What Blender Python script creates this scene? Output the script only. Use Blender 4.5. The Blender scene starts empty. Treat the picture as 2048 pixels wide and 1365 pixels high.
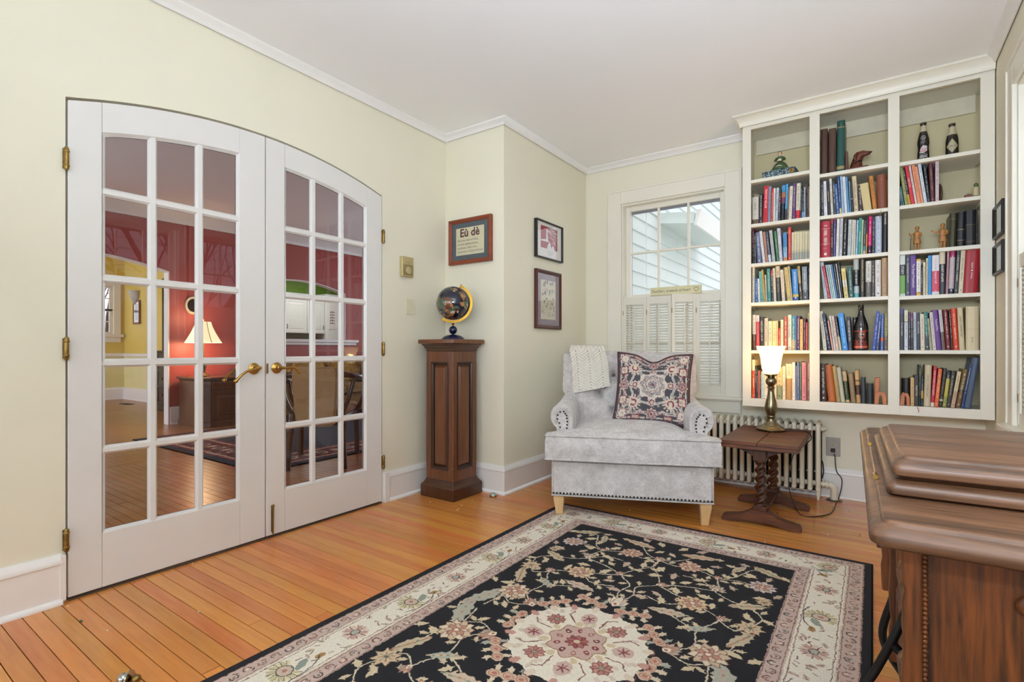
import bpy, bmesh, math, random
import numpy as np
from mathutils import Vector, Matrix
random.seed(7); np.random.seed(7)
SC = bpy.context.scene
COL = SC.collection
# ---------------------------------------------------------------- camera, sky, daylight, fill lights, exposure
FPX, HORIZON, YAW = 1027.0, 699.0, math.radians(35.12)   # focal length in px, horizon row, heading
FWD = (-math.sin(YAW), math.cos(YAW)); RGT = (math.cos(YAW), math.sin(YAW))
cam_d = bpy.data.cameras.new('camera'); cam = bpy.data.objects.new('camera', cam_d); COL.objects.link(cam)
cam.location = (0, 0, 1.0); cam.rotation_euler = (math.pi/2, 0, YAW)
cam_d.sensor_width = 36; cam_d.lens = 36*FPX/2048; cam_d.shift_y = (HORIZON-682.5)/2048
cam_d.clip_start = .02
SC.camera = cam
SC.view_settings.view_transform = 'Standard'; SC.view_settings.look = 'None'
SC.view_settings.gamma = 1; SC.view_settings.use_curve_mapping = False
SC.view_settings.exposure = -0.06
cy = SC.cycles
cy.use_denoising = True; cy.max_bounces = 10; cy.diffuse_bounces = 5; cy.glossy_bounces = 4
cy.transparent_max_bounces = 20; cy.caustics_reflective = False; cy.caustics_refractive = False
cy.sample_clamp_indirect = 6
W = bpy.data.worlds.new('overcast_sky'); SC.world = W; W.use_nodes = True
wn = W.node_tree.nodes; wn['Background'].inputs[0].default_value = (.91, .945, 1, 1); wn['Background'].inputs[1].default_value = 2.0
def area(name, loc, rot, sx, sy, power, color):
    l = bpy.data.lights.new(name, 'AREA'); l.shape = 'RECTANGLE'; l.size = sx; l.size_y = sy; l.energy = power; l.color = color
    o = bpy.data.objects.new(name, l); COL.objects.link(o); o.location = loc; o.rotation_euler = rot
    return o
def point(name, loc, power, color, r=.03):
    l = bpy.data.lights.new(name, 'POINT'); l.energy = power; l.color = color; l.shadow_soft_size = r
    o = bpy.data.objects.new(name, l); COL.objects.link(o); o.location = loc
    return o
P2 = math.pi/2
DAY = (.77, .865, 1)
# sky portals just outside the back and right-hand windows, facing in
for nm, lo, ro, sx, sy in (('sky_portal_back_window', (-1.30, 4.23, 1.45), (-P2, 0, 0), .95, 1.6), ('sky_portal_right_window', (.68, 2.9, 1.45), (0, P2, 0), 1.6, .78), ('sky_portal_right_window_near', (.68, 1.93, 1.45), (0, P2, 0), 1.6, .78)):
    area(nm, lo, ro, sx, sy, 1, DAY).data.cycles.is_portal = True
area('rear_fill', (-1.1, -3.95, 1.45), (P2, 0, 0), 2.6, 1.7, 42, DAY)  # unseen rear window light, added as fill from behind the camera
area('right_rear_fill', (.60, -2.2, 1.45), (0, P2, 0), 1.6, 1.3, 20, DAY)  # unseen side window light, added as extra fill
# unseen fill aimed at the ceiling, standing in for a bounced flash
area('ceiling_fill', (.05, -.1, 1.45), (math.pi-.72, 0, -.15), .7, .7, 90, (.75, .86, 1))
area('living_room_fill', (-5.4, -1.9, 1.5), (P2+.5, 0, 0), 2.4, 1.6, 34, DAY)  # fill added to light the living room, from an unseen window
area('living_room_end_fill', (-5.2, 7.2, 1.5), (-P2-.5, 0, 0), 2.4, 1.6, 40, DAY)  # second added living-room fill, also out of view
area('dining_room_fill', (-10.2, -1.9, 1.6), (P2, 0, 0), 2.6, 1.6, 150, DAY)  # fill added to light the dining room, from its unseen front wall
area('kitchen_fill', (-9.3, 6.6, 2.7), (0, 0, 0), 1.4, 1.2, 38, (1, .97, .92))  # unseen fill added to light the kitchen, without a fixture
# ---------------------------------------------------------------- from a pixel of the calibrated photograph to a place in the room
def ray(u, v):
    r = (u-1024)/FPX
    return (FWD[0]+r*RGT[0], FWD[1]+r*RGT[1], (HORIZON-v)/FPX)
def at_x(u, v, X): d = ray(u, v); t = X/d[0]; return Vector((X, t*d[1], 1+t*d[2]))
def at_y(u, v, Y): d = ray(u, v); t = Y/d[1]; return Vector((t*d[0], Y, 1+t*d[2]))
def at_z(u, v, Z): d = ray(u, v); t = (Z-1)/d[2]; return Vector((t*d[0], t*d[1], Z))
# ---------------------------------------------------------------- colour
def lin1(c): c /= 255.; return c/12.92 if c <= .04045 else ((c+.055)/1.055)**2.4
def L(c):
    if isinstance(c, str): c = tuple(int(c[i:i+2], 16) for i in (0, 2, 4))
    return tuple(lin1(x) for x in c[:3])+(1.,)
# ---------------------------------------------------------------- materials
MATS = {}
def newmat(name):
    m = bpy.data.materials.new(name); m.use_nodes = True; MATS[name] = m
    nt = m.node_tree; return m, nt, nt.nodes, nt.links, nt.nodes['Principled BSDF']
def setp(b, rough=.5, metal=0, spec=None, **k):
    b.inputs['Roughness'].default_value = rough; b.inputs['Metallic'].default_value = metal
    if spec is not None: b.inputs['Specular IOR Level'].default_value = spec
    for kk, v in k.items(): b.inputs[kk].default_value = v
def plain(name, col, rough=.5, metal=0, var=.06, scale=12, bump=0, bscale=60, spec=None, stretch=(1, 1, 1), **k):
    """a colour with a little natural mottling and optional fine relief"""
    m, nt, N, K, b = newmat(name); setp(b, rough, metal, spec, **k)
    c = L(col); tc = N.new('ShaderNodeTexCoord'); mp = N.new('ShaderNodeMapping'); mp.inputs['Scale'].default_value = stretch
    K.new(tc.outputs['Object'], mp.inputs['Vector'])
    nz = N.new('ShaderNodeTexNoise'); nz.inputs['Scale'].default_value = scale; nz.inputs['Detail'].default_value = 4
    K.new(mp.outputs[0], nz.inputs['Vector'])
    r = N.new('ShaderNodeValToRGB'); K.new(nz.outputs['Fac'], r.inputs[0])
    r.color_ramp.elements[0].position = .3; r.color_ramp.elements[1].position = .7
    r.color_ramp.elements[0].color = tuple(min(1, x*(1-var)) for x in c[:3])+(1,); r.color_ramp.elements[1].color = tuple(min(1, x*(1+var)) for x in c[:3])+(1,)
    K.new(r.outputs[0], b.inputs['Base Color'])
    if bump:
        n2 = N.new('ShaderNodeTexNoise'); n2.inputs['Scale'].default_value = bscale; n2.inputs['Detail'].default_value = 3; K.new(mp.outputs[0], n2.inputs['Vector'])
        bp = N.new('ShaderNodeBump'); bp.inputs['Strength'].default_value = bump; bp.inputs['Distance'].default_value = .002
        K.new(n2.outputs['Fac'], bp.inputs['Height']); K.new(bp.outputs[0], b.inputs['Normal'])
    return m
def wood(name, dark, light, axis='z', rough=.4, scale=18, band=9, contrast=(.3, .72), coat=0, bump=.06, perobj=.0):
    """wood grain running along an axis of the object"""
    m, nt, N, K, b = newmat(name); setp(b, rough); b.inputs['Coat Weight'].default_value = coat; b.inputs['Coat Roughness'].default_value = .15
    tc = N.new('ShaderNodeTexCoord'); mp = N.new('ShaderNodeMapping')
    s = {'x': (.07, 1, 1), 'y': (1, .07, 1), 'z': (1, 1, .07)}[axis]; mp.inputs['Scale'].default_value = s
    oi = N.new('ShaderNodeObjectInfo'); ad = N.new('ShaderNodeVectorMath'); ad.operation = 'ADD'
    ml = N.new('ShaderNodeMath'); ml.operation = 'MULTIPLY'; ml.inputs[1].default_value = 37.
    K.new(oi.outputs['Random'], ml.inputs[0]); K.new(tc.outputs['Object'], mp.inputs[0]); K.new(mp.outputs[0], ad.inputs[0]); K.new(ml.outputs[0], ad.inputs[1])
    n1 = N.new('ShaderNodeTexNoise'); n1.inputs['Scale'].default_value = scale; n1.inputs['Detail'].default_value = 7; n1.inputs['Roughness'].default_value = .65
    n1.inputs['Distortion'].default_value = .6; K.new(ad.outputs[0], n1.inputs['Vector'])
    n2 = N.new('ShaderNodeTexNoise'); n2.inputs['Scale'].default_value = scale*band; n2.inputs['Detail'].default_value = 3; K.new(ad.outputs[0], n2.inputs['Vector'])
    mx = N.new('ShaderNodeMath'); mx.operation = 'MULTIPLY_ADD'; mx.inputs[1].default_value = .35; K.new(n2.outputs['Fac'], mx.inputs[0])
    m3 = N.new('ShaderNodeMath'); m3.operation = 'MULTIPLY'; m3.inputs[1].default_value = .65; K.new(n1.outputs['Fac'], m3.inputs[0]); K.new(m3.outputs[0], mx.inputs[2])
    r = N.new('ShaderNodeValToRGB'); K.new(mx.outputs[0], r.inputs[0])
    r.color_ramp.elements[0].position, r.color_ramp.elements[1].position = contrast
    r.color_ramp.elements[0].color = L(dark); r.color_ramp.elements[1].color = L(light)
    out = r.outputs[0]
    if perobj:
        hs = N.new('ShaderNodeHueSaturation'); mr = N.new('ShaderNodeMapRange'); mr.inputs[3].default_value = 1-perobj; mr.inputs[4].default_value = 1+perobj
        K.new(oi.outputs['Random'], mr.inputs[0]); K.new(mr.outputs[0], hs.inputs['Value']); K.new(out, hs.inputs['Color'])
        m2 = N.new('ShaderNodeMapRange'); m2.inputs[3].default_value = .488; m2.inputs[4].default_value = .508
        w2 = N.new('ShaderNodeTexWhiteNoise'); w2.noise_dimensions = '1D'; K.new(oi.outputs['Random'], w2.inputs['W']); K.new(w2.outputs['Value'], m2.inputs[0]); K.new(m2.outputs[0], hs.inputs['Hue'])
        out = hs.outputs[0]
    K.new(out, b.inputs['Base Color'])
    if bump:
        bp = N.new('ShaderNodeBump'); bp.inputs['Strength'].default_value = bump; bp.inputs['Distance'].default_value = .002
        K.new(n2.outputs['Fac'], bp.inputs['Height']); K.new(bp.outputs[0], b.inputs['Normal'])
    return m
def glass(name, tint=(1, 1, 1, 1), ior=1.45):
    """thin pane: lets light through, reflects by Fresnel"""
    m, nt, N, K, b = newmat(name); N.remove(b); o = N['Material Output']
    t = N.new('ShaderNodeBsdfTransparent'); t.inputs[0].default_value = tint
    g = N.new('ShaderNodeBsdfGlossy'); g.inputs['Roughness'].default_value = .01
    ge = N.new('ShaderNodeNewGeometry'); dt = N.new('ShaderNodeVectorMath'); dt.operation = 'DOT_PRODUCT'; K.new(ge.outputs['Incoming'], dt.inputs[0]); K.new(ge.outputs['Normal'], dt.inputs[1])
    def mth(op, a, b_=None):
        n_ = N.new('ShaderNodeMath'); n_.operation = op
        for i, v_ in enumerate((a, b_)):
            if v_ is None: continue
            if isinstance(v_, (int, float)): n_.inputs[i].default_value = v_
            else: K.new(v_, n_.inputs[i])
        return n_
    f0 = ((ior-1)/(ior+1))**2     # Schlick reflectance of one glass face
    fr = mth('ADD', mth('MULTIPLY', mth('POWER', mth('SUBTRACT', 1.0, mth('ABSOLUTE', dt.outputs['Value']).outputs[0]).outputs[0], 5.0).outputs[0], 1-f0).outputs[0], f0)
    mx = N.new('ShaderNodeMixShader'); K.new(fr.outputs[0], mx.inputs[0]); K.new(t.outputs[0], mx.inputs[1]); K.new(g.outputs[0], mx.inputs[2]); K.new(mx.outputs[0], o.inputs[0])
    return m
def emit(name, col, strength, alb=(.9, .9, .9, 1)):
    m, nt, N, K, b = newmat(name); b.inputs['Base Color'].default_value = alb
    b.inputs['Emission Color'].default_value = L(col); b.inputs['Emission Strength'].default_value = strength; b.inputs['Roughness'].default_value = .35
    return m
def lit_glass(name, col, strength, thru):
    """frosted lamp glass: glows, and lets part of the bulb's light through"""
    m = emit(name, col, strength); nt = m.node_tree; N = nt.nodes; K = nt.links; o = N['Material Output']; b = N['Principled BSDF']
    t = N.new('ShaderNodeBsdfTransparent'); t.inputs[0].default_value = (1, .93, .8, 1); mx = N.new('ShaderNodeMixShader'); mx.inputs[0].default_value = thru
    K.new(b.outputs[0], mx.inputs[1]); K.new(t.outputs[0], mx.inputs[2]); K.new(mx.outputs[0], o.inputs[0])
    return m
def vcol(name, rough=.45, spec=.4):
    m, nt, N, K, b = newmat(name); setp(b, rough, 0, spec); a = N.new('ShaderNodeVertexColor'); a.layer_name = 'Col'; K.new(a.outputs[0], b.inputs['Base Color']); return m
def imgmat(name, arr, rough=.8, bump=0, bscale=400, coat=0):
    """a pattern drawn by this script (numpy), laid on by UV"""
    h, w = arr.shape[:2]; im = bpy.data.images.new(name+'_pattern', w, h); px = np.ones((h, w, 4), np.float32); px[..., :3] = arr; im.pixels.foreach_set(px.ravel()); im.update(); im.pack()
    m, nt, N, K, b = newmat(name); setp(b, rough); t = N.new('ShaderNodeTexImage'); t.image = im; t.extension = 'EXTEND'
    tc = N.new('ShaderNodeTexCoord'); K.new(tc.outputs['UV'], t.inputs[0]); K.new(t.outputs[0], b.inputs['Base Color'])
    b.inputs['Coat Weight'].default_value = coat
    if bump:
        n2 = N.new('ShaderNodeTexNoise'); n2.inputs['Scale'].default_value = bscale; K.new(tc.outputs['Object'], n2.inputs['Vector'])
        bp = N.new('ShaderNodeBump'); bp.inputs['Strength'].default_value = bump; bp.inputs['Distance'].default_value = .003
        K.new(n2.outputs['Fac'], bp.inputs['Height']); K.new(bp.outputs[0], b.inputs['Normal'])
    return m
# ---------------------------------------------------------------- mesh building
class MB:
    def __init__(s): s.v = []; s.f = []; s.m = []; s.c = []; s.uv = []
    def add(s, vs, fs, mi=0, col=None, uv=None):
        o = len(s.v); s.v += [tuple(x) for x in vs]
        for k, f in enumerate(fs):
            s.f.append([i+o for i in f]); s.m.append(mi); s.c.append(col); s.uv.append(uv[k] if uv else None)
        return s
    def box(s, x0, x1, y0, y1, z0, z1, mi=0, col=None):
        v = [(x, y, z) for z in (z0, z1) for y in (y0, y1) for x in (x0, x1)]
        return s.add(v, [(0, 2, 3, 1), (4, 5, 7, 6), (0, 1, 5, 4), (2, 6, 7, 3), (0, 4, 6, 2), (1, 3, 7, 5)], mi, col)
    def prism(s, poly, a0, a1, axis='x', mi=0, col=None):
        def P(p, a): return {'x': (a, p[0], p[1]), 'y': (p[0], a, p[1]), 'z': (p[0], p[1], a)}[axis]
        n = len(poly); v = [P(p, a0) for p in poly]+[P(p, a1) for p in poly]
        return s.add(v, [tuple(range(n)), tuple(range(2*n-1, n-1, -1))]+[(i, (i+1) % n, n+(i+1) % n, n+i) for i in range(n)], mi, col)
    def loft(s, rings, closed=True, caps=True, mi=0, col=None):
        n = len(rings[0]); v = [p for r in rings for p in r]; f = []
        for j in range(len(rings)-1):
            for i in range(n if closed else n-1):
                a, b = j*n+i, j*n+(i+1) % n; f.append((a, b, b+n, a+n))
        if caps: f += [tuple(range(n-1, -1, -1)), tuple(range((len(rings)-1)*n, len(rings)*n))]
        return s.add(v, f, mi, col)
    def lathe(s, prof, cx=0, cy=0, n=24, mi=0, col=None, cz=0, caps=True):
        return s.loft([[(cx+r*math.cos(2*math.pi*i/n), cy+r*math.sin(2*math.pi*i/n), z+cz) for i in range(n)] for r, z in prof], True, caps, mi, col)
    def tube(s, path, r, n=8, mi=0, col=None, flat=None, caps=True):
        path = [Vector(p) for p in path]; rings = []; up = None
        for i, p in enumerate(path):
            t = (path[min(i+1, len(path)-1)]-path[max(i-1, 0)]).normalized()
            if up is None: up = Vector((0, 0, 1)) if abs(t.z) < .9 else Vector((1, 0, 0))
            a = t.cross(up).normalized(); up = a.cross(t).normalized(); rr = r[i] if isinstance(r, (list, tuple)) else r
            fa, fb = flat or (1, 1)
            rings.append([p+a*math.cos(2*math.pi*k/n)*rr*fa+up*math.sin(2*math.pi*k/n)*rr*fb for k in range(n)])
        return s.loft(rings, True, caps, mi, col)
    def sphere(s, c, r, n=20, m=12, sc=(1, 1, 1), mi=0, col=None):
        rings = []
        for j in range(m+1):
            a = math.pi*(j+.02 if j == 0 else j-.02 if j == m else j)/m
            rings.append([(c[0]+sc[0]*r*math.sin(a)*math.cos(2*math.pi*i/n), c[1]+sc[1]*r*math.sin(a)*math.sin(2*math.pi*i/n), c[2]-sc[2]*r*math.cos(a)) for i in range(n)])
        return s.loft(rings, True, True, mi, col)
    def grid(s, fn, nu, nv, mi=0, col=None, uv=False):
        v = [fn(i/nu, j/nv) for j in range(nv+1) for i in range(nu+1)]; f = []; U = []
        for j in range(nv):
            for i in range(nu):
                a = j*(nu+1)+i; f.append((a, a+1, a+nu+2, a+nu+1))
                if uv: U.append([(i/nu, j/nv), ((i+1)/nu, j/nv), ((i+1)/nu, (j+1)/nv), (i/nu, (j+1)/nv)])
        return s.add(v, f, mi, col, U if uv else None)
    def xf(s, M): s.v = [tuple(M @ Vector(p)) for p in s.v]; return s
    def mesh(s, name, mats, smooth=None, bevel=0, segs=1, norm=True):
        me = bpy.data.meshes.new(name); bm = bmesh.new()
        vs = [bm.verts.new(p) for p in s.v]; lay = bm.loops.layers.float_color.new('Col') if any(c is not None for c in s.c) else None
        ul = bm.loops.layers.uv.new('UVMap') if any(u is not None for u in s.uv) else None
        for f, mi, c, u in zip(s.f, s.m, s.c, s.uv):
            try: fc = bm.faces.new([vs[i] for i in f])
            except ValueError: continue
            fc.material_index = mi
            if lay:
                for lp in fc.loops: lp[lay] = c or (.5, .5, .5, 1)
            if ul and u:
                for lp, q in zip(fc.loops, u): lp[ul].uv = q
        if norm: bmesh.ops.recalc_face_normals(bm, faces=bm.faces[:])
        if bevel:
            es = [e for e in bm.edges if len(e.link_faces) == 2 and e.calc_face_angle(0) > .5]
            bmesh.ops.bevel(bm, geom=es, offset=bevel, segments=segs, affect='EDGES', clamp_overlap=True)
        bm.to_mesh(me); bm.free()
        for m in (mats if isinstance(mats, (list, tuple)) else [mats]): me.materials.append(MATS[m] if isinstance(m, str) else m)
        if smooth: me.shade_smooth(); me.set_sharp_from_angle(angle=math.radians(smooth))
        return me
    def build(s, name, mats, parent=None, smooth=None, bevel=0, segs=1, kind=None, norm=True):
        return link(name, s.mesh(name, mats, smooth, bevel, segs, norm), parent, kind)
def link(name, data, parent=None, kind=None, loc=None, rot=None):
    o = bpy.data.objects.new(name, data); COL.objects.link(o)
    if parent: o.parent = parent
    if kind: o['kind'] = kind
    if loc is not None: o.location = loc
    if rot is not None: o.rotation_euler = rot
    return o
def tag(o, label, cat, group=None):
    o['label'] = label; o['category'] = cat
    if group: o['group'] = group
    return o
def thing(name, label, cat, loc=(0, 0, 0), rz=0, group=None):
    o = bpy.data.objects.new(name, None); COL.objects.link(o); o.location = loc; o.rotation_euler = (0, 0, rz); o.empty_display_size = .05
    return tag(o, label, cat, group)
def struct(name, parent=None):
    o = bpy.data.objects.new(name, None); COL.objects.link(o); o['kind'] = 'structure'; o.empty_display_size = .05
    return o
def copy_tree(o, parent=None):
    c = o.copy(); COL.objects.link(c)
    if parent: c.parent = parent
    for ch in list(o.children): copy_tree(ch, c)
    return c
def lerp(a, b, t): return a+(b-a)*t
def sm(a, b, x): t = max(0, min(1, (x-a)/(b-a))); return t*t*(3-2*t)
_TXT = {}
def text_geo(s, shear=0, res=2, spacing=1, bold=0):
    """outline of a line of lettering, height of a capital about .7, as verts / faces in the xy plane"""
    k = (s, shear, res, spacing, bold)
    if k not in _TXT:
        c = bpy.data.curves.new('t', 'FONT'); c.body = s; c.shear = shear; c.offset = bold; c.resolution_u = res; c.space_character = spacing; c.align_x = 'CENTER'; c.align_y = 'CENTER'
        o = bpy.data.objects.new('t', c); me = o.to_mesh()
        _TXT[k] = ([tuple(v.co) for v in me.vertices], [tuple(p.vertices) for p in me.polygons])
        o.to_mesh_clear(); bpy.data.objects.remove(o); bpy.data.curves.remove(c)
    return _TXT[k]
def lettering(name, s, M, width, height, mat, parent, shear=0, res=2, spacing=1, bold=0):
    """lettering fitted to width x height, placed by matrix M (x along the line, y up, z out)"""
    v, f = text_geo(s, shear, res, spacing, bold)
    if not v: return None
    xs = [p[0] for p in v]; ys = [p[1] for p in v]; wx = max(xs)-min(xs) or 1; wy = max(ys)-min(ys) or 1
    k = min(width/wx, height/wy*1.0) if height else width/wx
    kx = width/wx if height is None else k
    cx, cyy = (max(xs)+min(xs))/2, (max(ys)+min(ys))/2
    mb = MB().add([M @ Vector(((p[0]-cx)*kx, (p[1]-cyy)*k, 0)) for p in v], f)
    return mb.build(name, mat, parent, norm=False)
# ---------------------------------------------------------------- a small painter for woven and printed patterns
class Cv:
    def __init__(s, w, h, ppm, bg):      # size in metres, pixels per metre
        s.ppm = ppm; s.w = int(w*ppm); s.h = int(h*ppm); s.a = np.empty((s.h, s.w, 3), np.float32); s.a[:] = s.col(bg)
    @staticmethod
    def col(c): return np.array([int(c[i:i+2], 16)/255 for i in (0, 2, 4)], np.float32) if isinstance(c, str) else np.array(c, np.float32)/255
    def _win(s, P, pad):
        x0 = max(0, int(P[:, 0].min()-pad)); x1 = min(s.w, int(P[:, 0].max()+pad)+2); y0 = max(0, int(P[:, 1].min()-pad)); y1 = min(s.h, int(P[:, 1].max()+pad)+2)
        if x1 <= x0 or y1 <= y0: return None
        X, Y = np.meshgrid(np.arange(x0, x1)+.5, np.arange(y0, y1)+.5); return x0, x1, y0, y1, X, Y
    def poly(s, pts, c, al=1):
        P = np.array(pts, float)*s.ppm; w = s._win(P, 1)
        if w is None: return s
        x0, x1, y0, y1, X, Y = w; ins = np.zeros(X.shape, bool); n = len(P)
        for i in range(n):
            ax, ay = P[i]; bx, by = P[(i+1) % n]
            if ay == by: continue
            cnd = ((ay > Y) != (by > Y)); ins ^= cnd & (X < (bx-ax)*(Y-ay)/(by-ay)+ax)
        r = s.a[y0:y1, x0:x1]; r[ins] = r[ins]*(1-al)+s.col(c)*al; return s
    def rect(s, x0, x1, y0, y1, c): s.a[max(0, int(round(y0*s.ppm))):max(0, int(round(y1*s.ppm))), max(0, int(round(x0*s.ppm))):max(0, int(round(x1*s.ppm)))] = s.col(c); return s
    def line(s, pts, wd, c, al=1):
        P = np.array(pts, float)*s.ppm; hw = wd*s.ppm/2; w = s._win(P, hw+1)
        if w is None: return s
        for i in range(len(P)-1):
            q = s._win(P[i:i+2], hw+1)
            if q is None: continue
            x0, x1, y0, y1, X, Y = q
            d = P[i+1]-P[i]; l2 = max(1e-9, d@d); t = np.clip(((X-P[i, 0])*d[0]+(Y-P[i, 1])*d[1])/l2, 0, 1)
            D = np.hypot(X-P[i, 0]-t*d[0], Y-P[i, 1]-t*d[1]); k = np.clip(hw+.5-D, 0, 1)[..., None]*al
            r = s.a[y0:y1, x0:x1]; r[:] = r*(1-k)+s.col(c)*k
        return s
    def ell(s, x, y, rx, ry, c, ang=0, n=28, al=1):
        ca, sa = math.cos(ang), math.sin(ang); return s.poly([(x+rx*math.cos(2*math.pi*i/n)*ca-ry*math.sin(2*math.pi*i/n)*sa, y+rx*math.cos(2*math.pi*i/n)*sa+ry*math.sin(2*math.pi*i/n)*ca) for i in range(n)], c, al)
    def text(s, st, x, y, wid, hei, c, shear=0, ang=0):
        v, f = text_geo(st, shear); xs = [p[0] for p in v]; ys = [p[1] for p in v]; kx = wid/(max(xs)-min(xs)); ky = hei/(max(ys)-min(ys)); cx = (max(xs)+min(xs))/2; cyy = (max(ys)+min(ys))/2
        ca, sa = math.cos(ang), math.sin(ang)
        for q in f:
            pp = [((v[i][0]-cx)*kx, (v[i][1]-cyy)*ky) for i in q]; s.poly([(x+a*ca-b*sa, y+a*sa+b*ca) for a, b in pp], c)
        return s
    def wobble(s, amp, cell, seed=1):
        rng = np.random.RandomState(seed); ny, nx = s.h//cell+3, s.w//cell+3
        def f():
            g = rng.randn(ny, nx); yy = np.arange(s.h)/cell; xx = np.arange(s.w)/cell; y0 = yy.astype(int); x0 = xx.astype(int); fy = (yy-y0)[:, None]; fx = (xx-x0)[None]
            return (g[y0][:, x0]*(1-fy)*(1-fx)+g[y0+1][:, x0]*fy*(1-fx)+g[y0][:, x0+1]*(1-fy)*fx+g[y0+1][:, x0+1]*fy*fx)
        iy = np.clip(np.arange(s.h)[:, None]+f()*amp, 0, s.h-1).astype(int); ix = np.clip(np.arange(s.w)[None]+f()*amp, 0, s.w-1).astype(int)
        s.a = s.a[iy, ix]; return s
    def grain(s, k, seed=2):
        rng = np.random.RandomState(seed); s.a = np.clip(s.a*(1+k*rng.randn(s.h, s.w, 1)).astype(np.float32), 0, 1); return s
# ================================================================ the setting
plain('wall_paint', 'E6E1CC', .55, var=.012, scale=3, bump=.04, bscale=220, spec=.3)
plain('ceiling_paint', 'F9F9FB', .7, var=.01, scale=2)
plain('trim_paint', 'EAE7E3', .32, var=.015, scale=6, bump=.03, bscale=40)
plain('door_paint', 'E0DDD9', .35, var=.015, scale=5, bump=.04, bscale=30)
plain('shelf_paint', 'E2DDCE', .4, var=.015, scale=5)
plain('red_paint', 'A84A44', .5, var=.02, scale=3)
plain('yellow_paint', 'DCC25C', .55, var=.02, scale=3)
plain('pale_yellow_paint', 'E4DBA0', .55, var=.02, scale=3)
plain('green_paint', '6E9434', .5, var=.02, scale=3)
plain('kitchen_white', 'E6ECEA', .35, var=.01)
plain('brass', 'B08A48', .28, 1, var=.18, scale=25)
plain('aged_brass', '8E7340', .38, 1, var=.3, scale=30)
plain('dark_gap', '3A3631', .8)
plain('siding_paint', 'DCE4E2', .6, var=.02, scale=4)
plain('white_plastic', 'E8E6DA', .3, var=.01)
plain('threshold_wood', '5A4436', .5, var=.2)
glass('pane_glass'); 
wood('oak_strip', 'B86E2E', 'D89144', 'x', .26, 9, 9, (.25, .75), coat=.25, bump=.03, perobj=.10)
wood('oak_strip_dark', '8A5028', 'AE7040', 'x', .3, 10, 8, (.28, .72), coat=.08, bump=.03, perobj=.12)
plain('floor_gap', '4A2A14', .8)
H = 2.59
XL, YR, XJ, YB, XR, YF = -2.62, 2.86, -2.08, 4.10, .545, -4.0      # left wall, jog face, jog side, back wall, right wall, rear wall
# --- floor: oak strips laid left to right, 57 mm wide
fl = MB().box(XL-.14, XR+.02, YF, YB+.02, -.05, -.006).build('floor', 'floor_gap', kind='structure')
SW = .057; rnd = random.Random(3)
strip_cache = {}
def strips(parent, x0, x1, y0, y1, mat, lens=(.7, 1.9), name='plank'):
    y = y0
    while y < y1-.001:
        x = x0-rnd.random()*.6
        while x < x1:
            l = round(rnd.uniform(*lens), 1); a, b = max(x, x0), min(x+l, x1)
            if x1-b < .22: b = x1
            if b-a > .02:
                w = round(b-a, 2); k = (w, mat)
                if k not in strip_cache:
                    g = .0012; z1 = .0
                    strip_cache[k] = MB().box(g, w-g, g, SW-g, -.012, z1).mesh('plank', mat, bevel=.0009)
                link(name, strip_cache[k], parent, loc=(a, y, rnd.uniform(-.0004, .0004)))
            x = b if b == x1 else x+l
            if b >= x1: break
        y += SW
strips(fl, XL+.0, XR, -.17, 4.08, 'oak_strip', (1.1, 2.6))
# --- living room floor, nearest strips one by one
fl2 = MB().box(-13.2, XL-.14, -2, 9.6, -.05, -.006).build('floor_living_room', 'floor_gap', kind='structure')
strips(fl2, -5.3, XL-.003, .62, 3.2, 'oak_strip_dark', (1.1, 2.4))
far = MB(); yy = -.2
while yy < 6.6:
    if not .6 < yy < 3.2: far.box(-5.299, XL-.003, yy+.001, yy+SW-.001, -.012, 0)
    xx = -13.1+rnd.random()*1.5
    far.box(-13.1, xx, yy+.001, yy+SW-.001, -.012, 0)
    while xx < -5.31:
        e = min(-5.302, xx+rnd.uniform(1.2, 2.6)); far.box(xx+.001, e-.001, yy+.001, yy+SW-.001, -.012, 0); xx = e
    yy += SW
far.build('plank_field', 'oak_strip_dark', fl2, kind='stuff')
MB().box(XL-.125, XL+.012, .655, 2.245, -.004, .003).build('threshold', 'threshold_wood', fl)
# --- ceiling
MB().box(XL-.14, XR+.14, YF-.1, YB+.14, H, H+.1).build('ceiling', 'ceiling_paint', kind='structure')
MB().box(-13.2, XL-.14, -2, 9.6, 2.86, 2.96).build('ceiling_living_room', 'ceiling_paint', kind='structure')
# --- left wall with the arched double doorway
DY0, DYC, DY1 = .653, 1.465, 2.247; ZS, ZC = 1.995, 2.122
_c = (DY1-DY0)/2; _s = ZC-ZS; RAD = (_c*_c+_s*_s)/(2*_s); YM = (DY0+DY1)/2
def arch(y, gap=0): return ZC+gap-RAD+math.sqrt(RAD*RAD-(y-YM)**2)
g = .006
pts = [(YF-.1, -.02), (DY0-g, -.02)]+[(lerp(DY0-g, DY1+g, i/40), arch(min(max(lerp(DY0-g, DY1+g, i/40), DY0), DY1), .008)) for i in range(41)]+[(DY1+g, -.02), (YR+.1, -.02), (YR+.1, 2.86), (YF-.1, 2.86)]
MB().prism(pts, XL-.12, XL, 'x').build('wall_left', 'wall_paint', kind='structure')
MB().box(XL-.12, XJ, YR, YR+.1, -.02, H+.02).box(XJ-.1, XJ, YR+.1, YB+.12, -.02, H+.02).build('wall_corner', 'wall_paint', kind='structure')
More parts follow.
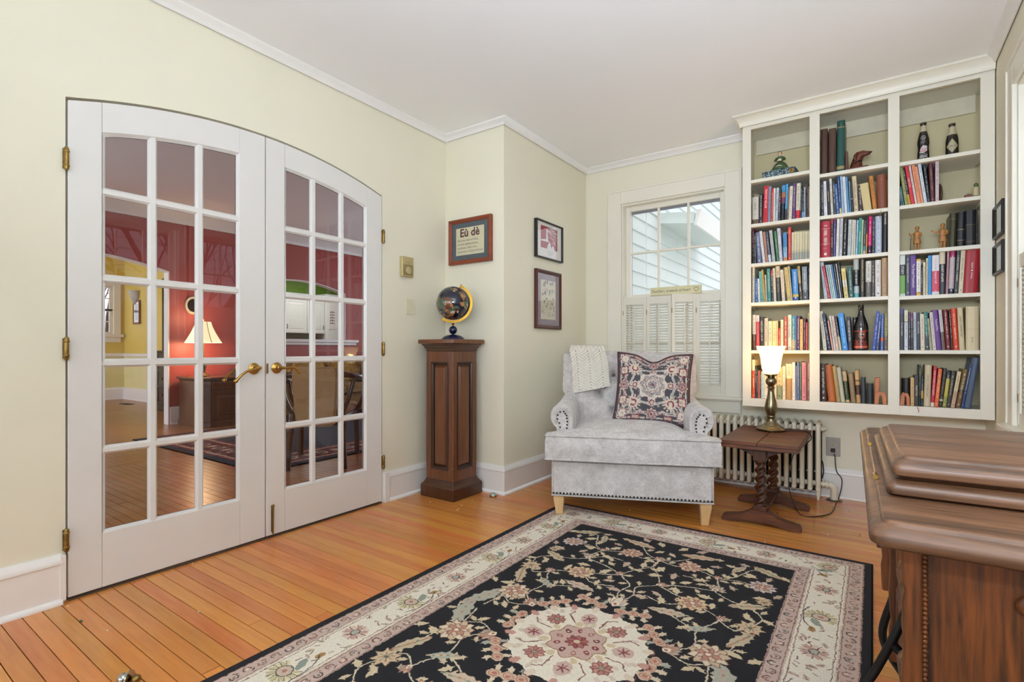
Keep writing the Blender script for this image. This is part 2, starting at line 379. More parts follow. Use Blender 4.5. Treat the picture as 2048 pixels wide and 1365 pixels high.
def wall_with_holes(name, axis, c0, c1, a0, a1, z0, z1, holes, mat):
    """axis: direction the wall runs; holes: (a0,a1,z0,z1), sorted along the run"""
    mb = MB(); a = a0
    def B(p, q, r, s):
        if q-p > 1e-4 and s-r > 1e-4: mb.box(p, q, c0, c1, r, s) if axis == 'x' else mb.box(c0, c1, p, q, r, s)
    for (p, q, r, s) in holes: B(a, p, z0, z1); B(p, q, z0, r); B(p, q, s, z1); a = q
    B(a, a1, z0, z1)
    return mb.build(name, mat, kind='structure')
WB = (-1.745, -.912, .655, 2.225)                 # back window opening
WR1, WR2 = (2.50, 3.275, .655, 2.225), (1.55, 2.325, .655, 2.225)
wall_with_holes('wall_back', 'x', YB, YB+.12, XJ-.1, XR+.12, -.02, H+.02, [WB], 'wall_paint')
wall_with_holes('wall_right', 'y', XR, XR+.12, YF-.1, YB+.12, -.02, H+.02, [(-2.9, -1.5, .655, 2.25), WR2, WR1], 'wall_paint')
wall_with_holes('wall_front', 'x', YF-.1, YF, XL-.1, XR+.12, -.02, H+.02, [(-2.42, .22, .6, 2.3)], 'wall_paint')
# --- crown moulding: small cove, 45 mm
CP = [(0, 0), (.006, -.045), (.012, -.045), (.016, -.036), (.026, -.022), (.04, -.012), (.044, -.006), (.044, 0)]
def run(name, mat, prof, path, side, z, kind='structure', cols=None):
    """sweep a profile (out, up) along a plan path; side = +1 when the room lies left of the path"""
    P = [Vector(p) for p in path]; rings = []
    for i, p in enumerate(P):
        d0 = (P[i]-P[i-1]).normalized() if i else None; d1 = (P[i+1]-P[i]).normalized() if i < len(P)-1 else None
        n0 = Vector((-d0.y, d0.x))*side if d0 is not None else None; n1 = Vector((-d1.y, d1.x))*side if d1 is not None else None
        if n0 is None: n = n1
        elif n1 is None: n = n0
        else: n = (n0+n1); n = n/(n.dot(n0))
        rings.append([(p.x+n.x*o, p.y+n.y*o, z+h) for o, h in prof])
    o = MB().loft(rings, True, True).build(name, mat, smooth=50)
    if kind: o['kind'] = kind
    return o
run('trim_1', 'trim_paint', CP, [(XL, YF), (XL, YR), (XJ, YR), (XJ, YB), (-.74, YB)], -1, H)
run('trim_2', 'trim_paint', CP, [(XR, 3.80), (XR, YF)], -1, H)
run('trim_3', 'trim_paint', CP, [(XR, YF), (XL, YF)], -1, H)
# --- baseboards: flat board, moulded cap, quarter-round shoe
BP = [(0, 0), (.03, 0), (.03, .006), (.026, .016), (.017, .021), (.016, .155), (.022, .158), (.022, .166), (.016, .178), (.008, .19), (.006, .195), (0, .195)]
run('baseboard_left', 'trim_paint', BP, [(XL, YF), (XL, DY0-.02)], -1, 0)
run('baseboard_corner', 'trim_paint', BP, [(XL, DY1+.045), (XL, YR), (XJ, YR), (XJ, YB), (XR, YB)], -1, 0)
run('baseboard_right', 'trim_paint', BP, [(XR, YB), (XR, YF)], -1, 0)
MB().box(XL-.002, XL+.028, DY1+.008, DY1+.045, 0, .195).build('trim_4', 'trim_paint', kind='structure', bevel=.002)
MB().box(XL-.002, XL+.02, DY0-.028, DY0-.008, .01, .19).build('trim_5', 'trim_paint', kind='structure', bevel=.002)
# ================================================================ the arched french doors
FX = XL+.004; TH = .042                      # room face of the doors, thickness
def glass_layout(y0, y1, left):
    if left: gy = [.765, .932, .968, 1.127, 1.163, 1.330]
    else: gy = [1.574, 1.733, 1.769, 1.926, 1.962, 2.123]
    return gy
def build_door(name, y0, y1, gy, hinge_left):
    d = struct(name)
    zb = .012; gz = [.235, .562, .598, .924, .960, 1.278, 1.314, 1.640, 1.676]    # glass rows; the top row ends under the arch
    drop = .128
    def top(y): return arch(y)-drop
    ga, gb = gy[0], gy[-1]; xa, xb = FX-TH, FX
    N = 12
    def stile(a, b): MB().prism([(a, zb)]+[(b, zb)]+[(lerp(b, a, i/N), arch(lerp(b, a, i/N))-.004) for i in range(N+1)], xa, xb, 'x').build('stile', 'door_paint', d, bevel=.0015)
    stile(y0+.001, ga-.001); stile(gb+.001, y1-.001)
    MB().prism([(lerp(ga, gb, i/N), top(lerp(ga, gb, i/N))) for i in range(N+1)]+[(lerp(gb, ga, i/N), arch(lerp(gb, ga, i/N))-.004) for i in range(N+1)], xa, xb, 'x').build('top_rail', 'door_paint', d, bevel=.001)
    MB().box(xa, xb, ga, gb, zb, gz[0]).build('bottom_rail', 'door_paint', d, bevel=.001)
    MP = [(-.018, -.004), (-.018, .004), (-.009, .0145), (.009, .0145), (.018, .004), (.018, -.004), (.009, -.0145), (-.009, -.0145)]
    xc = (xa+xb)/2+.004
    for k in (1, 3):
        yc = (gy[k]+gy[k+1])/2
        MB().loft([[(xc+p[1], yc+p[0], z) for p in MP] for z in (gz[0]-.004, top(yc)+.006)]).build('vertical_muntin', 'door_paint', d)
    for k in (1, 3, 5, 7):
        zc = (gz[k]+gz[k+1])/2
        MB().loft([[(xc+p[1]*.965, y, zc+p[0]) for p in MP] for y in (ga-.004, gb+.004)]).build('horizontal_muntin', 'door_paint', d)
    # sticking: the sloped bead round the glazed area
    bd = .013
    bead = MB()
    def sl(p, q, r, s): bead.add([p, q, r, s], [(0, 1, 2, 3)])
    for sx, x1 in ((1, xb), (-1, xa)):
        xi = xc+.004*sx
        A = [(x1, ga, gz[0]), (x1, gb, gz[0])]; B = [(xi, ga+bd, gz[0]+bd), (xi, gb-bd, gz[0]+bd)]
        sl(A[0], A[1], B[1], B[0])
        sl(A[0], B[0], (xi, ga+bd, top(ga)-bd), (x1, ga, top(ga))); sl(A[1], B[1], (xi, gb-bd, top(gb)-bd), (x1, gb, top(gb)))
        for i in range(N):
            p, q = lerp(ga, gb, i/N), lerp(ga, gb, (i+1)/N); p2, q2 = min(max(p, ga+bd), gb-bd), min(max(q, ga+bd), gb-bd)
            sl((x1, p, top(p)), (x1, q, top(q)), (xi, q2, top(q)-bd), (xi, p2, top(p)-bd))
    bead.build('glazing_bead', 'door_paint', d)
    for c in range(3):
        a, b = gy[2*c], gy[2*c+1]
        for r in range(5):
            z0 = gz[2*r]
            e = .003
            if r < 4: poly = [(a-e, z0-e), (b+e, z0-e), (b+e, gz[2*r+1]+e), (a-e, gz[2*r+1]+e)]
            else: poly = [(a-e, z0-e), (b+e, z0-e)]+[(lerp(b+e, a-e, i/6), top(lerp(b+e, a-e, i/6))) for i in range(7)]
            MB().prism(poly, xc-.0015, xc+.0015, 'x').build('glass_pane', 'pane_glass', d)
    # hinges
    hy = y0-.006 if hinge_left else y1+.006
    for zc in ((1.755, 1.003, .245) if hinge_left else (1.735, 1.003, .265)):
        h = MB()
        h.lathe([(.0, -.047), (.006, -.045), (.0085, -.038), (.0085, .038), (.006, .045), (0, .047)], FX+.009, hy, 12, cz=zc)
        h.lathe([(.0095, -.032), (.0105, -.03), (.0105, -.026), (.0095, -.024)], FX+.009, hy, 12, cz=zc).lathe([(.0095, .024), (.0105, .026), (.0105, .03), (.0095, .032)], FX+.009, hy, 12, cz=zc)
        h.box(FX-.003, FX+.004, hy-.010, hy+.010, zc-.04, zc+.04)
        h.build('hinge', 'aged_brass', d, smooth=40)
    # lever handles: round rose, neck, swan-shaped lever
    zc = .90; yr = (y1-.062 if hinge_left else y0+.058); sgn = -1 if hinge_left else 1
    for side in (1, -1):
        x0 = FX if side == 1 else FX-TH
        lv = MB()
        M = Matrix.Translation((x0, yr, zc)) @ Matrix.Rotation(P2*side, 4, 'Y')
        lv.lathe([(.0, 0), (.029, 0), (.03, .004), (.026, .008), (.022, .009), (.02, .013), (.013, .015), (.012, .03), (.012, .044), (.0, .046)], n=28).xf(M)
        tilt = -.02 if hinge_left else -.004
        pth = [(x0+side*.04, yr-sgn*.012, zc+.004), (x0+side*.042, yr, zc+.002), (x0+side*.044, yr+sgn*.03, zc+tilt*.25), (x0+side*.044, yr+sgn*.06, zc+.006+tilt*.9), (x0+side*.043, yr+sgn*.085, zc+.002+tilt*1.6), (x0+side*.04, yr+sgn*.103, zc-.010+tilt*2), (x0+side*.037, yr+sgn*.109, zc-.018+tilt*2)]
        pth = [Vector(p) for p in pth]
        sp = []
        for i in range(len(pth)-1):
            for k in range(4): sp.append(pth[i].lerp(pth[i+1], k/4))
        sp.append(pth[-1]); rr = [lerp(.010, .0062, min(1, i/10)) if i < 18 else lerp(.0062, .0105, (i-18)/6) for i in range(len(sp))]
        lv.tube(sp, rr, 10); lv.sphere(tuple(pth[-1]), .0105, 12, 8); lv.sphere(tuple(pth[0]), .0095, 10, 8)
        lv.build('lever_handle', 'brass', d, smooth=50)
    if not hinge_left:
        MB().box(FX, FX+.004, y0+.028, y0+.040, .03, .17).tube([(FX+.008, y0+.034, .02), (FX+.008, y0+.034, .165)], .0045, 8).sphere((FX+.010, y0+.034, .168), .008, 10, 8).build('floor_bolt', 'aged_brass', d, smooth=40)
        MB().box(FX-.002, FX+.002, y0+.002, y0+.012, .872, .925).build('strike_plate', 'brass', d)
    else:
        MB().box(FX-.02, FX-.004, y1-.0005, y1+.0015, .86, .94).build('latch_plate', 'brass', d)
    return d
build_door('door_1', DY0, DYC-.002, glass_layout(0, 0, True), True)
build_door('door_2', DYC+.002, DY1, glass_layout(0, 0, False), False)
# ================================================================ windows
plain('storm_frame', '8A8C94', .5, .3)
plain('window_paint', 'E9E4D6', .35, var=.015, scale=6, bump=.03, bscale=40)
def build_window(name, axis, wall, out, a0, a1, z0, z1, shade=None):
    """axis 'x': wall runs along x at y=wall, outside is +y (out=1). axis 'y': wall runs along y at x=wall, outside +x"""
    w = struct(name)
    def B(mb, p, q, d0, d1, r, s):     # along, depth (0 at wall face, + outward), height
        d0, d1 = sorted((d0, d1))
        return mb.box(p, q, wall+d0, wall+d1, r, s) if axis == 'x' else mb.box(wall+d0, wall+d1, p, q, r, s)
    ca = .115
    for (p, q, r, s, nm) in ((a0-ca, a0, z0-.01, z1+ca, 'side_casing'), (a1, a1+ca, z0-.01, z1+ca, 'side_casing'), (a0, a1, z1, z1+ca, 'head_casing')):
        m = MB(); B(m, p, q, -.02, 0, r, s); m.build(nm, 'window_paint', w, bevel=.003)
    m = MB(); B(m, a0-ca-.004, a0-ca+.016, -.026, -.002, z0-.01, z1+ca+.004); B(m, a1+ca-.016, a1+ca+.004, -.026, -.002, z0-.01, z1+ca+.004); B(m, a0-ca-.006, a1+ca+.006, -.0275, -.0005, z1+ca-.012, z1+ca+.008)
    m.build('back_band', 'window_paint', w, bevel=.003)
    m = MB(); B(m, a0-ca-.014, a1+ca+.014, -.058, .05, z0-.036, z0-.010); m.build('stool', 'window_paint', w, bevel=.007, segs=2)
    m = MB(); B(m, a0-ca+.004, a1+ca-.004, -.016, 0, z0-.135, z0-.036); B(m, a0-ca-.002, a1+ca+.002, -.024, 0, z0-.05, z0-.036); m.build('apron', 'window_paint', w, bevel=.003)
    m = MB(); B(m, a0-.001, a0+.012, .0, .12, z0, z1); B(m, a1-.012, a1+.001, .0, .12, z0, z1); B(m, a0+.002, a1-.002, .001, .119, z1-.0125, z1+.0005); B(m, a0+.002, a1-.002, .001, .119, z0-.012, z0+.004); m.build('jamb', 'window_paint', w)
    zm = (z0+z1)/2
    for (r, s, d, nm) in ((zm-.018, z1-.012, .060, 'upper_sash'), (z0+.004, zm+.018, .028, 'lower_sash')):
        f = .042; p, q = a0+.012, a1-.012
        sash = MB(); B(sash, p, p+f, d, d+.032, r, s); B(sash, q-f, q, d, d+.032, r, s); B(sash, p+f, q-f, d, d+.032, s-f, s); B(sash, p+f, q-f, d, d+.032, r, r+.034)
        sh = sash.build(nm, 'window_paint', w, bevel=.003)
        gw = (q-p-2*f)
        for k in (1, 2):
            c = p+f+gw*k/3; m = MB(); B(m, c-.009, c+.009, d+.002, d+.03, r+.03, s-f); m.build('muntin', 'window_paint', sh, bevel=.003)
        zc = (r+.034+s-f)/2; m = MB(); B(m, p+f, q-f, d+.0035, d+.0285, zc-.009, zc+.009); m.build('muntin', 'window_paint', sh, bevel=.003)
        for k in range(3):
            for (b0, b1) in ((r+.03, zc-.006), (zc+.006, s-f+.004)):
                m = MB(); B(m, p+f+gw*k/3-.004, p+f+gw*(k+1)/3+.004, d+.014, d+.017, b0, b1); m.build('glass_pane', 'pane_glass', sh)
    m = MB(); B(m, a0+.03, a0+.05, .098, .112, z0, z1-.03); B(m, a1-.05, a1-.03, .098, .112, z0, z1-.03); B(m, a0+.03, a1-.03, .098, .112, z1-.07, z1-.03); m.build('storm_window_frame', 'storm_frame', w)
    return w
build_window('window_1', 'x', YB, 1, *WB)
build_window('window_2', 'y', XR, 1, *WR1)
build_window('window_3', 'y', XR, 1, *WR2)
# unseen windows behind the camera, added for the fill lights: plain wide frames
w5 = struct('fill_window_6'); MB().box(XR+.03, XR+.09, -2.9, -1.5, .655, .72).box(XR+.03, XR+.09, -2.9, -1.5, 2.19, 2.25).box(XR+.03, XR+.09, -2.23, -2.17, .72, 2.19).build('frame_rail', 'trim_paint', w5)
w4 = struct('fill_window_4')
for p, q, r, s in ((-2.42, -2.36, .6, 2.3), (.16, .22, .6, 2.3), (-1.13, -1.07, .6, 2.3)): MB().box(p, q, YF-.09, YF-.03, r, s).build('frame_post', 'trim_paint', w4)
MB().box(-2.42, .22, YF-.09, YF-.03, .6, .66).box(-2.42, .22, YF-.09, YF-.03, 2.24, 2.3).build('frame_rail', 'trim_paint', w4)
# ================================================================ outside
# clapboard wing of the house beyond the back window
wing = struct('wall_wing')
MB().box(-2.6, -1.745, 4.24, 9.5, -.5, 4.2).build('wing_sheathing', 'siding_paint', wing)
cb = MB().prism([(0, 0), (.022, 0), (.006, .135), (0, .135)], 4.22, 9.4, 'y').mesh('clapboard', 'siding_paint')
for k in range(26): link('clapboard', cb, wing, loc=(-1.745, 0, .35+k*.122))
MB().box(-1.75, -1.70, 4.30, 4.36, -.3, .3).build('wing_foot', 'siding_paint', wing)
ev = struct('trim_6')
MB().prism([(-1.74, 2.24), (-1.38, 2.19), (-1.38, 2.30), (-1.74, 2.34)], 4.95, 6.35, 'y').build('soffit', 'siding_paint', ev)
MB().prism([(-1.379, 2.17), (-1.355, 2.17), (-1.31, 2.31), (-1.35, 2.31)], 4.93, 6.38, 'y').build('fascia', 'trim_paint', ev)
MB().tube([(-1.70, 4.55, .3), (-1.70, 4.56, 1.2), (-1.70, 4.55, 2.9)], .004, 6).build('trim_7', 'siding_paint', kind='structure')
MB().box(-30, 30, -14, 30, -.9, -.6).build('ground', plain('winter_lawn', 'C8C8BE', .9, var=.2, scale=2), kind='structure')
# the neighbour's house and a bare tree beyond the right-hand windows (the door glass mirrors them)
nb = thing('neighbor_house', 'grey clapboard house across the yard, mirrored in the door glass', 'house', (7.2, 0, -.6))
plain('neighbor_siding', 'DCDCE8', .7)
MB().box(0, 3, -2, 9, 0, 6).build('house_wall', 'neighbor_siding', nb)
nc = MB().prism([(0, 0), (-.04, 0), (-.008, .22), (0, .22)], -2, 9, 'y').mesh('clapboard', 'neighbor_siding')
for k in range(28): link('clapboard', nc, nb, loc=(0, 0, .1+k*.21))
tr = thing('bare_tree', 'leafless tree in the yard outside the right-hand windows', 'tree', (4.3, 4.2, -.6))
plain('bark', '5C4C46', .9, var=.3)
tb = MB(); rt = random.Random(5)
def branch(p, d, r, n):
    path = [p]; q = p
    for i in range(4):
        d = (d+Vector((rt.uniform(-.25, .25), rt.uniform(-.25, .25), rt.uniform(-.1, .22)))).normalized(); q = q+d*(.34 if n > 2 else .26); path.append(q)
    tb.tube(path, [lerp(r, r*.6, i/4) for i in range(5)], 5)
    if n > 0:
        for k in range(3): branch(path[rt.randint(1, 4)], (d+Vector((rt.uniform(-1, 1), rt.uniform(-1, 1), rt.uniform(-.3, .8)))).normalized(), r*.58, n-1)
branch(Vector((0, 0, 0)), Vector((0, 0, 1)), .13, 0); branch(Vector((0, 0, 1.3)), Vector((0, -.4, .9)), .09, 4); branch(Vector((0, 0, 1.35)), Vector((-.2, .5, .8)), .08, 4)
tb.build('trunk', 'bark', tr, smooth=60)
# ================================================================ furniture of the front room
wood('cherry', '45230F', '7C4622', 'z', .35, 14, 6, coat=.2)
wood('cherry_dark', '2C1608', '562D12', 'z', .35, 14, 6, coat=.2)
wood('table_wood', '35180B', '7A4424', 'x', .5, 20, 6, (.36, .66))
wood('table_wood_upright', '2C1308', '60331A', 'z', .45, 16, 6, (.36, .66))
wood('quarter_oak', '35200F', '7A543A', 'x', .45, 30, 5, (.36, .66), coat=.06)
wood('quarter_oak_upright', '2E1607', '84481A', 'z', .5, 46, 4, (.37, .64))
wood('worn_oak_edge', '35200F', '9A6E48', 'x', .35, 8, 5, coat=.2)
wood('leg_maple', 'C49C68', 'E0BE8C', 'z', .5, 14, 6)
wood('frame_wood', '6A2C14', '96482A', 'x', .4, 14, 6)
wood('mahogany_frame', '35120F', '5A241E', 'z', .35, 14, 6)
plain('black_lacquer', '1A1816', .35); plain('nailhead', '3A322A', .35, .8, var=.2); plain('cast_iron', '141414', .5, .4)
plain('radiator_paint', 'E4DDC8', .4, var=.03, scale=9); plain('black_rubber', '17151A', .5); plain('gilt', '8E6822', .26, 1, var=.2); plain('navy_stone', '12163A', .12, var=.4, scale=30)
plain('paper_cream', 'D8D0AE', .8, var=.02); plain('mat_blue', '48545E', .8); plain('paper_white', 'E6E4E2', .8, var=.01); plain('ink_maroon', '562430', .7); plain('ink_grey', '6E7068', .8)
plain('beige_plastic', 'B8A878', .45, .2, var=.04); plain('beige_dark', '8E7E54', .5); plain('outlet_steel', '9A938A', .4, .4, var=.06); plain('pewter_brass', '8E8266', .26, 1, var=.2, scale=18)
plain('chrome', 'B8B8B4', .12, 1); plain('smoky_glass', 'A8B4A8', .08, .3, var=.3)
# fabric of the club chair: mottled chenille
def chenille(name, dark, light, sc=1):
    m, nt, N, K, b = newmat(name); setp(b, .85, 0, .25); b.inputs['Sheen Weight'].default_value = .25
    tc = N.new('ShaderNodeTexCoord'); n1 = N.new('ShaderNodeTexNoise'); n1.inputs['Scale'].default_value = 14*sc; n1.inputs['Detail'].default_value = 6; n1.inputs['Roughness'].default_value = .7
    mp = N.new('ShaderNodeMapping'); mp.inputs['Scale'].default_value = (70, 70, 320); n2 = N.new('ShaderNodeTexNoise'); n2.inputs['Scale'].default_value = 1; n2.inputs['Detail'].default_value = 2
    K.new(tc.outputs['Object'], n1.inputs[0]); K.new(tc.outputs['Object'], mp.inputs[0]); K.new(mp.outputs[0], n2.inputs[0])
    a = N.new('ShaderNodeMath'); a.operation = 'MULTIPLY_ADD'; a.inputs[1].default_value = .4; K.new(n2.outputs['Fac'], a.inputs[0])
    c = N.new('ShaderNodeMath'); c.operation = 'MULTIPLY'; c.inputs[1].default_value = .6; K.new(n1.outputs['Fac'], c.inputs[0]); K.new(c.outputs[0], a.inputs[2])
    r = N.new('ShaderNodeValToRGB'); r.color_ramp.elements[0].position = .36; r.color_ramp.elements[1].position = .62; r.color_ramp.elements[0].color = L(dark); r.color_ramp.elements[1].color = L(light)
    K.new(a.outputs[0], r.inputs[0]); K.new(r.outputs[0], b.inputs['Base Color'])
    bp = N.new('ShaderNodeBump'); bp.inputs['Strength'].default_value = .25; bp.inputs['Distance'].default_value = .002; K.new(n2.outputs['Fac'], bp.inputs['Height']); K.new(bp.outputs[0], b.inputs['Normal'])
    return m
chenille('chair_chenille', 'AAA39F', 'D6D1CE')
plain('tuft_button', '6E665E', .8)
# ---------------------------------------------------------------- oriental rug
RW, RL, RCX, RCY = 1.64, 2.69, -.82, 1.545
def make_rug():
    c = Cv(RW, RL, 640, '101016'); hw, hl = RW/2, RL/2; rr = random.Random(11)
    BG, CR, PK, TA, GR, RO, DK = '101016', 'E2D9C8', 'BFA69A', 'C0A88E', '8A8C7E', '9A6A5C', '4E2C28'
    def frame(i, j, col): c.rect(i, RW-i, i, RL-i, col)
    frame(.028, 0, PK); frame(.085, 0, CR); frame(.226, 0, PK); frame(.284, 0, BG)
    for e in (.03, .083, .088, .098, .214, .224, .230, .280):
        c.line([(e, e), (RW-e, e), (RW-e, RL-e), (e, RL-e), (e, e)], .0025, '6E4A42' if e not in (.088, .224) else 'B8A890')
    # guard stripes: running scrolls with small buds
    for e in (.057, .255):
        for (p, q) in (((e, e), (RW-e, e)), ((RW-e, e), (RW-e, RL-e)), ((RW-e, RL-e), (e, RL-e)), ((e, RL-e), (e, e))):
            p, q = np.array(p), np.array(q); l = np.hypot(*(q-p)); d = (q-p)/l; n = np.array((-d[1], d[0])); k = int(l/.045)
            for i in range(k):
                m = p+d*(i+.5)*l/k; s = 1 if i % 2 else -1
                tri = [m+d*.013*math.cos(a)+n*.012*s*math.sin(a)+n*s*.003 for a in np.linspace(-.6, 3.6, 7)]
                c.line(tri, .0036, ['5C3A34', '3A3430', '6E5A4C', '7A4A40'][i % 4]); c.ell(*(m+n*s*.004), .006, .004, ['8C6A5A', '6E7466', 'D8CAB4'][i % 3], rr.random()*3)
                c.line([m-d*.016-n*.008*s, m-d*.006-n*.014*s], .003, '4A302C')
    def petals(x, y, r, n, col, edge, a0=0, wid=.5, r0=.25):
        for i in range(n):
            a = a0+2*math.pi*i/n
            P = []
            for t in np.linspace(0, 1, 7): P.append((r*(r0+(1-r0)*t), r*wid*math.sin(math.pi*min(1, t*.93+.04))*(2.2/n**.5)*.62))
            Q = P+[(u, -v) for u, v in reversed(P)]
            R2 = [(x+u*math.cos(a)-v*math.sin(a), y+u*math.sin(a)+v*math.cos(a)) for u, v in Q]
            c.poly(R2, col[i % len(col)]); c.line(R2+[R2[0]], .0022, edge)
    def rosette(x, y, r, cols=('C4AC90', 'D6C6AC'), edge='6E4238', ctr=('C9B49C', 'A06E60')):
        petals(x, y, r, 11, cols, edge, rr.random(), .62, .2); petals(x, y, r*.62, 8, (ctr[0], 'B4846E'), edge, rr.random(), .6, .1); c.ell(x, y, r*.24, r*.24, ctr[1]); c.ell(x, y, r*.12, r*.12, 'E0D4C0')
    def star(x, y, r):
        P = [(x+(r if i % 2 == 0 else r*.62)*math.cos(i*math.pi/8), y+(r if i % 2 == 0 else r*.62)*math.sin(i*math.pi/8)) for i in range(16)]
        c.poly(P, 'C4AC8C'); c.line(P+[P[0]], .002, '8C6A50')
        for i in range(8): a = i*math.pi/4; c.line([(x, y), (x+r*.5*math.cos(a), y+r*.5*math.sin(a))], .003, '7A4A3E' if i % 2 else '75786C')
        c.ell(x, y, r*.13, r*.13, '5C5A50')
    def palm(x, y, r, a, cols=('C2A890', 'B08876', 'A8A898')):
        for k, (t, s) in enumerate(((-.9, .8), (.9, .8), (-.45, .95), (.45, .95), (0, 1.05))):
            b = a+t; P = [(x+r*s*f*math.cos(b)-g*math.sin(b), y+r*s*f*math.sin(b)+g*math.cos(b)) for f, g in ((-.25, 0), (.2, r*.26), (.65, r*.2), (1, 0), (.65, -r*.2), (.2, -r*.26))]
            c.poly(P, cols[k % 3]); c.line(P+[P[0]], .002, '6E4A40')
        c.ell(x, y, r*.28, r*.22, 'DCCDB6', a); c.ell(x, y, r*.12, r*.1, '9A5C50', a)
    def bud(x, y, r, a, col='C8B496'):
        P = [(x+r*f*math.cos(a)-g*r*math.sin(a), y+r*f*math.sin(a)+g*r*math.cos(a)) for f, g in ((-1, 0), (-.2, .45), (.3, .42), (.35, .85), (.65, .3), (1.25, .05), (.65, -.3), (.35, -.7), (.3, -.4), (-.2, -.45))]
        c.poly(P, col)
    def leaf(x, y, l, a, col=('BCA88E', '9C9A88'), curve=.0):
        n = 9; up, dn = [], []
        for i in range(n+1):
            t = i/n; b = a+curve*(t-.5); px, py = x+l*(t-.5)*math.cos(b), y+l*(t-.5)*math.sin(b)+curve*l*.12*math.sin(math.pi*t)
            w = l*.17*math.sin(math.pi*min(1, t*.94+.05))*(1.15 if i % 2 else .8); up.append((px-w*math.sin(a), py+w*math.cos(a))); dn.append((px+w*math.sin(a), py-w*math.cos(a)))
        c.poly(up+dn[::-1], col[0]); c.line([(p[0]*.5+q[0]*.5, p[1]*.5+q[1]*.5) for p, q in zip(up, dn)], .006, col[1])
        for i in range(1, n, 2): c.ell((up[i][0]+dn[i][0])/2, (up[i][1]+dn[i][1])/2, .006, .004, 'B07A66' if i % 4 == 1 else '75806E', a)
    def cluster(x, y, a, n=3):
        for s in (-1, 1):
            for i in range(n): bud(x+(i-(n-1)/2)*.042*math.cos(a)-s*.03*math.sin(a), y+(i-(n-1)/2)*.042*math.sin(a)+s*.03*math.cos(a), .02, a+s*1.3, '9EA090' if i == 0 else 'D0BEA4')
        for i in range(n):
            px, py = x+(i-(n-1)/2)*.045*math.cos(a), y+(i-(n-1)/2)*.045*math.sin(a); c.ell(px, py, .025, .021, 'C4A68E', a); c.line([(px+.017*math.cos(t), py+.014*math.sin(t)) for t in np.linspace(0, 6.3, 12)], .003, '9A665A'); c.ell(px, py, .008, .007, 'A86A5C')
    cx, cyy = hw, hl
    Q = [(sx, sy) for sx in (1, -1) for sy in (1, -1)]
    # vines first
    V = [[(0, .33), (.03, .42), (.015, .5), (.08, .57), (.05, .66), (.0, .74), (0, .82)], [(.08, .57), (.16, .53), (.24, .5)], [(0, .82), (.07, .86), (.14, .96)], [(0, .82), (.08, .80), (.14, .83)],
         [(.14, .83), (.22, .80), (.27, .77), (.29, .70), (.29, .65), (.36, .60), (.43, .59)], [(.27, .77), (.33, .83), (.38, .95), (.44, .96)], [(.27, .77), (.35, .80), (.44, .80)], [(.08, .57), (.18, .62), (.29, .65)],
         [(.27, .12), (.33, .2), (.315, .30), (.36, .42), (.30, .47), (.24, .5)], [(.36, .42), (.42, .38), (.46, .42)], [(.315, .30), (.25, .33), (.18, .37)], [(.27, .12), (.34, .09), (.40, .12), (.45, .08)], [(.38, .18), (.43, .22), (.45, .33)],
         [(.46, .42), (.49, .52), (.43, .59)], [(.24, .5), (.16, .43), (.07, .45)], [(.45, .08), (.50, .03), (.46, 0)], [(.40, .12), (.42, .02)], [(.29, .65), (.22, .72), (.14, .72)]]
    def smooth(P, k=6):
        P = [np.array(p) for p in P]; P = [2*P[0]-P[1]]+P+[2*P[-1]-P[-2]]; o = []
        for i in range(1, len(P)-2):
            for t in np.linspace(0, 1, k, endpoint=False):
                o.append(.5*(2*P[i]+(P[i+1]-P[i-1])*t+(2*P[i-1]-5*P[i]+4*P[i+1]-P[i+2])*t*t+(3*P[i]-P[i-1]-3*P[i+1]+P[i+2])*t**3))
        return o+[P[-2]]
    for sx, sy in Q:
        for v in V:
            s = smooth(v); c.line([(cx+sx*p[0], cyy+sy*p[1]) for p in s], .0058, 'CDBFA6')
            for i in range(3, len(s)-2, 5):
                d = s[i+1]-s[i]; a = math.atan2(d[1]*sy, d[0]*sx)+(1.2 if i % 2 else -1.2); bud(cx+sx*s[i][0]+.026*math.cos(a), cyy+sy*s[i][1]+.026*math.sin(a), .02, a)
    F = lambda sx, sy, x, y: (cx+sx*x, cyy+sy*y)
    rr2 = random.Random(4)
    placed = [(.38, .18), (.24, .5), (.46, .42), (.36, .42), (.27, .12), (.45, .08), (.45, .33), (.18, .37), (.43, .59), (.29, .65), (.27, .77), (.44, .8), (.14, .83), (.44, .96), (.14, .96), (.08, .57), (0, .82), (.2, .19), (.21, .01), (.07, .33)]
    scat = []
    while len(scat) < 34:
        p = (rr2.uniform(.02, .515), rr2.uniform(.02, 1.04))
        if math.hypot(*p) < .30 or any(math.hypot(p[0]-q[0], p[1]-q[1]) < (.075 if q in placed else .055) for q in placed+scat): continue
        scat.append(p)
    for sx, sy in Q:
        A = lambda a: math.atan2(math.sin(a)*sy, math.cos(a)*sx)
        for i, p in enumerate(scat): bud(*F(sx, sy, *p), .026 if i % 3 else .032, A(i*1.9), 'CBB898' if i % 4 else 'B9A08C')
        leaf(*F(sx, sy, .455, .33), .15, A(1.15), ('B9A88C', 'A0765C')); leaf(*F(sx, sy, .455, .075), .20, A(1.9), ('A9A696', 'BE9C8C'), .4); leaf(*F(sx, sy, .43, .59), .15, A(.5), ('C0AA8C', '8C8E76')); leaf(*F(sx, sy, .44, .965), .15, A(2.6), ('B4A888', '9A6A50'))
        leaf(*F(sx, sy, .15, .965), .17, A(.2), ('C0A68C', 'A87664')); leaf(*F(sx, sy, .32, .32), .11, A(.6), ('A4A594', 'C2AC90')); leaf(*F(sx, sy, .19, .375), .15, A(.15), ('C4AC96', '9AA08E')); leaf(*F(sx, sy, .33, .93), .11, A(1.2))
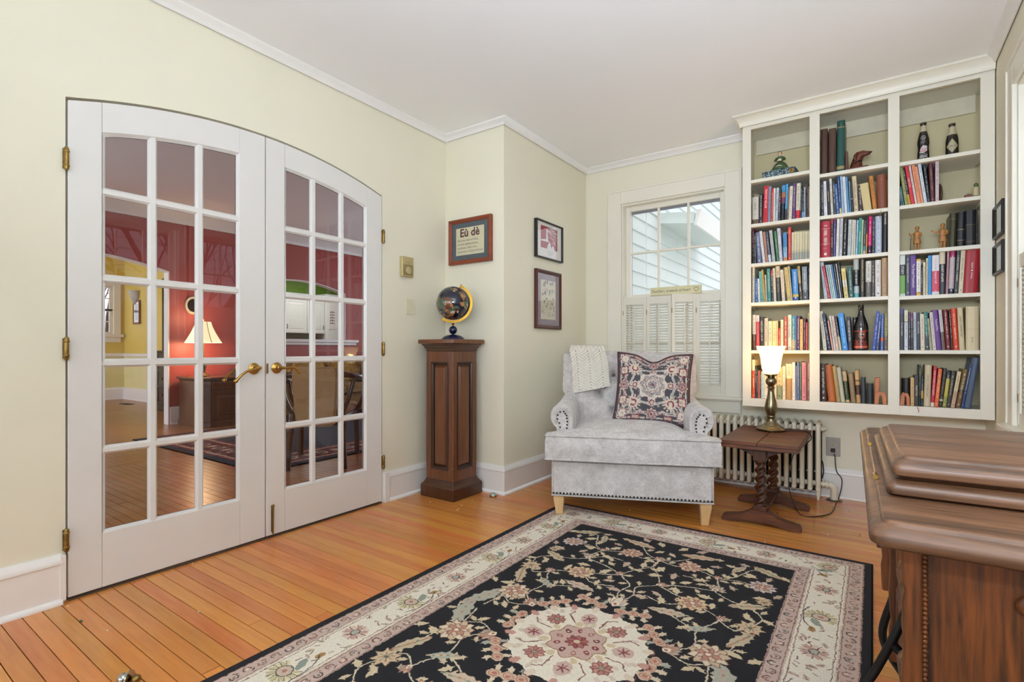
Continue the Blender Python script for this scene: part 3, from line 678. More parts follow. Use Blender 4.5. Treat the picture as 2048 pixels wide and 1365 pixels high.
        rosette(*F(sx, sy, .385, .18), .068); rosette(*F(sx, sy, .245, .495), .062, ('D2BC96', 'C8A884')); star(*F(sx, sy, .465, .43), .052); palm(*F(sx, sy, .365, .425), .038, A(1.4)); palm(*F(sx, sy, .265, .125), .055, A(.9)); palm(*F(sx, sy, .29, .66), .055, A(1.5), ('B8A894', 'A89A88', 'C4B49C'))
        palm(*F(sx, sy, .27, .775), .034, A(1.5)); rosette(*F(sx, sy, .445, .80), .058, ('B9A6A0', 'CBBEB4'), '5C4A48'); rosette(*F(sx, sy, .14, .83), .055, ('BE9A86', 'CDB49C')); palm(*F(sx, sy, .085, .575), .036, A(.5)); palm(*F(sx, sy, 0.004, .82), .042, A(1.57)); star(*F(sx, sy, .475, .66), .034)
        cluster(*F(sx, sy, .20, .19), A(2.3)); cluster(*F(sx, sy, .255, .0), A(1.57)); cluster(*F(sx, sy, .085, .285), A(.25), 3)
        palm(*F(sx, sy, .0, .315), .07, A(1.57), ('DCD0BA', 'D6C4B0', 'C8B8A6'))
    # medallion
    M = 72; P = [(cx+(.228+.012*abs(math.cos(9*t)))*math.cos(t), cyy+(.228+.012*abs(math.cos(9*t)))*math.sin(t)) for t in np.linspace(0, 2*math.pi, M)]
    c.poly(P, 'E2D8C6')
    for i in range(18):
        a = i*math.pi/9; x, y = cx+.235*math.cos(a), cyy+.235*math.sin(a); c.ell(x, y, .022, .013, 'D8C6B0' if i % 2 else 'BC8E80', a); c.line([(x+.02*math.cos(a+s), y+.02*math.sin(a+s)) for s in np.linspace(-1.4, 1.4, 6)], .003, '6E3A36')
    for i in range(60): t, r = rr.random()*6.28, rr.uniform(.10, .215); c.ell(cx+r*math.cos(t), cyy+r*math.sin(t), .014, .009, rr.choice(['CFC0AA', 'D6C2B4', 'C9BCA4']), t)
    for i in range(8):
        a = i*math.pi/4+.2; x, y = cx+.158*math.cos(a), cyy+.158*math.sin(a)
        if i % 2: petals(x, y, .036, 9, ('A87468', 'B88A7A'), '6A3430', a, .6, .2); c.ell(x, y, .008, .008, '8C8F80')
        else:
            c.ell(x, y, .036, .03, 'C4A79A', a)
            for k in range(6): b = k*math.pi/3; c.line([(x, y), (x+.02*math.cos(b), y+.02*math.sin(b))], .005, '7A3A3C')
        c.line([(cx+.12*math.cos(a+.35), cyy+.12*math.sin(a+.35)), (cx+.18*math.cos(a+.42), cyy+.18*math.sin(a+.42)), (cx+.205*math.cos(a+.3), cyy+.205*math.sin(a+.3))], .004, '6E4238')
    P = [(cx+(.096+.010*math.cos(8*t))*math.cos(t), cyy+(.096+.010*math.cos(8*t))*math.sin(t)) for t in np.linspace(0, 2*math.pi, 64)]
    for i in range(8): a = (i+.5)*math.pi/4; c.ell(cx+.112*math.cos(a), cyy+.112*math.sin(a), .016, .012, 'CDB896', a)
    c.poly(P, 'BFA094'); c.line(P+[P[0]], .0035, '8A6A44')
    for i in range(10): a = i*.628; c.ell(cx+.068*math.cos(a), cyy+.068*math.sin(a), .013, .009, ['7A3438', '5A2A30', '9A6A60'][i % 3], a); c.ell(cx+.068*math.cos(a), cyy+.068*math.sin(a), .005, .004, 'CFB4A0')
    petals(cx, cyy, .04, 10, ('8C4A48', 'A0625A'), '5A2628', 0, .6, .1); c.ell(cx, cyy, .011, .011, 'C8B49C')
    # main border: cypress rosettes, palmettes, drifting leaves
    e = .155; L1, L2 = RW-2*e, RL-2*e
    def along(s):
        s %= 2*(L1+L2)
        if s < L1: return (e+s, e), 0
        if s < L1+L2: return (RW-e, e+s-L1), P2
        if s < 2*L1+L2: return (RW-e-(s-L1-L2), RL-e), math.pi
        return (e, RL-e-(s-2*L1-L2)), -P2
    def B(s, off=0): (x, y), a = along(s); return x-off*math.sin(a), y+off*math.cos(a), a
    tot = 2*(L1+L2); n = 28; st = tot/n
    for i in range(n):
        s = i*st
        x, y, a = B(s)
        if i % 2 == 0:
            for k in range(13): b = a-2.3+k*.36; c.ell(x+.036*math.cos(b), y+.036*math.sin(b), .020, .009, 'C2B48E' if k % 2 else 'D6C8A4', b); c.line([(x+.03*math.cos(b), y+.03*math.sin(b)), (x+.055*math.cos(b+.1), y+.055*math.sin(b+.1))], .002, '56584A')
            c.ell(x, y, .028, .025, 'C6AE9C'); c.line([(x+.028*math.cos(t), y+.025*math.sin(t)) for t in np.linspace(0, 6.3, 20)], .003, '2E302C'); c.ell(x, y, .009, .008, 'A87868')
            xx, yy, _ = B(s-.05, .012); c.ell(xx, yy, .03, .014, '8C9284', a+.5); xx, yy, _ = B(s-.11, .02); c.ell(xx, yy, .018, .012, 'A07A4C', a)
            c.line([B(s+.07, .04)[:2], B(s+.02, .058)[:2], B(s-.06, .05)[:2], B(s-.11, .02)[:2]], .003, '2C2E30')
        else:
            for k in range(9): b = a+k*.7; c.ell(x+.028*math.cos(b), y+.028*math.sin(b), .017, .010, 'BE9A8C' if k % 2 else 'D2BCA8', b); c.line([(x+.02*math.cos(b+.3), y+.02*math.sin(b+.3)), (x+.046*math.cos(b+.3), y+.046*math.sin(b+.3))], .003, '6A3A38')
            c.ell(x, y, .014, .018, 'A8AA98', a); c.line([(x+.014*math.cos(t), y+.018*math.sin(t)) for t in np.linspace(0, 6.3, 12)], .003, '44282A')
        for k in range(12):
            q, o = s+rr.uniform(.06, st-.06), rr.uniform(-.055, .055); xx, yy, a2 = B(q, o); b = rr.random()*6.3
            if k % 3: c.line([(xx, yy), (xx+.016*math.cos(b), yy+.016*math.sin(b))], .0045, rr.choice(['8A5A54', '6E3E3A', 'A08478', '6A5A4A']))
            else: c.ell(xx, yy, .016, .008, rr.choice(['CBB5A4', 'BFB49E', 'B8AE9A', 'C8AE9C']), b); c.line([(xx-.014*math.cos(b), yy-.014*math.sin(b)), (xx+.014*math.cos(b), yy+.014*math.sin(b))], .002, '7A5A4C')
    c.wobble(1.2, 5); c.grain(.05)
    return c.a
imgmat('rug_wool', make_rug(), .95, .35, 700); plain('rug_edge', '0E0D12', .95, var=.2, scale=200, spec=.1)
rug = thing('rug', 'black oriental rug with cream floral border and central medallion', 'rug', (RCX, RCY, 0))
MB().grid(lambda a, b: ((a-.5)*(RW-.012), (b-.5)*(RL-.012), .011), 2, 2, uv=True).build('pile', 'rug_wool', rug, norm=False)
MB().box(-RW/2, RW/2, -RL/2, RL/2, 0.001, .0105).build('backing', 'rug_edge', rug, bevel=.003)
# ---------------------------------------------------------------- club chair
ch = thing('club_chair', 'oversized tufted greige club chair with rolled arms and pale wooden legs', 'armchair', (-1.165, 2.86, 0), math.radians(23.5))
CF = 'chair_chenille'
for x, y in ((-.417, 0), (.417, 0), (-.40, .66), (.40, .66)):
    z0 = .012 if (x < 0 and y == 0) else 0
    def ring(w, z, dx=0, dy=0): return [(x+dx+a*w, y+dy+b*w, z) for a, b in ((-1, -1), (1, -1), (1, 1), (-1, 1))]
    k = -1 if x < 0 else 1
    MB().loft([ring(.021, z0, -k*.004), ring(.024, .05, -k*.002), ring(.031, .10), ring(.031, .14)]).build('leg', 'leg_maple', ch, bevel=.003)
def hull(name, pts, z0, z1, r, mat, parent, seg=3):
    return MB().prism(pts, z0, z1, 'z').build(name, mat, parent, smooth=40, bevel=r, segs=seg)
hull('seat_base', [(-.458, -.045), (.458, -.045), (.462, .78), (-.462, .78)], .128, .345, .014, CF, ch)
# cushion: T-shaped, crowned, piped
def hwid(t): return lerp(.484, .335, sm(.10, .15, t*.66))
NU, NV = 26, 30
def ctop(u, v, k=1):
    s = u*2-1; y = -.075+v*.66; w = hwid(v); x = s*w
    edge = (1-abs(s)**5)*(1-(1-v)**9)*(1-v**10)
    return (x, y, .493+.045*edge*k+.008*math.sin(5*x+1)*edge)
def outline(z, grow=0):
    P = []
    for i in range(NV, -1, -1): P.append((-hwid(i/NV)-grow, -.075+.66*i/NV))
    n = 20
    for i in range(1, n): P.append((lerp(-.484, .484, i/n), -.075-grow-.008*math.sin(math.pi*i/n)))
    for i in range(0, NV+1): P.append((hwid(i/NV)+grow, -.075+.66*i/NV))
    return [(x, y, z) for x, y in P]
cu = MB().grid(ctop, NU, NV)
O1, O2, O3, O4 = outline(.493), outline(.46, .008), outline(.39, .010), outline(.345, .002)
n = len(O1); cu.loft([O1, O2, O3, O4], closed=False, caps=False)
cu.add([p for p in O4], [tuple(range(n))]); cu.add([O1[0], O1[-1], O4[-1], O4[0]], [(0, 1, 2, 3)])
cush = cu.build('seat_cushion', CF, ch, smooth=60)
MB().tube(outline(.491, .005), .0055, 6).build('piping', CF, cush, smooth=60); MB().tube(outline(.352, .008), .0055, 6).build('piping', CF, cush, smooth=60)
# arms
for k in (-1, 1):
    def prof(s=1.0, inset=0):
        P = [(.340, .30), (.338, .46)]
        for i in range(15):
            a = math.pi*.98-i*(math.pi*1.32)/14; P.append((.408+(.072-inset)*math.cos(a), .588+(.076-inset)*math.sin(a)))
        P += [(.440, .50), (.437, .30)]
        return P
    def row(y, inset): 
        cxx, czz = .395, .5
        return [(k*(cxx+(p[0]-cxx)*(1-inset*1.6)), y, czz+(p[1]-czz)*(1-inset*.9)) for p in prof()]
    rings = [row(.045, .16), row(.042, .10), row(.046, .04), row(.058, .008), row(.075, 0)]+[row(y, 0) for y in (.2, .34, .46)]
    b = []
    for y, dz, dx in ((.56, .006, 0), (.66, .02, -.004), (.76, .03, -.006)): b.append([(p[0]+k*dx, y, p[2]+(dz if p[2] > .5 else 0)) for p in row(y, 0)])
    MB().loft(rings+b).build('arm', CF, ch, smooth=50)
    # front panel with nailheads
    pan = [(.378, .345), (.372, .50), (.366, .56), (.372, .60), (.392, .625), (.416, .622), (.434, .60), (.436, .575), (.424, .55), (.416, .50), (.418, .345)]
    pan = [(k*x, z) for x, z in pan]
    fp = MB().prism(pan, .036, .046, 'y').build('arm_front_panel', CF, ch, smooth=40, bevel=.003)
    nl = MB(); Q = [Vector((p[0], p[1])) for p in pan]; pts = []
    for i in range(len(Q)-1):
        l = (Q[i+1]-Q[i]).length; m = max(1, round(l/.021))
        pts += [Q[i].lerp(Q[i+1], j/m) for j in range(m)]
    cen = Vector((k*.40, .52))
    for q in pts+[Q[-1]]:
        q = q+(Vector((cen.x, min(q.y, .585)))-q).normalized()*.005; nl.sphere((q.x, .0355, q.y), .0058, 8, 5, (1, .6, 1))
    nl.build('nailhead_trim', 'nailhead', ch, smooth=60)
    pl = MB()
    for i in range(10):
        a = math.pi*.95-i*(math.pi*1.2)/9; p0 = (k*(.402+.036*math.cos(a)), .0395, .587+.038*math.sin(a)); p1 = (k*(.408+.066*math.cos(a)), .050, .588+.069*math.sin(a))
        pl.tube([p0, ((p0[0]+p1[0])/2, .040, (p0[2]+p1[2])/2), p1], [.0025, .0018, .0008], 5)
    pl.build('pleats', CF, ch, smooth=60)
nl = MB()
for i in range(45): nl.sphere((lerp(-.445, .445, i/44), -.0465, .146), .0062, 8, 5, (1, .6, 1))
for k in (-1, 1):
    for i in range(8): nl.sphere((k*.461, lerp(0, .7, i/7), .146), .0062, 8, 5, (.6, 1, 1))
nl.build('nailhead_trim', 'nailhead', ch, smooth=60)
MB().box(-.459, .459, -.047, -.02, .128, .136).build('welt', CF, ch, bevel=.003)
# tufted back
TB = [(-.30, .70), (0, .70), (.30, .70), (-.15, .83), (.15, .83), (-.45, .83), (.45, .83)]
TB = [(x, z) for z, xs in ((.815, (-.32, -.10, .13, .34)), (.69, (-.20, .02, .25)), (.57, (-.10, .14))) for x in xs]
def bh(z): return lerp(.338, .462, sm(.55, .72, z))
def back_front(x, z, hw):
    y = .555+(z-.45)*.30; s = x/hw
    y += -.065*(1-abs(s)**5)*(1-sm(.86, .985, z)**2)-.01
    for bx, bz in TB:
        d2 = (x-bx)**2+(z-bz)**2; y += .046*math.exp(-d2/(2*.020**2))+.022*math.exp(-d2/(2*.055**2))
    for i, (bx, bz) in enumerate(TB):
        for cx2, cz2 in TB[i+1:]:
            if math.hypot(cx2-bx, cz2-bz) < .20 and abs(cz2-bz) > .05:
                d = Vector((cx2-bx, cz2-bz)); l = d.length; t = ((x-bx)*d.x+(z-bz)*d.y)/l/l
                if 0 < t < 1: q = abs((x-bx)*d.y-(z-bz)*d.x)/l; y += .015*math.exp(-(q/.009)**2)
    if z > .815:
        for bx in (-.32, -.10, .13, .34): y += .010*math.exp(-((x-bx)/.008)**2)
    return y
NX = 150
zs = list(np.linspace(.42, .955, 84)); cols = []
for i in range(NX+1):
    s = i/NX*2-1; ring = []
    for z in zs: hw = bh(z); ring.append((s*hw, back_front(s*hw, z, hw), z))
    sc = .006*math.sin(abs(s)*9)
    yt = .555+(.955-.45)*.30; zt = .985-.02*abs(s)**3+sc
    hw = bh(.97)*(1 if True else 1)
    ring += [(s*hw, yt+.008, lerp(.955, zt, .75)), (s*hw, yt+.04, zt), (s*hw, yt+.08, zt-.004), (s*hw, yt+.115, .945)]
    for z in (.85, .7, .5, .42): hw2 = bh(z); ring.append((s*hw2, .555+(z-.45)*.22+.115, z))
    cols.append(ring)
bk = MB().loft(cols, True, True).build('backrest', CF, ch, smooth=70)
hull('back_panel', [(-.45, .60), (.45, .60), (.45, .80), (-.45, .80)], .30, .60, .02, CF, ch)
for bx, bz in TB: MB().sphere((bx, back_front(bx, bz, bh(bz))-.006, bz), .012, 10, 6, (1, .6, 1)).build('tuft_button', 'tuft_button', ch, smooth=60)
chM = Matrix.Translation((-1.165, 2.86, 0)) @ Matrix.Rotation(math.radians(23.5), 4, 'Z')
# ---------------------------------------------------------------- throw over the chair back
def chevron(name):
    m, nt, N, K, b = newmat(name); setp(b, .95, 0, .1); tc = N.new('ShaderNodeTexCoord'); sp = N.new('ShaderNodeSeparateXYZ'); K.new(tc.outputs['UV'], sp.inputs[0])
    def mth(op, a, bb=None, c=None):
        n = N.new('ShaderNodeMath'); n.operation = op
        for i, v in enumerate((a, bb, c)):
            if v is None: continue
            if isinstance(v, (int, float)): n.inputs[i].default_value = v
            else: K.new(v, n.inputs[i])
        return n.outputs[0]
    u = mth('MULTIPLY', sp.outputs[0], 3.0); tri = mth('PINGPONG', u, .5); vv = mth('MULTIPLY', sp.outputs[1], 24.); w = mth('ADD', vv, mth('MULTIPLY', tri, 3.2)); s = mth('SINE', mth('MULTIPLY', w, 6.283))
    hole = mth('MULTIPLY', mth('LESS_THAN', mth('ABSOLUTE', mth('SUBTRACT', tri, .48)), .016), mth('GREATER_THAN', mth('SINE', mth('MULTIPLY', vv, 6.283)), .3))
    r = N.new('ShaderNodeMapRange'); r.inputs[1].default_value = -1; r.inputs[2].default_value = 1; K.new(s, r.inputs[0])
    mx = N.new('ShaderNodeMixRGB'); mx.inputs[1].default_value = L('DAD3C4'); mx.inputs[2].default_value = L('E6E0D4'); K.new(r.outputs[0], mx.inputs[0])
    m2 = N.new('ShaderNodeMixRGB'); m2.inputs[2].default_value = L('A89F8E'); K.new(mx.outputs[0], m2.inputs[1]); K.new(hole, m2.inputs[0]); K.new(m2.outputs[0], b.inputs['Base Color'])
    bp = N.new('ShaderNodeBump'); bp.inputs['Strength'].default_value = .7; bp.inputs['Distance'].default_value = .004; K.new(s, bp.inputs['Height']); K.new(bp.outputs[0], b.inputs['Normal'])
chevron('knit_throw')
tw = thing('throw_blanket', 'folded cream chevron-knit throw hung over the club chair back', 'blanket', (-1.165, 2.86, 0), math.radians(23.5))
def thpos(a, s, off):      # a across 0..1, s along: 0 behind, up and over, down the front
    x = lerp(-.415, -.160, a)
    if s < .25: z = lerp(.80, .985, s/.25); y = .555+(z-.45)*.22+.115+.012+off; x += .01*(.25-s)
    elif s < .42: t = (s-.25)/.17; y = lerp(.555+(.985-.45)*.22+.125, .545+.505*.30-.01, t); z = .992+.012*math.sin(math.pi*t)+off; 
    else:
        t = (s-.42)/.58; z = lerp(.99, .690+.055*a, t); hw = bh(max(z, .60)); y = .555+(z-.45)*.30-.065*(1-abs(x/hw)**5)*(1-sm(.86, .985, z)**2)-.026-off-.006*math.sin(a*9+t*3); x += .045*t+.006*math.sin(t*5)
    return (x, y, z)
for k, (off, mx) in enumerate(((0, .965), (.012, .985), (.024, 1.0))):
    m = MB(); m.grid(lambda a, s: thpos(a, s*mx, off+.005), 16, 40, uv=True); m.grid(lambda a, s: thpos(a, s*mx, off-.004), 16, 40, uv=True)
    rim = [(0, s/40) for s in range(41)]+[(a/16, 1) for a in range(1, 17)]+[(1, s/40) for s in range(39, -1, -1)]
    m.loft([[thpos(a, s*mx, off+.005) for a, s in rim], [thpos(a, s*mx, off-.004) for a, s in rim]], closed=False, caps=False)
    m.build('fold', 'knit_throw', tw, smooth=70)
# ---------------------------------------------------------------- patterned pillow
def make_pillow():
    c = Cv(1, 1, 420, '48474C'); rr = random.Random(8); CRM, RED, TAN, PNK, BLU = 'C6BCB0', '7E404A', 'B8A290', 'B8A69E', '908E8E'
    rr2 = random.Random(3)
    def medal(x, y, r, cols, edge=None):
        for k, q in enumerate((1, .72, .45, .2)):
            P = [(x+r*q*(1+.12*math.cos(8*t+k))*math.cos(t), y+r*q*(1+.12*math.cos(8*t+k))*math.sin(t)) for t in np.linspace(0, 6.283, 40)]
            c.poly(P, cols[k % len(cols)]); 
            if edge: c.line(P, .006, edge)
    def flame(x, y, r, a):
        for i in range(14): b = a+i*.45; c.line([(x+r*.55*math.cos(b), y+r*.55*math.sin(b)), (x+r*1.1*math.cos(b+.12), y+r*1.1*math.sin(b+.12))], r*.22, [CRM, TAN, 'CDB9AA'][i % 3])
        c.ell(x, y, r*.7, r*.7, 'CDB9A6'); c.line([(x+r*.4*math.cos(t+a), y+r*.4*math.sin(t+a)) for t in np.linspace(0, 4.4, 10)], r*.22, RED); c.ell(x, y, r*.2, r*.2, CRM)
    for s in (0, 1):
        for e in (.02, .05, .105, .13):
            if s == 0: c.line([(e, e), (1-e, e), (1-e, 1-e), (e, 1-e), (e, e)], .02 if e in (.05, .105) else .01, {.02: '5A4A50', .05: CRM, .105: PNK, .13: CRM}[e])
    # lattice of strapwork
    for p in ([(.2, .13), (.3, .28), (.5, .22), (.7, .28), (.8, .13)], [(.2, .87), (.3, .72), (.5, .78), (.7, .72), (.8, .87)], [(.13, .2), (.24, .36), (.18, .5), (.24, .64), (.13, .8)], [(.87, .2), (.76, .36), (.82, .5), (.76, .64), (.87, .8)]):
        c.line(p, .03, CRM); c.line(p, .010, BLU)
    medal(.5, .5, .21, [CRM, '9C9A98', TAN, CRM], '7A4A4C'); medal(.5, .5, .12, ['B9AEA4', CRM, BLU, RED], '6A4A50')
    for i in range(8): a = i*math.pi/4; x, y = .5+.245*math.cos(a), .5+.245*math.sin(a); (medal(x, y, .052, [CRM, RED, TAN, CRM]) if i % 2 == 0 else c.ell(x, y, .03, .03, BLU))
    for x, y in ((.25, .25), (.75, .25), (.25, .75), (.75, .75)): flame(x, y, .095, math.atan2(y-.5, x-.5))
    for x, y, a in ((.5, .10, P2), (.5, .90, -P2), (.10, .5, 0), (.90, .5, math.pi)):
        medal(x, y, .075, [CRM, BLU, 'CDB9A6', RED], '7A3A40'); 
        for k in (-1, 1): dx, dy = (-math.sin(a)*k, math.cos(a)*k); c.line([(x+dx*.09, y+dy*.09), (x+dx*.15+math.cos(a)*.05, y+dy*.15+math.sin(a)*.05), (x+dx*.22, y+dy*.22)], .022, PNK); c.line([(x+dx*.09, y+dy*.09), (x+dx*.16, y+dy*.16)], .008, RED)
    for x, y in ((.11, .11), (.89, .11), (.11, .89), (.89, .89)): medal(x, y, .07, [RED, 'CDB9A6', CRM, RED], 'D4CABB')
    for y in (.29, .71):
        for x in (.10, .90): c.rect(x-.055, x+.055, y-.06, y+.06, RED); c.rect(x-.04, x+.04, y-.045, y+.045, 'CFC0B0'); c.ell(x, y, .02, .03, TAN)
        for x in (.29, .71): c.rect(x-.06, x+.06, (.06 if y < .5 else .94)-.028, (.06 if y < .5 else .94)+.028, RED); c.rect(x-.045, x+.045, (.06 if y < .5 else .94)-.016, (.06 if y < .5 else .94)+.016, TAN)
    for i in range(260):
        x, y = rr.random(), rr.random(); b = rr.random()*6.3; c.line([(x, y), (x+.022*math.cos(b), y+.022*math.sin(b))], .007, rr.choice([CRM, CRM, 'B8B0AA', RED, BLU, '4A4C55', TAN]))
    c.wobble(1.6, 4); c.wobble(1.0, 2, 5); c.grain(.13)
    return c.a
imgmat('pillow_weave', make_pillow(), .95, .3, 300)
pil = thing('throw_pillow', 'square medallion-patterned pillow in navy, cream and red on the club chair', 'pillow')
def pil_pt(u, v, side):
    s, t = u*2-1, v*2-1
    th = .078*max(0, (1-s*s))**.42*max(0, (1-t*t))**.42
    x = .245*s*(1-.07*(1-t*t)); z = .245*t*(1-.05*(1-s*s))
    ch_ = math.exp(-((s+.02)/.34)**2)*sm(.1, 1, t); z -= .055*ch_; th *= 1-.35*ch_
    return (x, side*th, z)
m = MB(); m.grid(lambda u, v: pil_pt(u, v, -1), 28, 28, uv=True); m.grid(lambda u, v: pil_pt(u, v, 1), 28, 28, uv=True)
m.build('cover', 'pillow_weave', pil, smooth=80)
rim = [(i/28, 0) for i in range(28)]+[(1, i/28) for i in range(28)]+[(1-i/28, 1) for i in range(28)]+[(0, 1-i/28) for i in range(29)]
MB().tube([pil_pt(u, v, 0) for u, v in rim], .0055, 6).build('piping', plain('pillow_piping', '5E3034', .9, var=.25, scale=120), pil, smooth=60)
pil.matrix_world = chM @ Matrix.Translation((.155, .415, .742)) @ Matrix.Rotation(math.radians(-20), 4, 'X') @ Matrix.Rotation(math.radians(4), 4, 'Y') @ Matrix.Rotation(math.radians(-6), 4, 'Z')
# ---------------------------------------------------------------- pedestal
wood('dark_glaze', '1E0E05', '40210E', 'z', .35, 14, 6, coat=.2)
pd = thing('pedestal', 'tall square cherry-wood pedestal with raised panels in the corner', 'pedestal', (-2.385, 2.665, 0))
def sq(w, z): return [(-w, -w, z), (w, -w, z), (w, w, z), (-w, w, z)]
MB().loft([sq(.148, 0), sq(.150, .004), sq(.150, .075), sq(.147, .082), sq(.143, .086), sq(.134, .096), sq(.124, .115), sq(.122, .124)]).build('base', 'cherry_dark', pd, bevel=.0015)
MB().loft([sq(.104, .12), sq(.104, .985)]).build('shaft', 'cherry', pd)
for a in range(4):
    M = Matrix.Rotation(a*P2, 4, 'Z'); f = MB()
    for x0, x1, z0, z1 in ((-.1205, -.080, .12, .985), (.080, .1205, .12, .985), (-.08, .08, .12, .19), (-.08, .08, .915, .985)): f.box(x0, x1, -.1215, -.103, z0, z1)
    f.xf(M).build('panel_frame', 'cherry', pd, bevel=.001)
    def pr(x0, x1, z0, z1, y): return [(x0, y, z0), (x1, y, z0), (x1, y, z1), (x0, y, z1)]
    MB().loft([pr(-.08, .08, .19, .915, -.1235), pr(-.076, .076, .194, .911, -.1245), pr(-.072, .072, .198, .907, -.1235), pr(-.066, .066, .204, .901, -.116), pr(-.061, .061, .209, .896, -.114), pr(-.058, .058, .212, .893, -.1055), pr(-.052, .052, .218, .887, -.1055)], caps=False).xf(M).build('panel_moulding', 'dark_glaze', pd)
    MB().loft([pr(-.056, .056, .214, .891, -.104), pr(-.052, .052, .218, .887, -.108), pr(-.044, .044, .227, .878, -.119), pr(-.042, .042, .229, .876, -.1205)]).xf(M).build('raised_panel', 'cherry', pd)
    MB().tube([(.1175, -.1175, .22), (.1175, -.1175, .885)], .006, 8).sphere((.1175, -.1175, .205), .0075, 8, 6).sphere((.1175, -.1175, .90), .0075, 8, 6).xf(M).build('corner_bead', 'cherry', pd, smooth=50)
MB().loft([sq(.119, .985), sq(.123, .99), sq(.124, 1.003), sq(.132, 1.012), sq(.134, 1.022), sq(.142, 1.028), sq(.146, 1.036)]).build('capital', 'cherry_dark', pd, bevel=.001)
MB().loft([sq(.160, 1.038), sq(.162, 1.041), sq(.162, 1.064), sq(.159, 1.067)]).build('top_slab', 'cherry', pd, bevel=.002)
# ---------------------------------------------------------------- gemstone globe
def globe_mat():
    m, nt, N, K, b = newmat('gemstone_globe'); setp(b, .08); b.inputs['Coat Weight'].default_value = .6
    tc = N.new('ShaderNodeTexCoord'); n = N.new('ShaderNodeTexNoise'); n.inputs['Scale'].default_value = 11; n.inputs['Detail'].default_value = 5; K.new(tc.outputs['Object'], n.inputs[0])
    v = N.new('ShaderNodeTexVoronoi'); v.inputs['Scale'].default_value = 42; K.new(tc.outputs['Object'], v.inputs[0])
    sp = N.new('ShaderNodeSeparateColor'); K.new(v.outputs['Color'], sp.inputs[0])
    r = N.new('ShaderNodeValToRGB'); r.color_ramp.interpolation = 'CONSTANT'; e = r.color_ramp.elements; e[0].color = L('6E4A34'); e[1].position = .2; e[1].color = L('9A6A3C')
    for p, c in ((.35, '3E5A44'), (.5, '7A5A48'), (.62, 'B8A88C'), (.72, '5A3430'), (.85, 'A87A4A')): q = e.new(p); q.color = L(c)
    K.new(sp.outputs[0], r.inputs[0])
    mr = N.new('ShaderNodeMapRange'); mr.inputs[1].default_value = .485; mr.inputs[2].default_value = .492; K.new(n.outputs['Fac'], mr.inputs[0])
    mx = N.new('ShaderNodeMixRGB'); mx.inputs[1].default_value = L('12122A'); K.new(mr.outputs[0], mx.inputs[0]); K.new(r.outputs[0], mx.inputs[2]); K.new(mx.outputs[0], b.inputs['Base Color'])
globe_mat()
gl = thing('gemstone_globe', 'dark gemstone globe in a gold meridian standing on the cherry pedestal', 'globe', (-2.378, 2.672, 1.067))
MB().lathe([(.076, 0), (.079, .003), (.076, .010), (.062, .022), (.04, .031), (.012, .035), (0, .036)], n=36).build('base', 'navy_stone', gl, smooth=50)
MB().sphere((0, 0, .066), .029, 24, 16).lathe([(.010, .03), (.007, .036), (.01, .042)], n=16).build('stem_ball', 'navy_stone', gl, smooth=60)
MB().lathe([(.008, .092), (.005, .097), (.008, .104), (.011, .112)], n=16).build('stem_collar', 'gilt', gl, smooth=60)
gz = .252
ax = Vector((RGT[0], RGT[1], 0)); tilt = math.radians(24)
m = MB(); rings = []
for i in range(41):
    a = math.radians(90)-i*math.radians(190)/40+math.radians(0)
    d = (ax*math.cos(a)+Vector((0, 0, 1))*math.sin(a)); d = Matrix.Rotation(tilt, 3, Vector((FWD[0], FWD[1], 0))) @ d if True else d
    c0 = Vector((0, 0, gz)); nrm = Vector((FWD[0], FWD[1], 0)); r0, r1, w = .121, .136, .009
    rings.append([c0+d*r0-nrm*w, c0+d*r1-nrm*w, c0+d*r1+nrm*w, c0+d*r0+nrm*w])
mer = m.loft(rings).build('meridian', 'gilt', gl, smooth=40)
mer.rotation_euler = (0, 0, 0)
pol = Matrix.Rotation(tilt, 3, Vector((FWD[0], FWD[1], 0))) @ Vector((0, 0, 1))
MB().tube([Vector((0, 0, gz))-pol*.142, Vector((0, 0, gz))-pol*.115], .004, 8).tube([Vector((0, 0, gz))+pol*.115, Vector((0, 0, gz))+pol*.142], .004, 8).build('axis_pin', 'gilt', gl, smooth=60)
gs = MB().sphere((0, 0, 0), .1165, 48, 32).build('sphere', 'gemstone_globe', gl, smooth=80); gs.location = (0, 0, gz); gs.rotation_euler = (0, 0, 2.1)
# ---------------------------------------------------------------- thermostat, switch plate
th = thing('thermostat', 'beige box thermostat with round dial on the yellow wall above the switch plate', 'thermostat', (XL, 2.455, 1.562))
MB().box(0, .028, -.052, .052, -.068, .068).build('body', 'beige_plastic', th, bevel=.003)
MB().box(.028, .030, -.044, .044, .022, .060).build('display_panel', 'beige_plastic', th, bevel=.0015); MB().box(.0295, .0305, -.020, .020, .026, .029).build('scale_mark', 'beige_dark', th)
MB().box(.028, .029, -.044, .044, -.060, .014).build('dial_panel', 'beige_dark', th)
MB().lathe([(.027, 0), (.027, .006), (.024, .008), (0, .008)], n=28).xf(Matrix.Translation((.029, .002, -.024)) @ Matrix.Rotation(P2, 4, 'Y')).build('dial', 'beige_plastic', th, smooth=40)
sw = thing('switch_plate', 'blank cream cover plate on the wall left of the globe', 'wall plate', (XL, 2.50, 1.293))
MB().box(0, .006, -.040, .040, -.052, .052).build('plate', plain('plate_cream', 'DDD8B8', .35), sw, bevel=.002, segs=2)
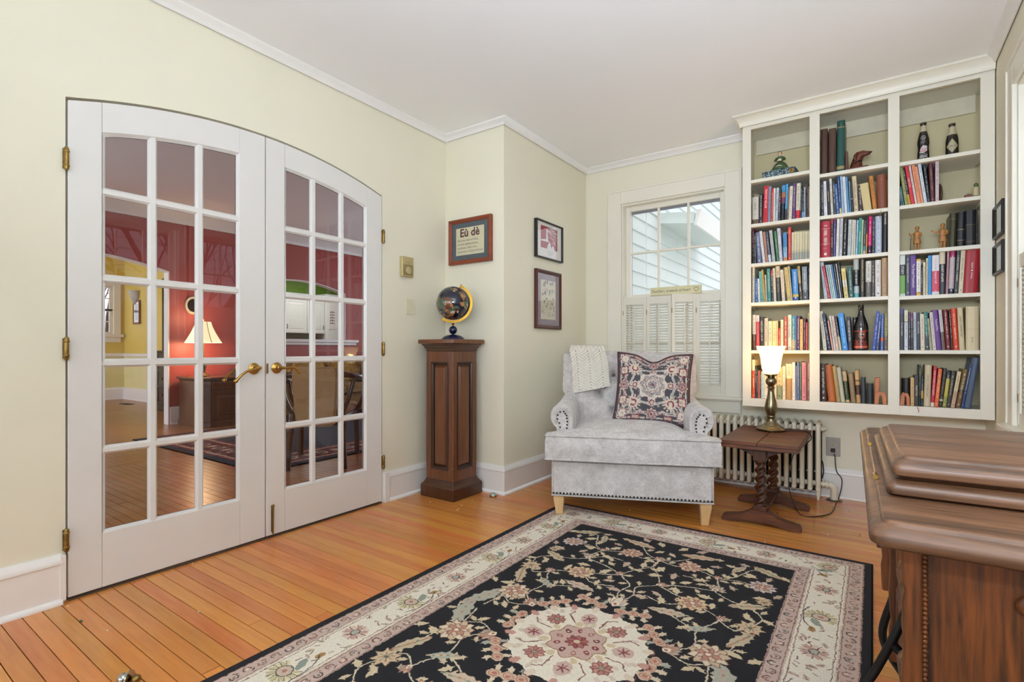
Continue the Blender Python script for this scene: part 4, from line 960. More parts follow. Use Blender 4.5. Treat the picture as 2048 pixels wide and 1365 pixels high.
# ---------------------------------------------------------------- framed pictures
def frame(name, label, axis, wall, a0, a1, z0, z1, wd, dep, mat, matw, matc, sgn=1):
    """picture hung on a wall; local x runs along the picture, y out of the wall, z up"""
    W_, H_ = a1-a0, z1-z0
    if axis == 'y-': loc, rz = ((a0+a1)/2, wall, (z0+z1)/2), 0          # faces -y
    elif axis == 'x+': loc, rz = (wall, (a0+a1)/2, (z0+z1)/2), P2      # faces +x
    else: loc, rz = (wall, (a0+a1)/2, (z0+z1)/2), -P2                   # faces -x
    t = thing(name, label, 'picture', loc, rz)
    w, h = W_/2, H_/2
    def rg(i, y): return [(-w+i, y, -h+i), (w-i, y, -h+i), (w-i, y, h-i), (-w+i, y, h-i)]
    fr = MB()
    fr.loft([rg(0, 0), rg(0, -dep), rg(wd*.35, -dep-.003), rg(wd, -dep+.006), rg(wd, 0)], caps=False).build('frame', mat, t, bevel=.0008)
    MB().box(-w+.002, w-.002, -.004, -.0005, -h+.002, h-.002).build('backing', 'paper_white', t)
    mb = MB(); i0, i1 = wd-.001, wd+matw; y = -dep+.010
    if matw > 0: mb.loft([rg(i0, y), rg(i1, y), rg(i1+.001, y+.003)], caps=False).build('mat_board', matc, t)
    MB().box(-w+wd, w-wd, -dep+.0062, -dep+.0074, -h+wd, h-wd).build('glass', 'pane_glass', t)
    return t, w, h, y
TXT = Matrix(((1, 0, 0, 0), (0, 0, -1, 0), (0, 1, 0, 0), (0, 0, 0, 1)))     # lettering upright, facing -y
t, w, h, y = frame('framed_calligraphy', 'brown framed calligraphy with blue mat hanging above the globe', 'y-', YR, -2.566, -2.175, 1.618, 1.945, .030, .028, 'frame_wood', .034, 'mat_blue')
MB().box(-w+.06, w-.06, y+.002, y+.0035, -h+.06, h-.06).build('sheet', 'paper_cream', t)
lettering('heading', 'E\u00f9 d\u00e8', Matrix.Translation((0, y+.0012, .062)) @ TXT, .18, .075, 'ink_maroon', t, bold=.028)
for k, (s, wd_) in enumerate((('But you, man of God...', .20), ('pursue righteousness,', .19), ('godliness, faith, love,', .18), ('endurance, and gentleness', .235))):
    lettering('verse_line', s, Matrix.Translation((-.115+wd_/2, y+.0012, .006-.027*k)) @ TXT, wd_, .026, "ink_grey", t, shear=.25, bold=.006)
t, w, h, y = frame('framed_lighthouse_print', 'black framed red and white lighthouse print, upper of two beside the chair', 'x+', XJ, 3.245, 3.64, 1.697, 1.985, .012, .028, 'black_lacquer', .0, 'paper_white')
def lighthouse():
    c = Cv(.25, .19, 1800, '9A2A36'); WH = 'E4E0E2'
    c.poly([(.075, .075), (.082, .15), (.100, .15), (.108, .075)], WH); c.rect(.078, .104, .15, .156, WH); c.poly([(.083, .156), (.085, .17), (.091, .18), (.097, .17), (.099, .156)], WH); c.line([(.05, .165), (.13, .158)], .003, WH)
    c.poly([(.0, .066), (.06, .078), (.115, .074), (.13, .06), (.05, .058), (0, .056)], WH)
    for q in ((.25, .12), (.25, .085), (.23, .05), (.25, .15)): c.line([(.1, .158), q], .0035, WH)
    c.line([(.11, .105), (.19, .095), (.215, .07)], .003, WH); c.line([(.13, .165), (.15, .178), (.175, .17), (.2, .175)], .003, WH); c.line([(.15, .16), (.17, .17), (.25, .15)], .003, WH)
    c.poly([(.09, .0), (.1, .03), (.125, .065), (.145, .05), (.155, .02), (.165, .0)], WH); c.poly([(.15, .0), (.165, .025), (.18, .042), (.195, .03), (.205, .0)], WH)
    for k in range(4): c.line([(.165+.012*k, .075-.004*k), (.175+.012*k, .062), (.17+.012*k, .05)], .003, WH)
    c.wobble(.8, 4); return c.a
imgmat('lighthouse_print', lighthouse(), .7)
MB().box(-w+.01, w-.01, -.0135, -.0125, -h+.01, h-.01).build('sheet', 'paper_white', t)
MB().grid(lambda a, b: (lerp(-.125, .125, a), -.0142, lerp(-.062, .108, b)), 1, 1, uv=True).build('print', 'lighthouse_print', t, norm=False)
m = MB()
for k in range(3): m.box(-.03+.01*k, .07-.02*k, -.0145, -.0138, -.088-.011*k, -.086-.011*k)
m.box(-.045, .10, -.0145, -.0138, -.075, -.0742).build('caption_lines', 'ink_grey', t)
t, w, h, y = frame('framed_stamp_sheet', 'dark mahogany framed sheet of old stamps, lower of two beside the chair', 'x+', XJ, 3.245, 3.62, 1.158, 1.608, .028, .024, 'mahogany_frame', .045, plain('mat_mauve', '8A7A86', .8, var=.06))
def stamps():
    c = Cv(.24, .33, 1400, 'CFC7AE'); rr = random.Random(6)
    for i in range(60):
        x, yy = rr.uniform(.012, .21), rr.uniform(.015, .3); k = rr.choice(['9AA6A0', 'B89A84', '7E8A96', 'A8A06E', 'C4B79A', 'B0A690', '6E7A58', 'C4A896']); ww, hh = rr.choice([(.02, .026), (.028, .02), (.024, .034)])
        if rr.random() < .62: c.rect(x-.002, x+ww+.002, yy-.002, yy+hh+.002, 'E0DAC6'); c.rect(x, x+ww, yy, yy+hh, k); c.ell(x+ww/2, yy+hh/2, ww*.28, hh*.3, rr.choice(['D8CEB4', '5E5A5A', '8A7466']))
        else:
            for q in range(4): c.line([(x, yy+.006*q), (x+rr.uniform(.02, .05), yy+.006*q)], .0015, 'A09884')
    return c.a
imgmat('stamp_sheet', stamps(), .75)
MB().grid(lambda a, b: (lerp(-w+.073, w-.073, a), y+.002, lerp(-h+.073, h-.073, b)), 1, 1, uv=True).build('sheet', 'stamp_sheet', t, norm=False)
for z0, z1, nm, lb in ((1.588, 1.757, 'framed_sketch', 'small black framed sketch on the right wall, upper of the pair'), (1.395, 1.552, 'framed_sketch', 'small black framed sketch on the right wall, lower of the pair')):
    t, w, h, y = frame(nm, lb, 'x-', XR, 3.515, 3.755, z0, z1, .016, .018, 'black_lacquer', .012, plain('sketch_mat', 'C8B884', .8) if 'sketch_mat' not in MATS else 'sketch_mat')
    MB().box(-w+.02, w-.02, -.0095, -.0085, -h+.02, h-.02).box(-.03, -.005, -.0100, -.0095, -.05, .045).box(.01, .035, -.0100, -.0095, -.05, .03).build('drawing', plain('sketch_paper', '8E9A86', .8, var=.25, scale=40) if 'sketch_paper' not in MATS else 'sketch_paper', t)
# ================================================================ built-in bookcase
YS = 3.78; BX0, BX1, BZ0, BZ1 = -.731, .540, .614, 2.535
vcol('book_cover', .42); plain('page_block', 'D6C8A6', .9, var=.1, scale=90, stretch=(1, 1, 6))
bc = thing('built_in_bookcase', 'white built-in bookcase of three bays hung above the radiator', 'bookcase', (0, 0, 0))
SP = 'shelf_paint'
cols_x = [(-.678, -.333), (-.277, .072), (.127, .481)]; ZT, ZB = 2.492, .668
for a, b in ((BX0, -.678), (-.333, -.277), (.072, .127), (.481, BX1)): MB().box(a, b, YS, YS+.02, BZ0, BZ1).build('face_stile', SP, bc, bevel=.001)
for a, b in cols_x:
    MB().box(a, b, YS+.0005, YS+.0195, BZ0, ZB).build('bottom_rail', SP, bc); MB().box(a, b, YS+.0005, YS+.0195, ZT, BZ1).build('top_rail', SP, bc)
for x in (BX0+.001, -.314, .090, BX1-.02): MB().box(x, x+.019, YS+.02, YB-.002, BZ0, BZ1).build('side_panel', SP, bc)
MB().box(BX0, BX1, YB-.012, YB-.002, BZ0, BZ1).build('back_panel', plain('back_panel_paint', 'CBBF98', .6, var=.03, scale=4), bc)
MB().box(BX0, BX1, YS+.02, YB-.012, BZ0, ZB-.001).build('case_bottom', SP, bc); MB().box(BX0, BX1, YS+.02, YB-.012, ZT+.02, BZ1).build('case_top', SP, bc)
for a, b in cols_x: MB().box(a-.018, b+.018, YB-.03, YB-.012, ZT-.085, ZT+.02).build('hanging_rail', plain('rail_paint', 'D4CCB4', .5) if 'rail_paint' not in MATS else 'rail_paint', bc, bevel=.002)
run('bookcase_crown', SP, [(0, 0), (.008, -.075), (.016, -.075), (.018, -.055), (.032, -.03), (.052, -.014), (.056, -.012), (.056, 0)], [(BX0, YB), (BX0, YS), (BX1, YS)], -1, H-.001, None).parent = bc
# shelf heights read from the photograph, one list per bay (top shelf first; the last is the bottom rail)
def zf(u, v): return at_y(u, v, YS+.006).z
shelf_v = [[360.5, 448.7, 527.7, 605.6, 700.8], [348.6, 432.5, 516, 598.7, 701.4], [325, 411.8, 503, 592.8, 700.8]]
shelf_u = [1502, 1640, 1799]
SZ = []
for k in range(3):
    zs_ = [zf(shelf_u[k], v) for v in shelf_v[k]]+[ZB]; SZ.append(zs_)
    for z in zs_[:-1]: MB().box(cols_x[k][0]-.012, cols_x[k][1]+.012, YS+.006, YB-.013, z-.022, z).build('shelf_board', SP, bc, bevel=.0015)
    for z in zs_[:-1]:
        for x in (cols_x[k][0]-.012, cols_x[k][1]+.006):
            MB().box(x, x+.006, YS+.05, YS+.20, z-.034, z-.022).build('shelf_cleat', SP, bc)
ORD = 'first second third fourth fifth sixth seventh eighth ninth tenth eleventh twelfth thirteenth fourteenth fifteenth sixteenth seventeenth eighteenth nineteenth twentieth'.split()
BAY = ('left', 'middle', 'right'); SHN = ('top', 'second', 'third', 'fourth', 'fifth', 'bottom')
rb = random.Random(21)
MTX_SPINE = Matrix(((0, 1, 0, 0), (0, 0, -1, 0), (-1, 0, 0, 0), (0, 0, 0, 1)))
def make_book(w, h, d, zones, hard, bars, title, tcol, name='book'):
    """zones: [(upto fraction of height from the foot, colour)]; spine at y=0 facing the room"""
    m = MB(); cut = [0.]+[z for z, _ in zones]; t = min(.0028 if hard else .0012, w*.2)
    rd = min(.006, w*.22) if hard else .0008
    out = [(0, d), (0, rd), (w*.14, rd*.35), (w*.32, 0), (w*.68, 0), (w*.86, rd*.35), (w, rd), (w, d)]; inn = [(w-t, d), (w-t, rd+t), (t, rd+t), (t, d)]
    for i, (z1, c) in enumerate(zones):
        a, b = cut[i]*h, z1*h; cc = L(c); n = len(out)
        v = [(x, y, z) for z in (a, b) for x, y in out]; m.add(v, [(j, j+1, n+j+1, n+j) for j in range(n-1)], 0, cc)
    full = out+inn; n = len(full)
    for z, c in ((0, zones[0][1]), (h, zones[-1][1])): m.add([(x, y, z) for x, y in full], [tuple(range(n))], 0, L(c))
    v = [(x, y, z) for z in (0, h) for x, y in inn]; m.add(v, [(j, j+1, 4+j+1, 4+j) for j in range(3)], 0, L(zones[0][1]))
    for x0 in (0, w-t): m.add([(x0, d, 0), (x0+t, d, 0), (x0+t, d, h), (x0, d, h)], [(0, 1, 2, 3)], 0, L(zones[0][1]))
    if bars:
        z = h*rb.uniform(.86, .93); end = h*rb.uniform(.18, .34); bw = w*rb.uniform(.2, .34); bc_ = tuple(.62*p_+.38*q_ for p_, q_ in zip(L(bars), L(zones[-1][1])))
        while z > end:
            l = rb.uniform(.0012, .0036); xo = w/2+rb.uniform(-.05, .05)*w
            if rb.random() < .86: m.add([(xo-bw/2, -.0004, z-l), (xo+bw/2, -.0004, z-l), (xo+bw/2, -.0004, z), (xo-bw/2, -.0004, z)], [(0, 1, 2, 3)], 0, bc_)
            z -= l+rb.uniform(.0008, .0018)
            if rb.random() < .045: z -= h*.05
        z = h*.07; m.add([(w*.38, -.0004, z), (w*.62, -.0004, z), (w*.62, -.0004, z+w*.28), (w*.38, -.0004, z+w*.28)], [(0, 1, 2, 3)], 0, L(bars))
    o = m.build(name, 'book_cover', norm=False)
    e = .004 if hard else .0006
    MB().box(t, w-t, rd+t, d-e, e, h-e).build('page_block', 'page_block', o)
    return o
def shelf_books(bay, sh, org, sc, rows):
    z = SZ[bay][sh]; n = 0
    for r in rows:
        x0p, x1p, lean, ytop, zones, words = r[:6]; opt = r[6] if len(r) > 6 else {}
        if isinstance(zones, str): zones = [(1, zones)]
        n += 1
        Y = YS+.032+rb.uniform(-.008, .012)+opt.get('dy', 0)
        u0, u1 = org[0]+x0p/sc, org[0]+x1p/sc; vt = org[1]+ytop/sc
        a, b = at_y(u0, 700, Y).x, at_y(u1, 700, Y).x
        ut = org[0]+((x0p+x1p)/2+lean)/sc; T = at_y(ut, vt, Y); dx = T.x-(a+b)/2; dz = T.z-z
        a = max(a, cols_x[bay][0]+.0015); b = min(b, cols_x[bay][1]-.0015)
        th = math.atan2(dx, dz); w = (b-a)*math.cos(th)-.0006; 
        h = math.hypot(dx, dz)-w*abs(math.sin(th))*.5; d = min(opt.get('d', rb.uniform(.125, .165)+h*.12), .225)
        if w < .004: w = .004
        hard = opt.get('hard', w > .022 and rb.random() < .6)
        c = zones[-1][1]; lum = sum(L(c)[:3])/3
        bars = opt.get('bars', None if opt.get('t') else ('E8E0D0' if lum < .25 else rb.choice(['3A342E', '4A4440', '5A3A30'])))
        lab = f"{words}, {ORD[n-1]} from left, {SHN[sh]} shelf, {BAY[bay]} bay"
        o = make_book(w, h, d, zones, hard, bars, None, None)
        tag(o, lab, 'book', f"books on the {SHN[sh]} shelf of the {BAY[bay]} bay")
        if opt.get('t'):
            tc = opt.get('tc', 'F0EAE0'); mn = 'print_'+tc
            if mn not in MATS: plain(mn, tc, .5, var=0)
            fr, c0 = opt.get('f', .62), opt.get('c', .55)
            lettering('spine_lettering', opt['t'], Matrix.Translation((w/2, -.0006, h*c0)) @ MTX_SPINE, h*fr, w*opt.get('k', .55), mn, o, shear=opt.get('sh', 0))
        ct, st = math.cos(th), math.sin(th)
        if th >= 0: px, pz = b-w*ct, z+w*st
        else: px, pz = a+0*st, z
        o.location = (px, Y, pz+.0004); o.rotation_euler = (0, th, 0)
A, Dm, E_, Fz, G, Hh = ((1480, 340), 4.876), ((1630, 330), 4.876), ((1780, 300), 4.405), ((1480, 590), 5.459), ((1630, 590), 5.459), ((1780, 590), 5.46)
Bl, Br = ((1460, 140), 4.267), ((1740, 120), 4.267)
# ---- left bay
shelf_books(0, 1, *A, [
 (115, 180, 0, 265, [(.18, '6A5444'), (1, 'C9C2B4')], 'pale book with a brown foot', {'hard': True}), (185, 217, 3, 222, '2C2E34', 'black book with white lettering'),
 (222, 268, 12, 158, 'C0202E', 'thick red book with white author name', {'t': 'TIMOTHY KELLER', 'f': .52, 'c': .66, 'k': .45, 'hard': False}), (270, 295, 10, 162, '7E8AA2', 'blue-grey paperback'), (297, 320, 12, 180, 'B83A2E', 'narrow red-orange book'),
 (322, 339, 8, 178, 'E4E0DA', 'thin white book'), (341, 366, 14, 175, 'B4BCC8', 'pale blue paperback'), (368, 390, 10, 190, '3E3A36', 'dark book with crowded lettering'),
 (392, 432, 14, 150, [(.5, '1E1E28'), (.66, '8A3A5A'), (.8, 'D0703A'), (1, '4A90C0')], 'black book with a sunset-coloured top'), (434, 453, 16, 138, [(.32, '2E3644'), (1, '4AA4DA')], 'bright sky-blue slim book'), (455, 470, 14, 170, '6E5A48', 'thin brown book'),
 (472, 502, 14, 158, 'D8CDB8', 'cream paperback'), (505, 537, 10, 130, '5A3672', 'tall purple book', {'bars': 'D8C89A'}), (540, 582, 10, 130, [(.24, 'C83038'), (1, 'D6CDBA')], 'cream book with a red foot'),
 (585, 601, 4, 150, '2C3440', 'thin dark navy book'), (603, 623, 3, 180, [(.22, '7AA8CC'), (1, '2A2C34')], 'black book with a light blue foot'), (625, 638, 0, 175, 'A8B6CA', 'thin pale blue book'), (640, 663, 5, 135, '3A2A26', 'dark brown book with gold lettering', {'bars': 'B89A5A'}), (665, 681, 0, 160, '6E5C48', 'olive-brown book at the divider')])
shelf_books(0, 2, *A, [
 (109, 133, 0, 570, [(.45, '241E20'), (1, '6A2A36')], 'maroon over black book'), (135, 160, -2, 620, '2E2C2A', 'dark short book with white lettering'), (168, 212, -18, 610, '70789A', 'slate-blue leaning book'), (222, 248, -34, 598, 'DEDAD4', 'leaning white book'),
 (251, 276, -30, 605, 'B07A68', 'salmon-brown leaning book'), (280, 306, -33, 605, [(.25, 'C8CCD6'), (1, '3C4454')], 'dark blue book with a pale foot'), (316, 346, -34, 590, 'B8B6B6', 'grey-white leaning book'), (358, 382, -28, 598, '3A7A46', 'green leaning book'),
 (384, 418, -26, 570, 'CFCBDA', 'tall lavender-white book', {'hard': True}), (424, 460, -4, 615, [(.14, 'C8905A'), (.5, '8AB4D0'), (1, '3E86C0')], 'blue book with an orange foot'), (467, 497, 0, 560, 'CC3A2C', 'tall bright red book')]
 +[(500+26*i, 524.5+26*i if i < 6 else 681, 3, 610-2*i, [(.28, 'A4A296'), (.36, 'C8BC98'), (1, 'D8CCA8')], 'slim cream volume of a matching set', {'hard': False, 'bars': 'A89C7C'}) for i in range(7)])
shelf_books(0, 3, *A, [
 (110, 142, 0, 950, 'D8CEB8', 'cream book with brown lettering'), (145, 176, -3, 1060, '2E5A96', 'short blue book'), (179, 196, -10, 1062, 'E0DCD8', 'short thin white book'), (199, 230, -16, 990, '6AAEA4', 'teal book'), (232, 249, -24, 975, 'B89A4E', 'golden-tan thin book'),
 (251, 267, -12, 1025, 'CFC6AE', 'thin cream book'), (270, 302, -10, 965, '3E8A84', 'teal-green book with white lettering'), (305, 329, -8, 975, [(.8, '2A2426'), (1, '9A2A30')], 'black book with a red top'), (331, 355, -14, 960, 'D8CCB0', 'cream book with a dark mark'),
 (357, 400, -13, 940, [(.68, '4A4848'), (1, 'D2C4A2')], 'charcoal book with a cream top', {'hard': True}), (410, 441, -20, 975, 'DCCDB4', 'cream book with rust lettering', {'bars': 'A05030'}), (443, 458, -26, 955, '4A4644', 'dark grey thin book'), (462, 498, -33, 950, 'C8AC62', 'tan-yellow leaning book'),
 (500, 515, -33, 938, 'D6CEB8', 'thin leaning cream book'), (518, 572, -14, 970, [(.12, '2A4A8A'), (.2, 'D8B84A'), (.28, '3A8AC6'), (1, '2E7EC4')], 'bright blue book with a yellow disc', {'hard': False, 'bars': 'DCE6F0'}), (583, 610, -26, 940, [(.5, '4A4032'), (1, '9A8448')], 'olive-gold book'), (613, 663, -10, 945, [(.3, '4E5058'), (1, '76808E')], 'slate-grey thick book'), (665, 681, 0, 935, '26242A', 'black book at the divider')])
shelf_books(0, 4, *Fz, [
 (124, 174, 0, 220, [(.45, '5A4032'), (1, 'D8D2C6')], 'white book with a brown lower half'), (178, 212, -4, 225, [(.12, 'D8CEC6'), (.82, 'B83A3E'), (1, 'CFC4C8')], 'red book with white ends'), (219, 263, -6, 240, [(.6, '2A2624'), (.8, '3A4238'), (1, '2A2624')], 'black book with pale emblem'), (265, 303, 0, 255, 'BDB4A2', 'beige-grey book'),
 (305, 352, 0, 288, 'CDD2B8', 'pale grey-green book'), (355, 393, 0, 288, 'D8C48C', 'cream-tan book with a gold mark'), (395, 413, 0, 285, 'D0BC92', 'thin cream book'), (415, 441, 0, 365, 'B0322A', 'short red book'), (443, 473, 0, 275, 'E0D2B2', 'cream book'), (477, 518, 0, 240, 'A45A4C', 'salmon-brown book', {'hard': True}),
 (520, 561, 0, 220, 'E0D8C4', 'plain cream book'), (563, 601, 0, 228, [(.3, 'A89A78'), (1, '3A7C94')], 'teal-blue patterned book'), (602, 615, 0, 230, '5A86B0', 'thin blue book'), (617, 653, 0, 230, '5A3454', 'plum book with pale lettering'), (655, 686, 0, 268, 'DCB06A', 'orange-cream book'), (688, 716, 0, 258, '5A2444', 'maroon-purple book'), (718, 736, 0, 300, 'B83428', 'thin red book'), (739, 766, 0, 200, 'A09468', 'olive-beige tall book')])
shelf_books(0, 5, *Fz, [
 (122, 161, 0, 710, [(.72, 'D0502A'), (1, 'E4D8B4')], 'orange book with a cream top', {'bars': 'F0E0C8'}), (163, 179, 0, 775, '2A2830', 'thin black book with white lettering'), (180, 196, 0, 815, '3A3A42', 'short dark book'), (198, 212, 0, 830, 'C06A5E', 'thin rose book'), (214, 229, 0, 835, '5A2E3A', 'thin maroon book'), (231, 263, 0, 838, 'AED0D4', 'pale blue short book'),
 (265, 300, 0, 800, 'E6E0D6', 'white book behind the lamp'), (302, 346, 0, 795, 'DED2B8', 'cream book hidden behind the lamp'), (348, 398, 0, 800, 'E4D8C0', 'cream book beside the lamp post'), (400, 461, 0, 790, [(.42, '8A9A7C'), (1, 'DCCBA2')], 'cream book with a sage-green foot', {'hard': True}), (464, 495, 0, 780, 'E2D6BC', 'cream book with a slanted top'),
 (497, 568, 0, 755, [(.59, 'B08A5C'), (1, 'E4D8BA')], 'tan and cream book with a large title', {'t': 'RIVERS', 'f': .34, 'c': .79, 'k': .4, 'tc': '8A7048', 'hard': True}), (570, 601, 0, 738, 'E6E0D2', 'white thin book'), (603, 622, 0, 775, '8A8CB4', 'lavender-blue book'), (624, 645, 0, 738, '5A6A96', 'slate-blue book with white lettering'), (647, 669, 0, 735, '5A7A56', 'green book'), (672, 727, 0, 740, 'CE8292', 'pink book', {'hard': True}), (732, 764, 0, 690, '7A5A4A', 'mottled brown tall book')])
# ---- middle bay
shelf_books(1, 0, *Bl, [(766, 833, 0, 505, '4A3228', 'brown leather-bound book', {'hard': True, 'bars': None}), (838, 902, 3, 498, '4E352A', 'worn brown leather-bound book', {'hard': True, 'bars': None}), (906, 976, 6, 430, [(.06, '1E4A44'), (.12, '9A8A5A'), (.14, '1E4A44'), (.86, '1E4A44'), (.875, '9A8A5A'), (1, '1E4A44')], 'tall dark green book with gilt bands', {'hard': True, 'bars': None, 't': 'COMMENTARY', 'tc': 'B8A878', 'f': .09, 'c': .9, 'k': .3})])
shelf_books(1, 1, *Dm, [
 (48, 59, 0, 150, '24222A', 'thin black book against the divider'), (61, 88, -5, 165, '2A2A30', 'black book with white lettering'), (90, 123, -14, 160, 'DEDEE2', 'white book with blue lettering', {'bars': '6A7AA0'}), (130, 153, -18, 158, '3A2420', 'dark brown book with gold title', {'t': "GOD'S WORD", 'tc': 'D8BC6A', 'f': .42, 'c': .55, 'k': .6}), (157, 181, -18, 135, 'DAD8CC', 'cream-white leaning book'), (185, 207, -16, 160, '3A3C44', 'dark grey leaning book'),
 (211, 240, -24, 185, '2E5A92', 'blue leaning book'), (242, 262, -26, 105, [(.15, 'C8B48A'), (1, '2E4E86')], 'tall ragged blue pamphlets'), (264, 286, -20, 110, 'A8C0D4', 'pale blue pamphlet'), (290, 316, -22, 115, 'D6DCE6', 'white-blue slim book'), (318, 338, -22, 118, '5A94BE', 'blue slim book'), (341, 352, -12, 160, '86B4CC', 'thin light blue book'), (354, 377, -15, 170, '22242C', 'black book with a white S', {'t': 'S', 'f': .2, 'c': .45, 'k': .8}), (381, 427, -24, 110, 'DCC8A4', 'cream leaning book', {'hard': True}),
 (431, 466, -14, 200, '3A2220', 'dark maroon book'), (475, 556, -38, 180, 'CFBB84', 'thick yellowed old book', {'hard': False, 'bars': None}), (564, 608, -40, 108, 'C07A34', 'orange-tan leaning book', {'hard': True}), (611, 706, -10, 92, '7E4228', 'very thick brown book with gold lettering', {'hard': True, 'bars': None, 't': 'COMPLETE', 'tc': 'D8C090', 'f': .08, 'c': .86, 'k': .3})])
shelf_books(1, 2, *Dm, [
 (51, 151, 0, 550, [(.38, 'AE2A3A'), (.385, 'D8C8C4'), (.79, 'AE2A3A'), (.795, 'D8C8C4'), (1, 'AE2A3A')], 'very thick red book with white bands', {'hard': True}), (153, 176, 2, 530, [(.9, '2A1E22'), (1, 'A03038')], 'black book with a red head'), (178, 199, 5, 535, '5A4A8A', 'purple-blue book'), (202, 229, 12, 525, 'DCDAD8', 'white book with black title'), (234, 263, 12, 520, 'D0D0D0', 'white-grey book'), (266, 306, 12, 525, '24242A', 'thick black book', {'hard': True}), (314, 347, 12, 535, 'C6CCC8', 'pale grey book'), (350, 373, 12, 535, 'D2CCBC', 'cream book'), (375, 391, 10, 538, 'DCCFC0', 'thin cream-pink book'), (394, 412, 14, 540, '9AC2DE', 'light blue book'), (414, 442, 17, 518, '2A8A7C', 'teal-green book', {'t': 'THE CHURCH', 'f': .4, 'c': .5, 'k': .5, 'tc': 'D8E8DC'}), (445, 462, 12, 535, 'BECCA8', 'pale green thin book'), (465, 491, 10, 540, [(.12, 'B8B4A8'), (.25, '4A8A9A'), (1, '3E3C3A')], 'dark grey book with a teal band'), (493, 506, 10, 510, [(.55, 'C88A2A'), (1, '22222A')], 'thin black and orange book'), (509, 552, 10, 505, [(.22, '3A2640'), (1, 'D82A6E')], 'magenta-pink book with a dark foot', {'hard': True, 'bars': 'F0D0DC'}), (555, 582, 4, 510, '262A3A', 'dark navy book with white lettering'), (585, 651, 0, 500, [(.06, 'B4BCCC'), (1, 'C2CAD8')], 'pale blue-white thick book', {'bars': '7A86A0'}), (656, 708, 4, 462, '1E1C20', 'tall black book at the divider', {'t': 'THE DANCE', 'f': .28, 'c': .84, 'k': .4, 'hard': True})])
shelf_books(1, 3, *Dm, [
 (92, 126, -42, 950, 'BCC0C8', 'grey-white leaning book'), (129, 155, -62, 985, 'B03040', 'crimson leaning book'), (158, 172, -58, 978, 'D8D8DA', 'thin white leaning book'), (174, 190, -57, 975, '9ECAC4', 'thin pale teal leaning book'), (192, 206, -55, 975, 'DADEE2', 'thin white leaning pamphlet'), (208, 223, -54, 972, '4E7EB8', 'thin blue leaning book'), (225, 244, -50, 970, '2C2C32', 'spiral-bound dark notebook'), (247, 259, -46, 965, 'D8D8D4', 'thin white leaning booklet'), (261, 277, -40, 945, '232228', 'black leaning book'), (287, 329, -34, 1010, [(.38, 'D8C27A'), (.62, 'E0DCCC'), (1, 'D8C27A')], 'yellow-cream leaning book'), (334, 376, -20, 992, '1E5248', 'dark green leaning book'), (378, 432, -4, 918, [(.12, '5AA0A6'), (.3, 'BEC4C6'), (.72, '33373A'), (1, 'B4B8B6')], 'thick grey book with a dark title panel', {'t': 'OF THE HEART', 'f': .36, 'c': .53, 'k': .5, 'hard': True}), (437, 486, 0, 912, '322A26', 'dark brown-black devotional book', {'t': 'MORNING & EVENING SPURGEON', 'f': .8, 'c': .55, 'k': .4, 'tc': 'C8B888', 'hard': True}), (491, 548, 2, 938, [(.42, '6A6660'), (1, 'D6D4C8')], 'white over grey book'), (551, 583, 0, 932, '3E2A2E', 'dark plum-brown book'), (586, 643, 0, 928, 'DCDAD6', 'white book with brown lettering', {'hard': True}), (648, 709, 0, 908, 'B0906A', 'mottled gold thick book', {'hard': True, 'bars': '8A5A7A'})])
shelf_books(1, 4, *G, [
 (92, 132, -48, 180, 'DAD2BC', 'leaning cream book'), (143, 178, -70, 205, '222C4A', 'dark navy leaning book'), (186, 205, -52, 285, 'D8A08E', 'peach leaning book'), (208, 230, -55, 230, 'E0D8CC', 'leaning cream-white book'), (233, 261, -54, 232, 'D8BEB4', 'pale pink leaning book'), (266, 294, -58, 235, [(.4, 'C8B896'), (1, '332E30')], 'dark book with a beige foot'), (300, 361, -52, 200, '2E86D2', 'bright blue leaning book', {'hard': False, 'bars': 'BED8F0'}), (365, 406, -22, 238, [(.08, '2A2E42'), (1, '22283E')], 'navy book with white title', {'t': "GOD'S WORD IN YOU", 'f': .6, 'c': .58, 'k': .5}), (410, 458, 0, 245, '32222A', 'dark maroon book behind the bottle', {'dy': .06}),
 (620, 660, 50, 180, '2E46A0', 'royal blue book leaning right', {'hard': False}), (663, 694, 34, 240, '28407A', 'dark blue book leaning right'), (714, 746, 8, 205, [(.25, '4E6AB0'), (.35, 'D85A32'), (1, '3E62A8')], 'blue book with a red patch'), (752, 794, 5, 200, [(.4, '5A4A36'), (1, '7E7438')], 'olive-brown book at the divider')])
shelf_books(1, 5, *G, [
 (54, 130, -8, 755, '46302A', 'dark brown old hardback', {'hard': True}), (146, 232, -46, 765, 'B4602A', 'old orange leaning hardback', {'hard': True, 'bars': None}), (236, 283, -50, 780, 'A08C60', 'khaki leaning hardback', {'hard': True, 'bars': None}), (285, 331, -50, 795, 'B0AFA0', 'grey leaning hardback', {'hard': True, 'bars': None}), (334, 381, -42, 835, [(.08, 'C8AC7A'), (.68, '3A4A2C'), (1, 'CBAE80')], 'green and cream old leaning book', {'hard': True}), (393, 451, -32, 858, '8A7458', 'taupe leaning hardback', {'hard': True, 'bars': None}), (454, 503, -22, 825, [(.25, 'B08A58'), (.55, '4A3020'), (.66, 'B8905C'), (.7, '5A3A24'), (1, 'C09A6A')], 'worn brown and tan old book', {'hard': True, 'bars': None}), (506, 556, -4, 905, '2E343E', 'small charcoal hardback', {'hard': True, 'bars': None}), (559, 640, 0, 970, '1C201E', 'short thick black-green book', {'hard': True, 'bars': None})])
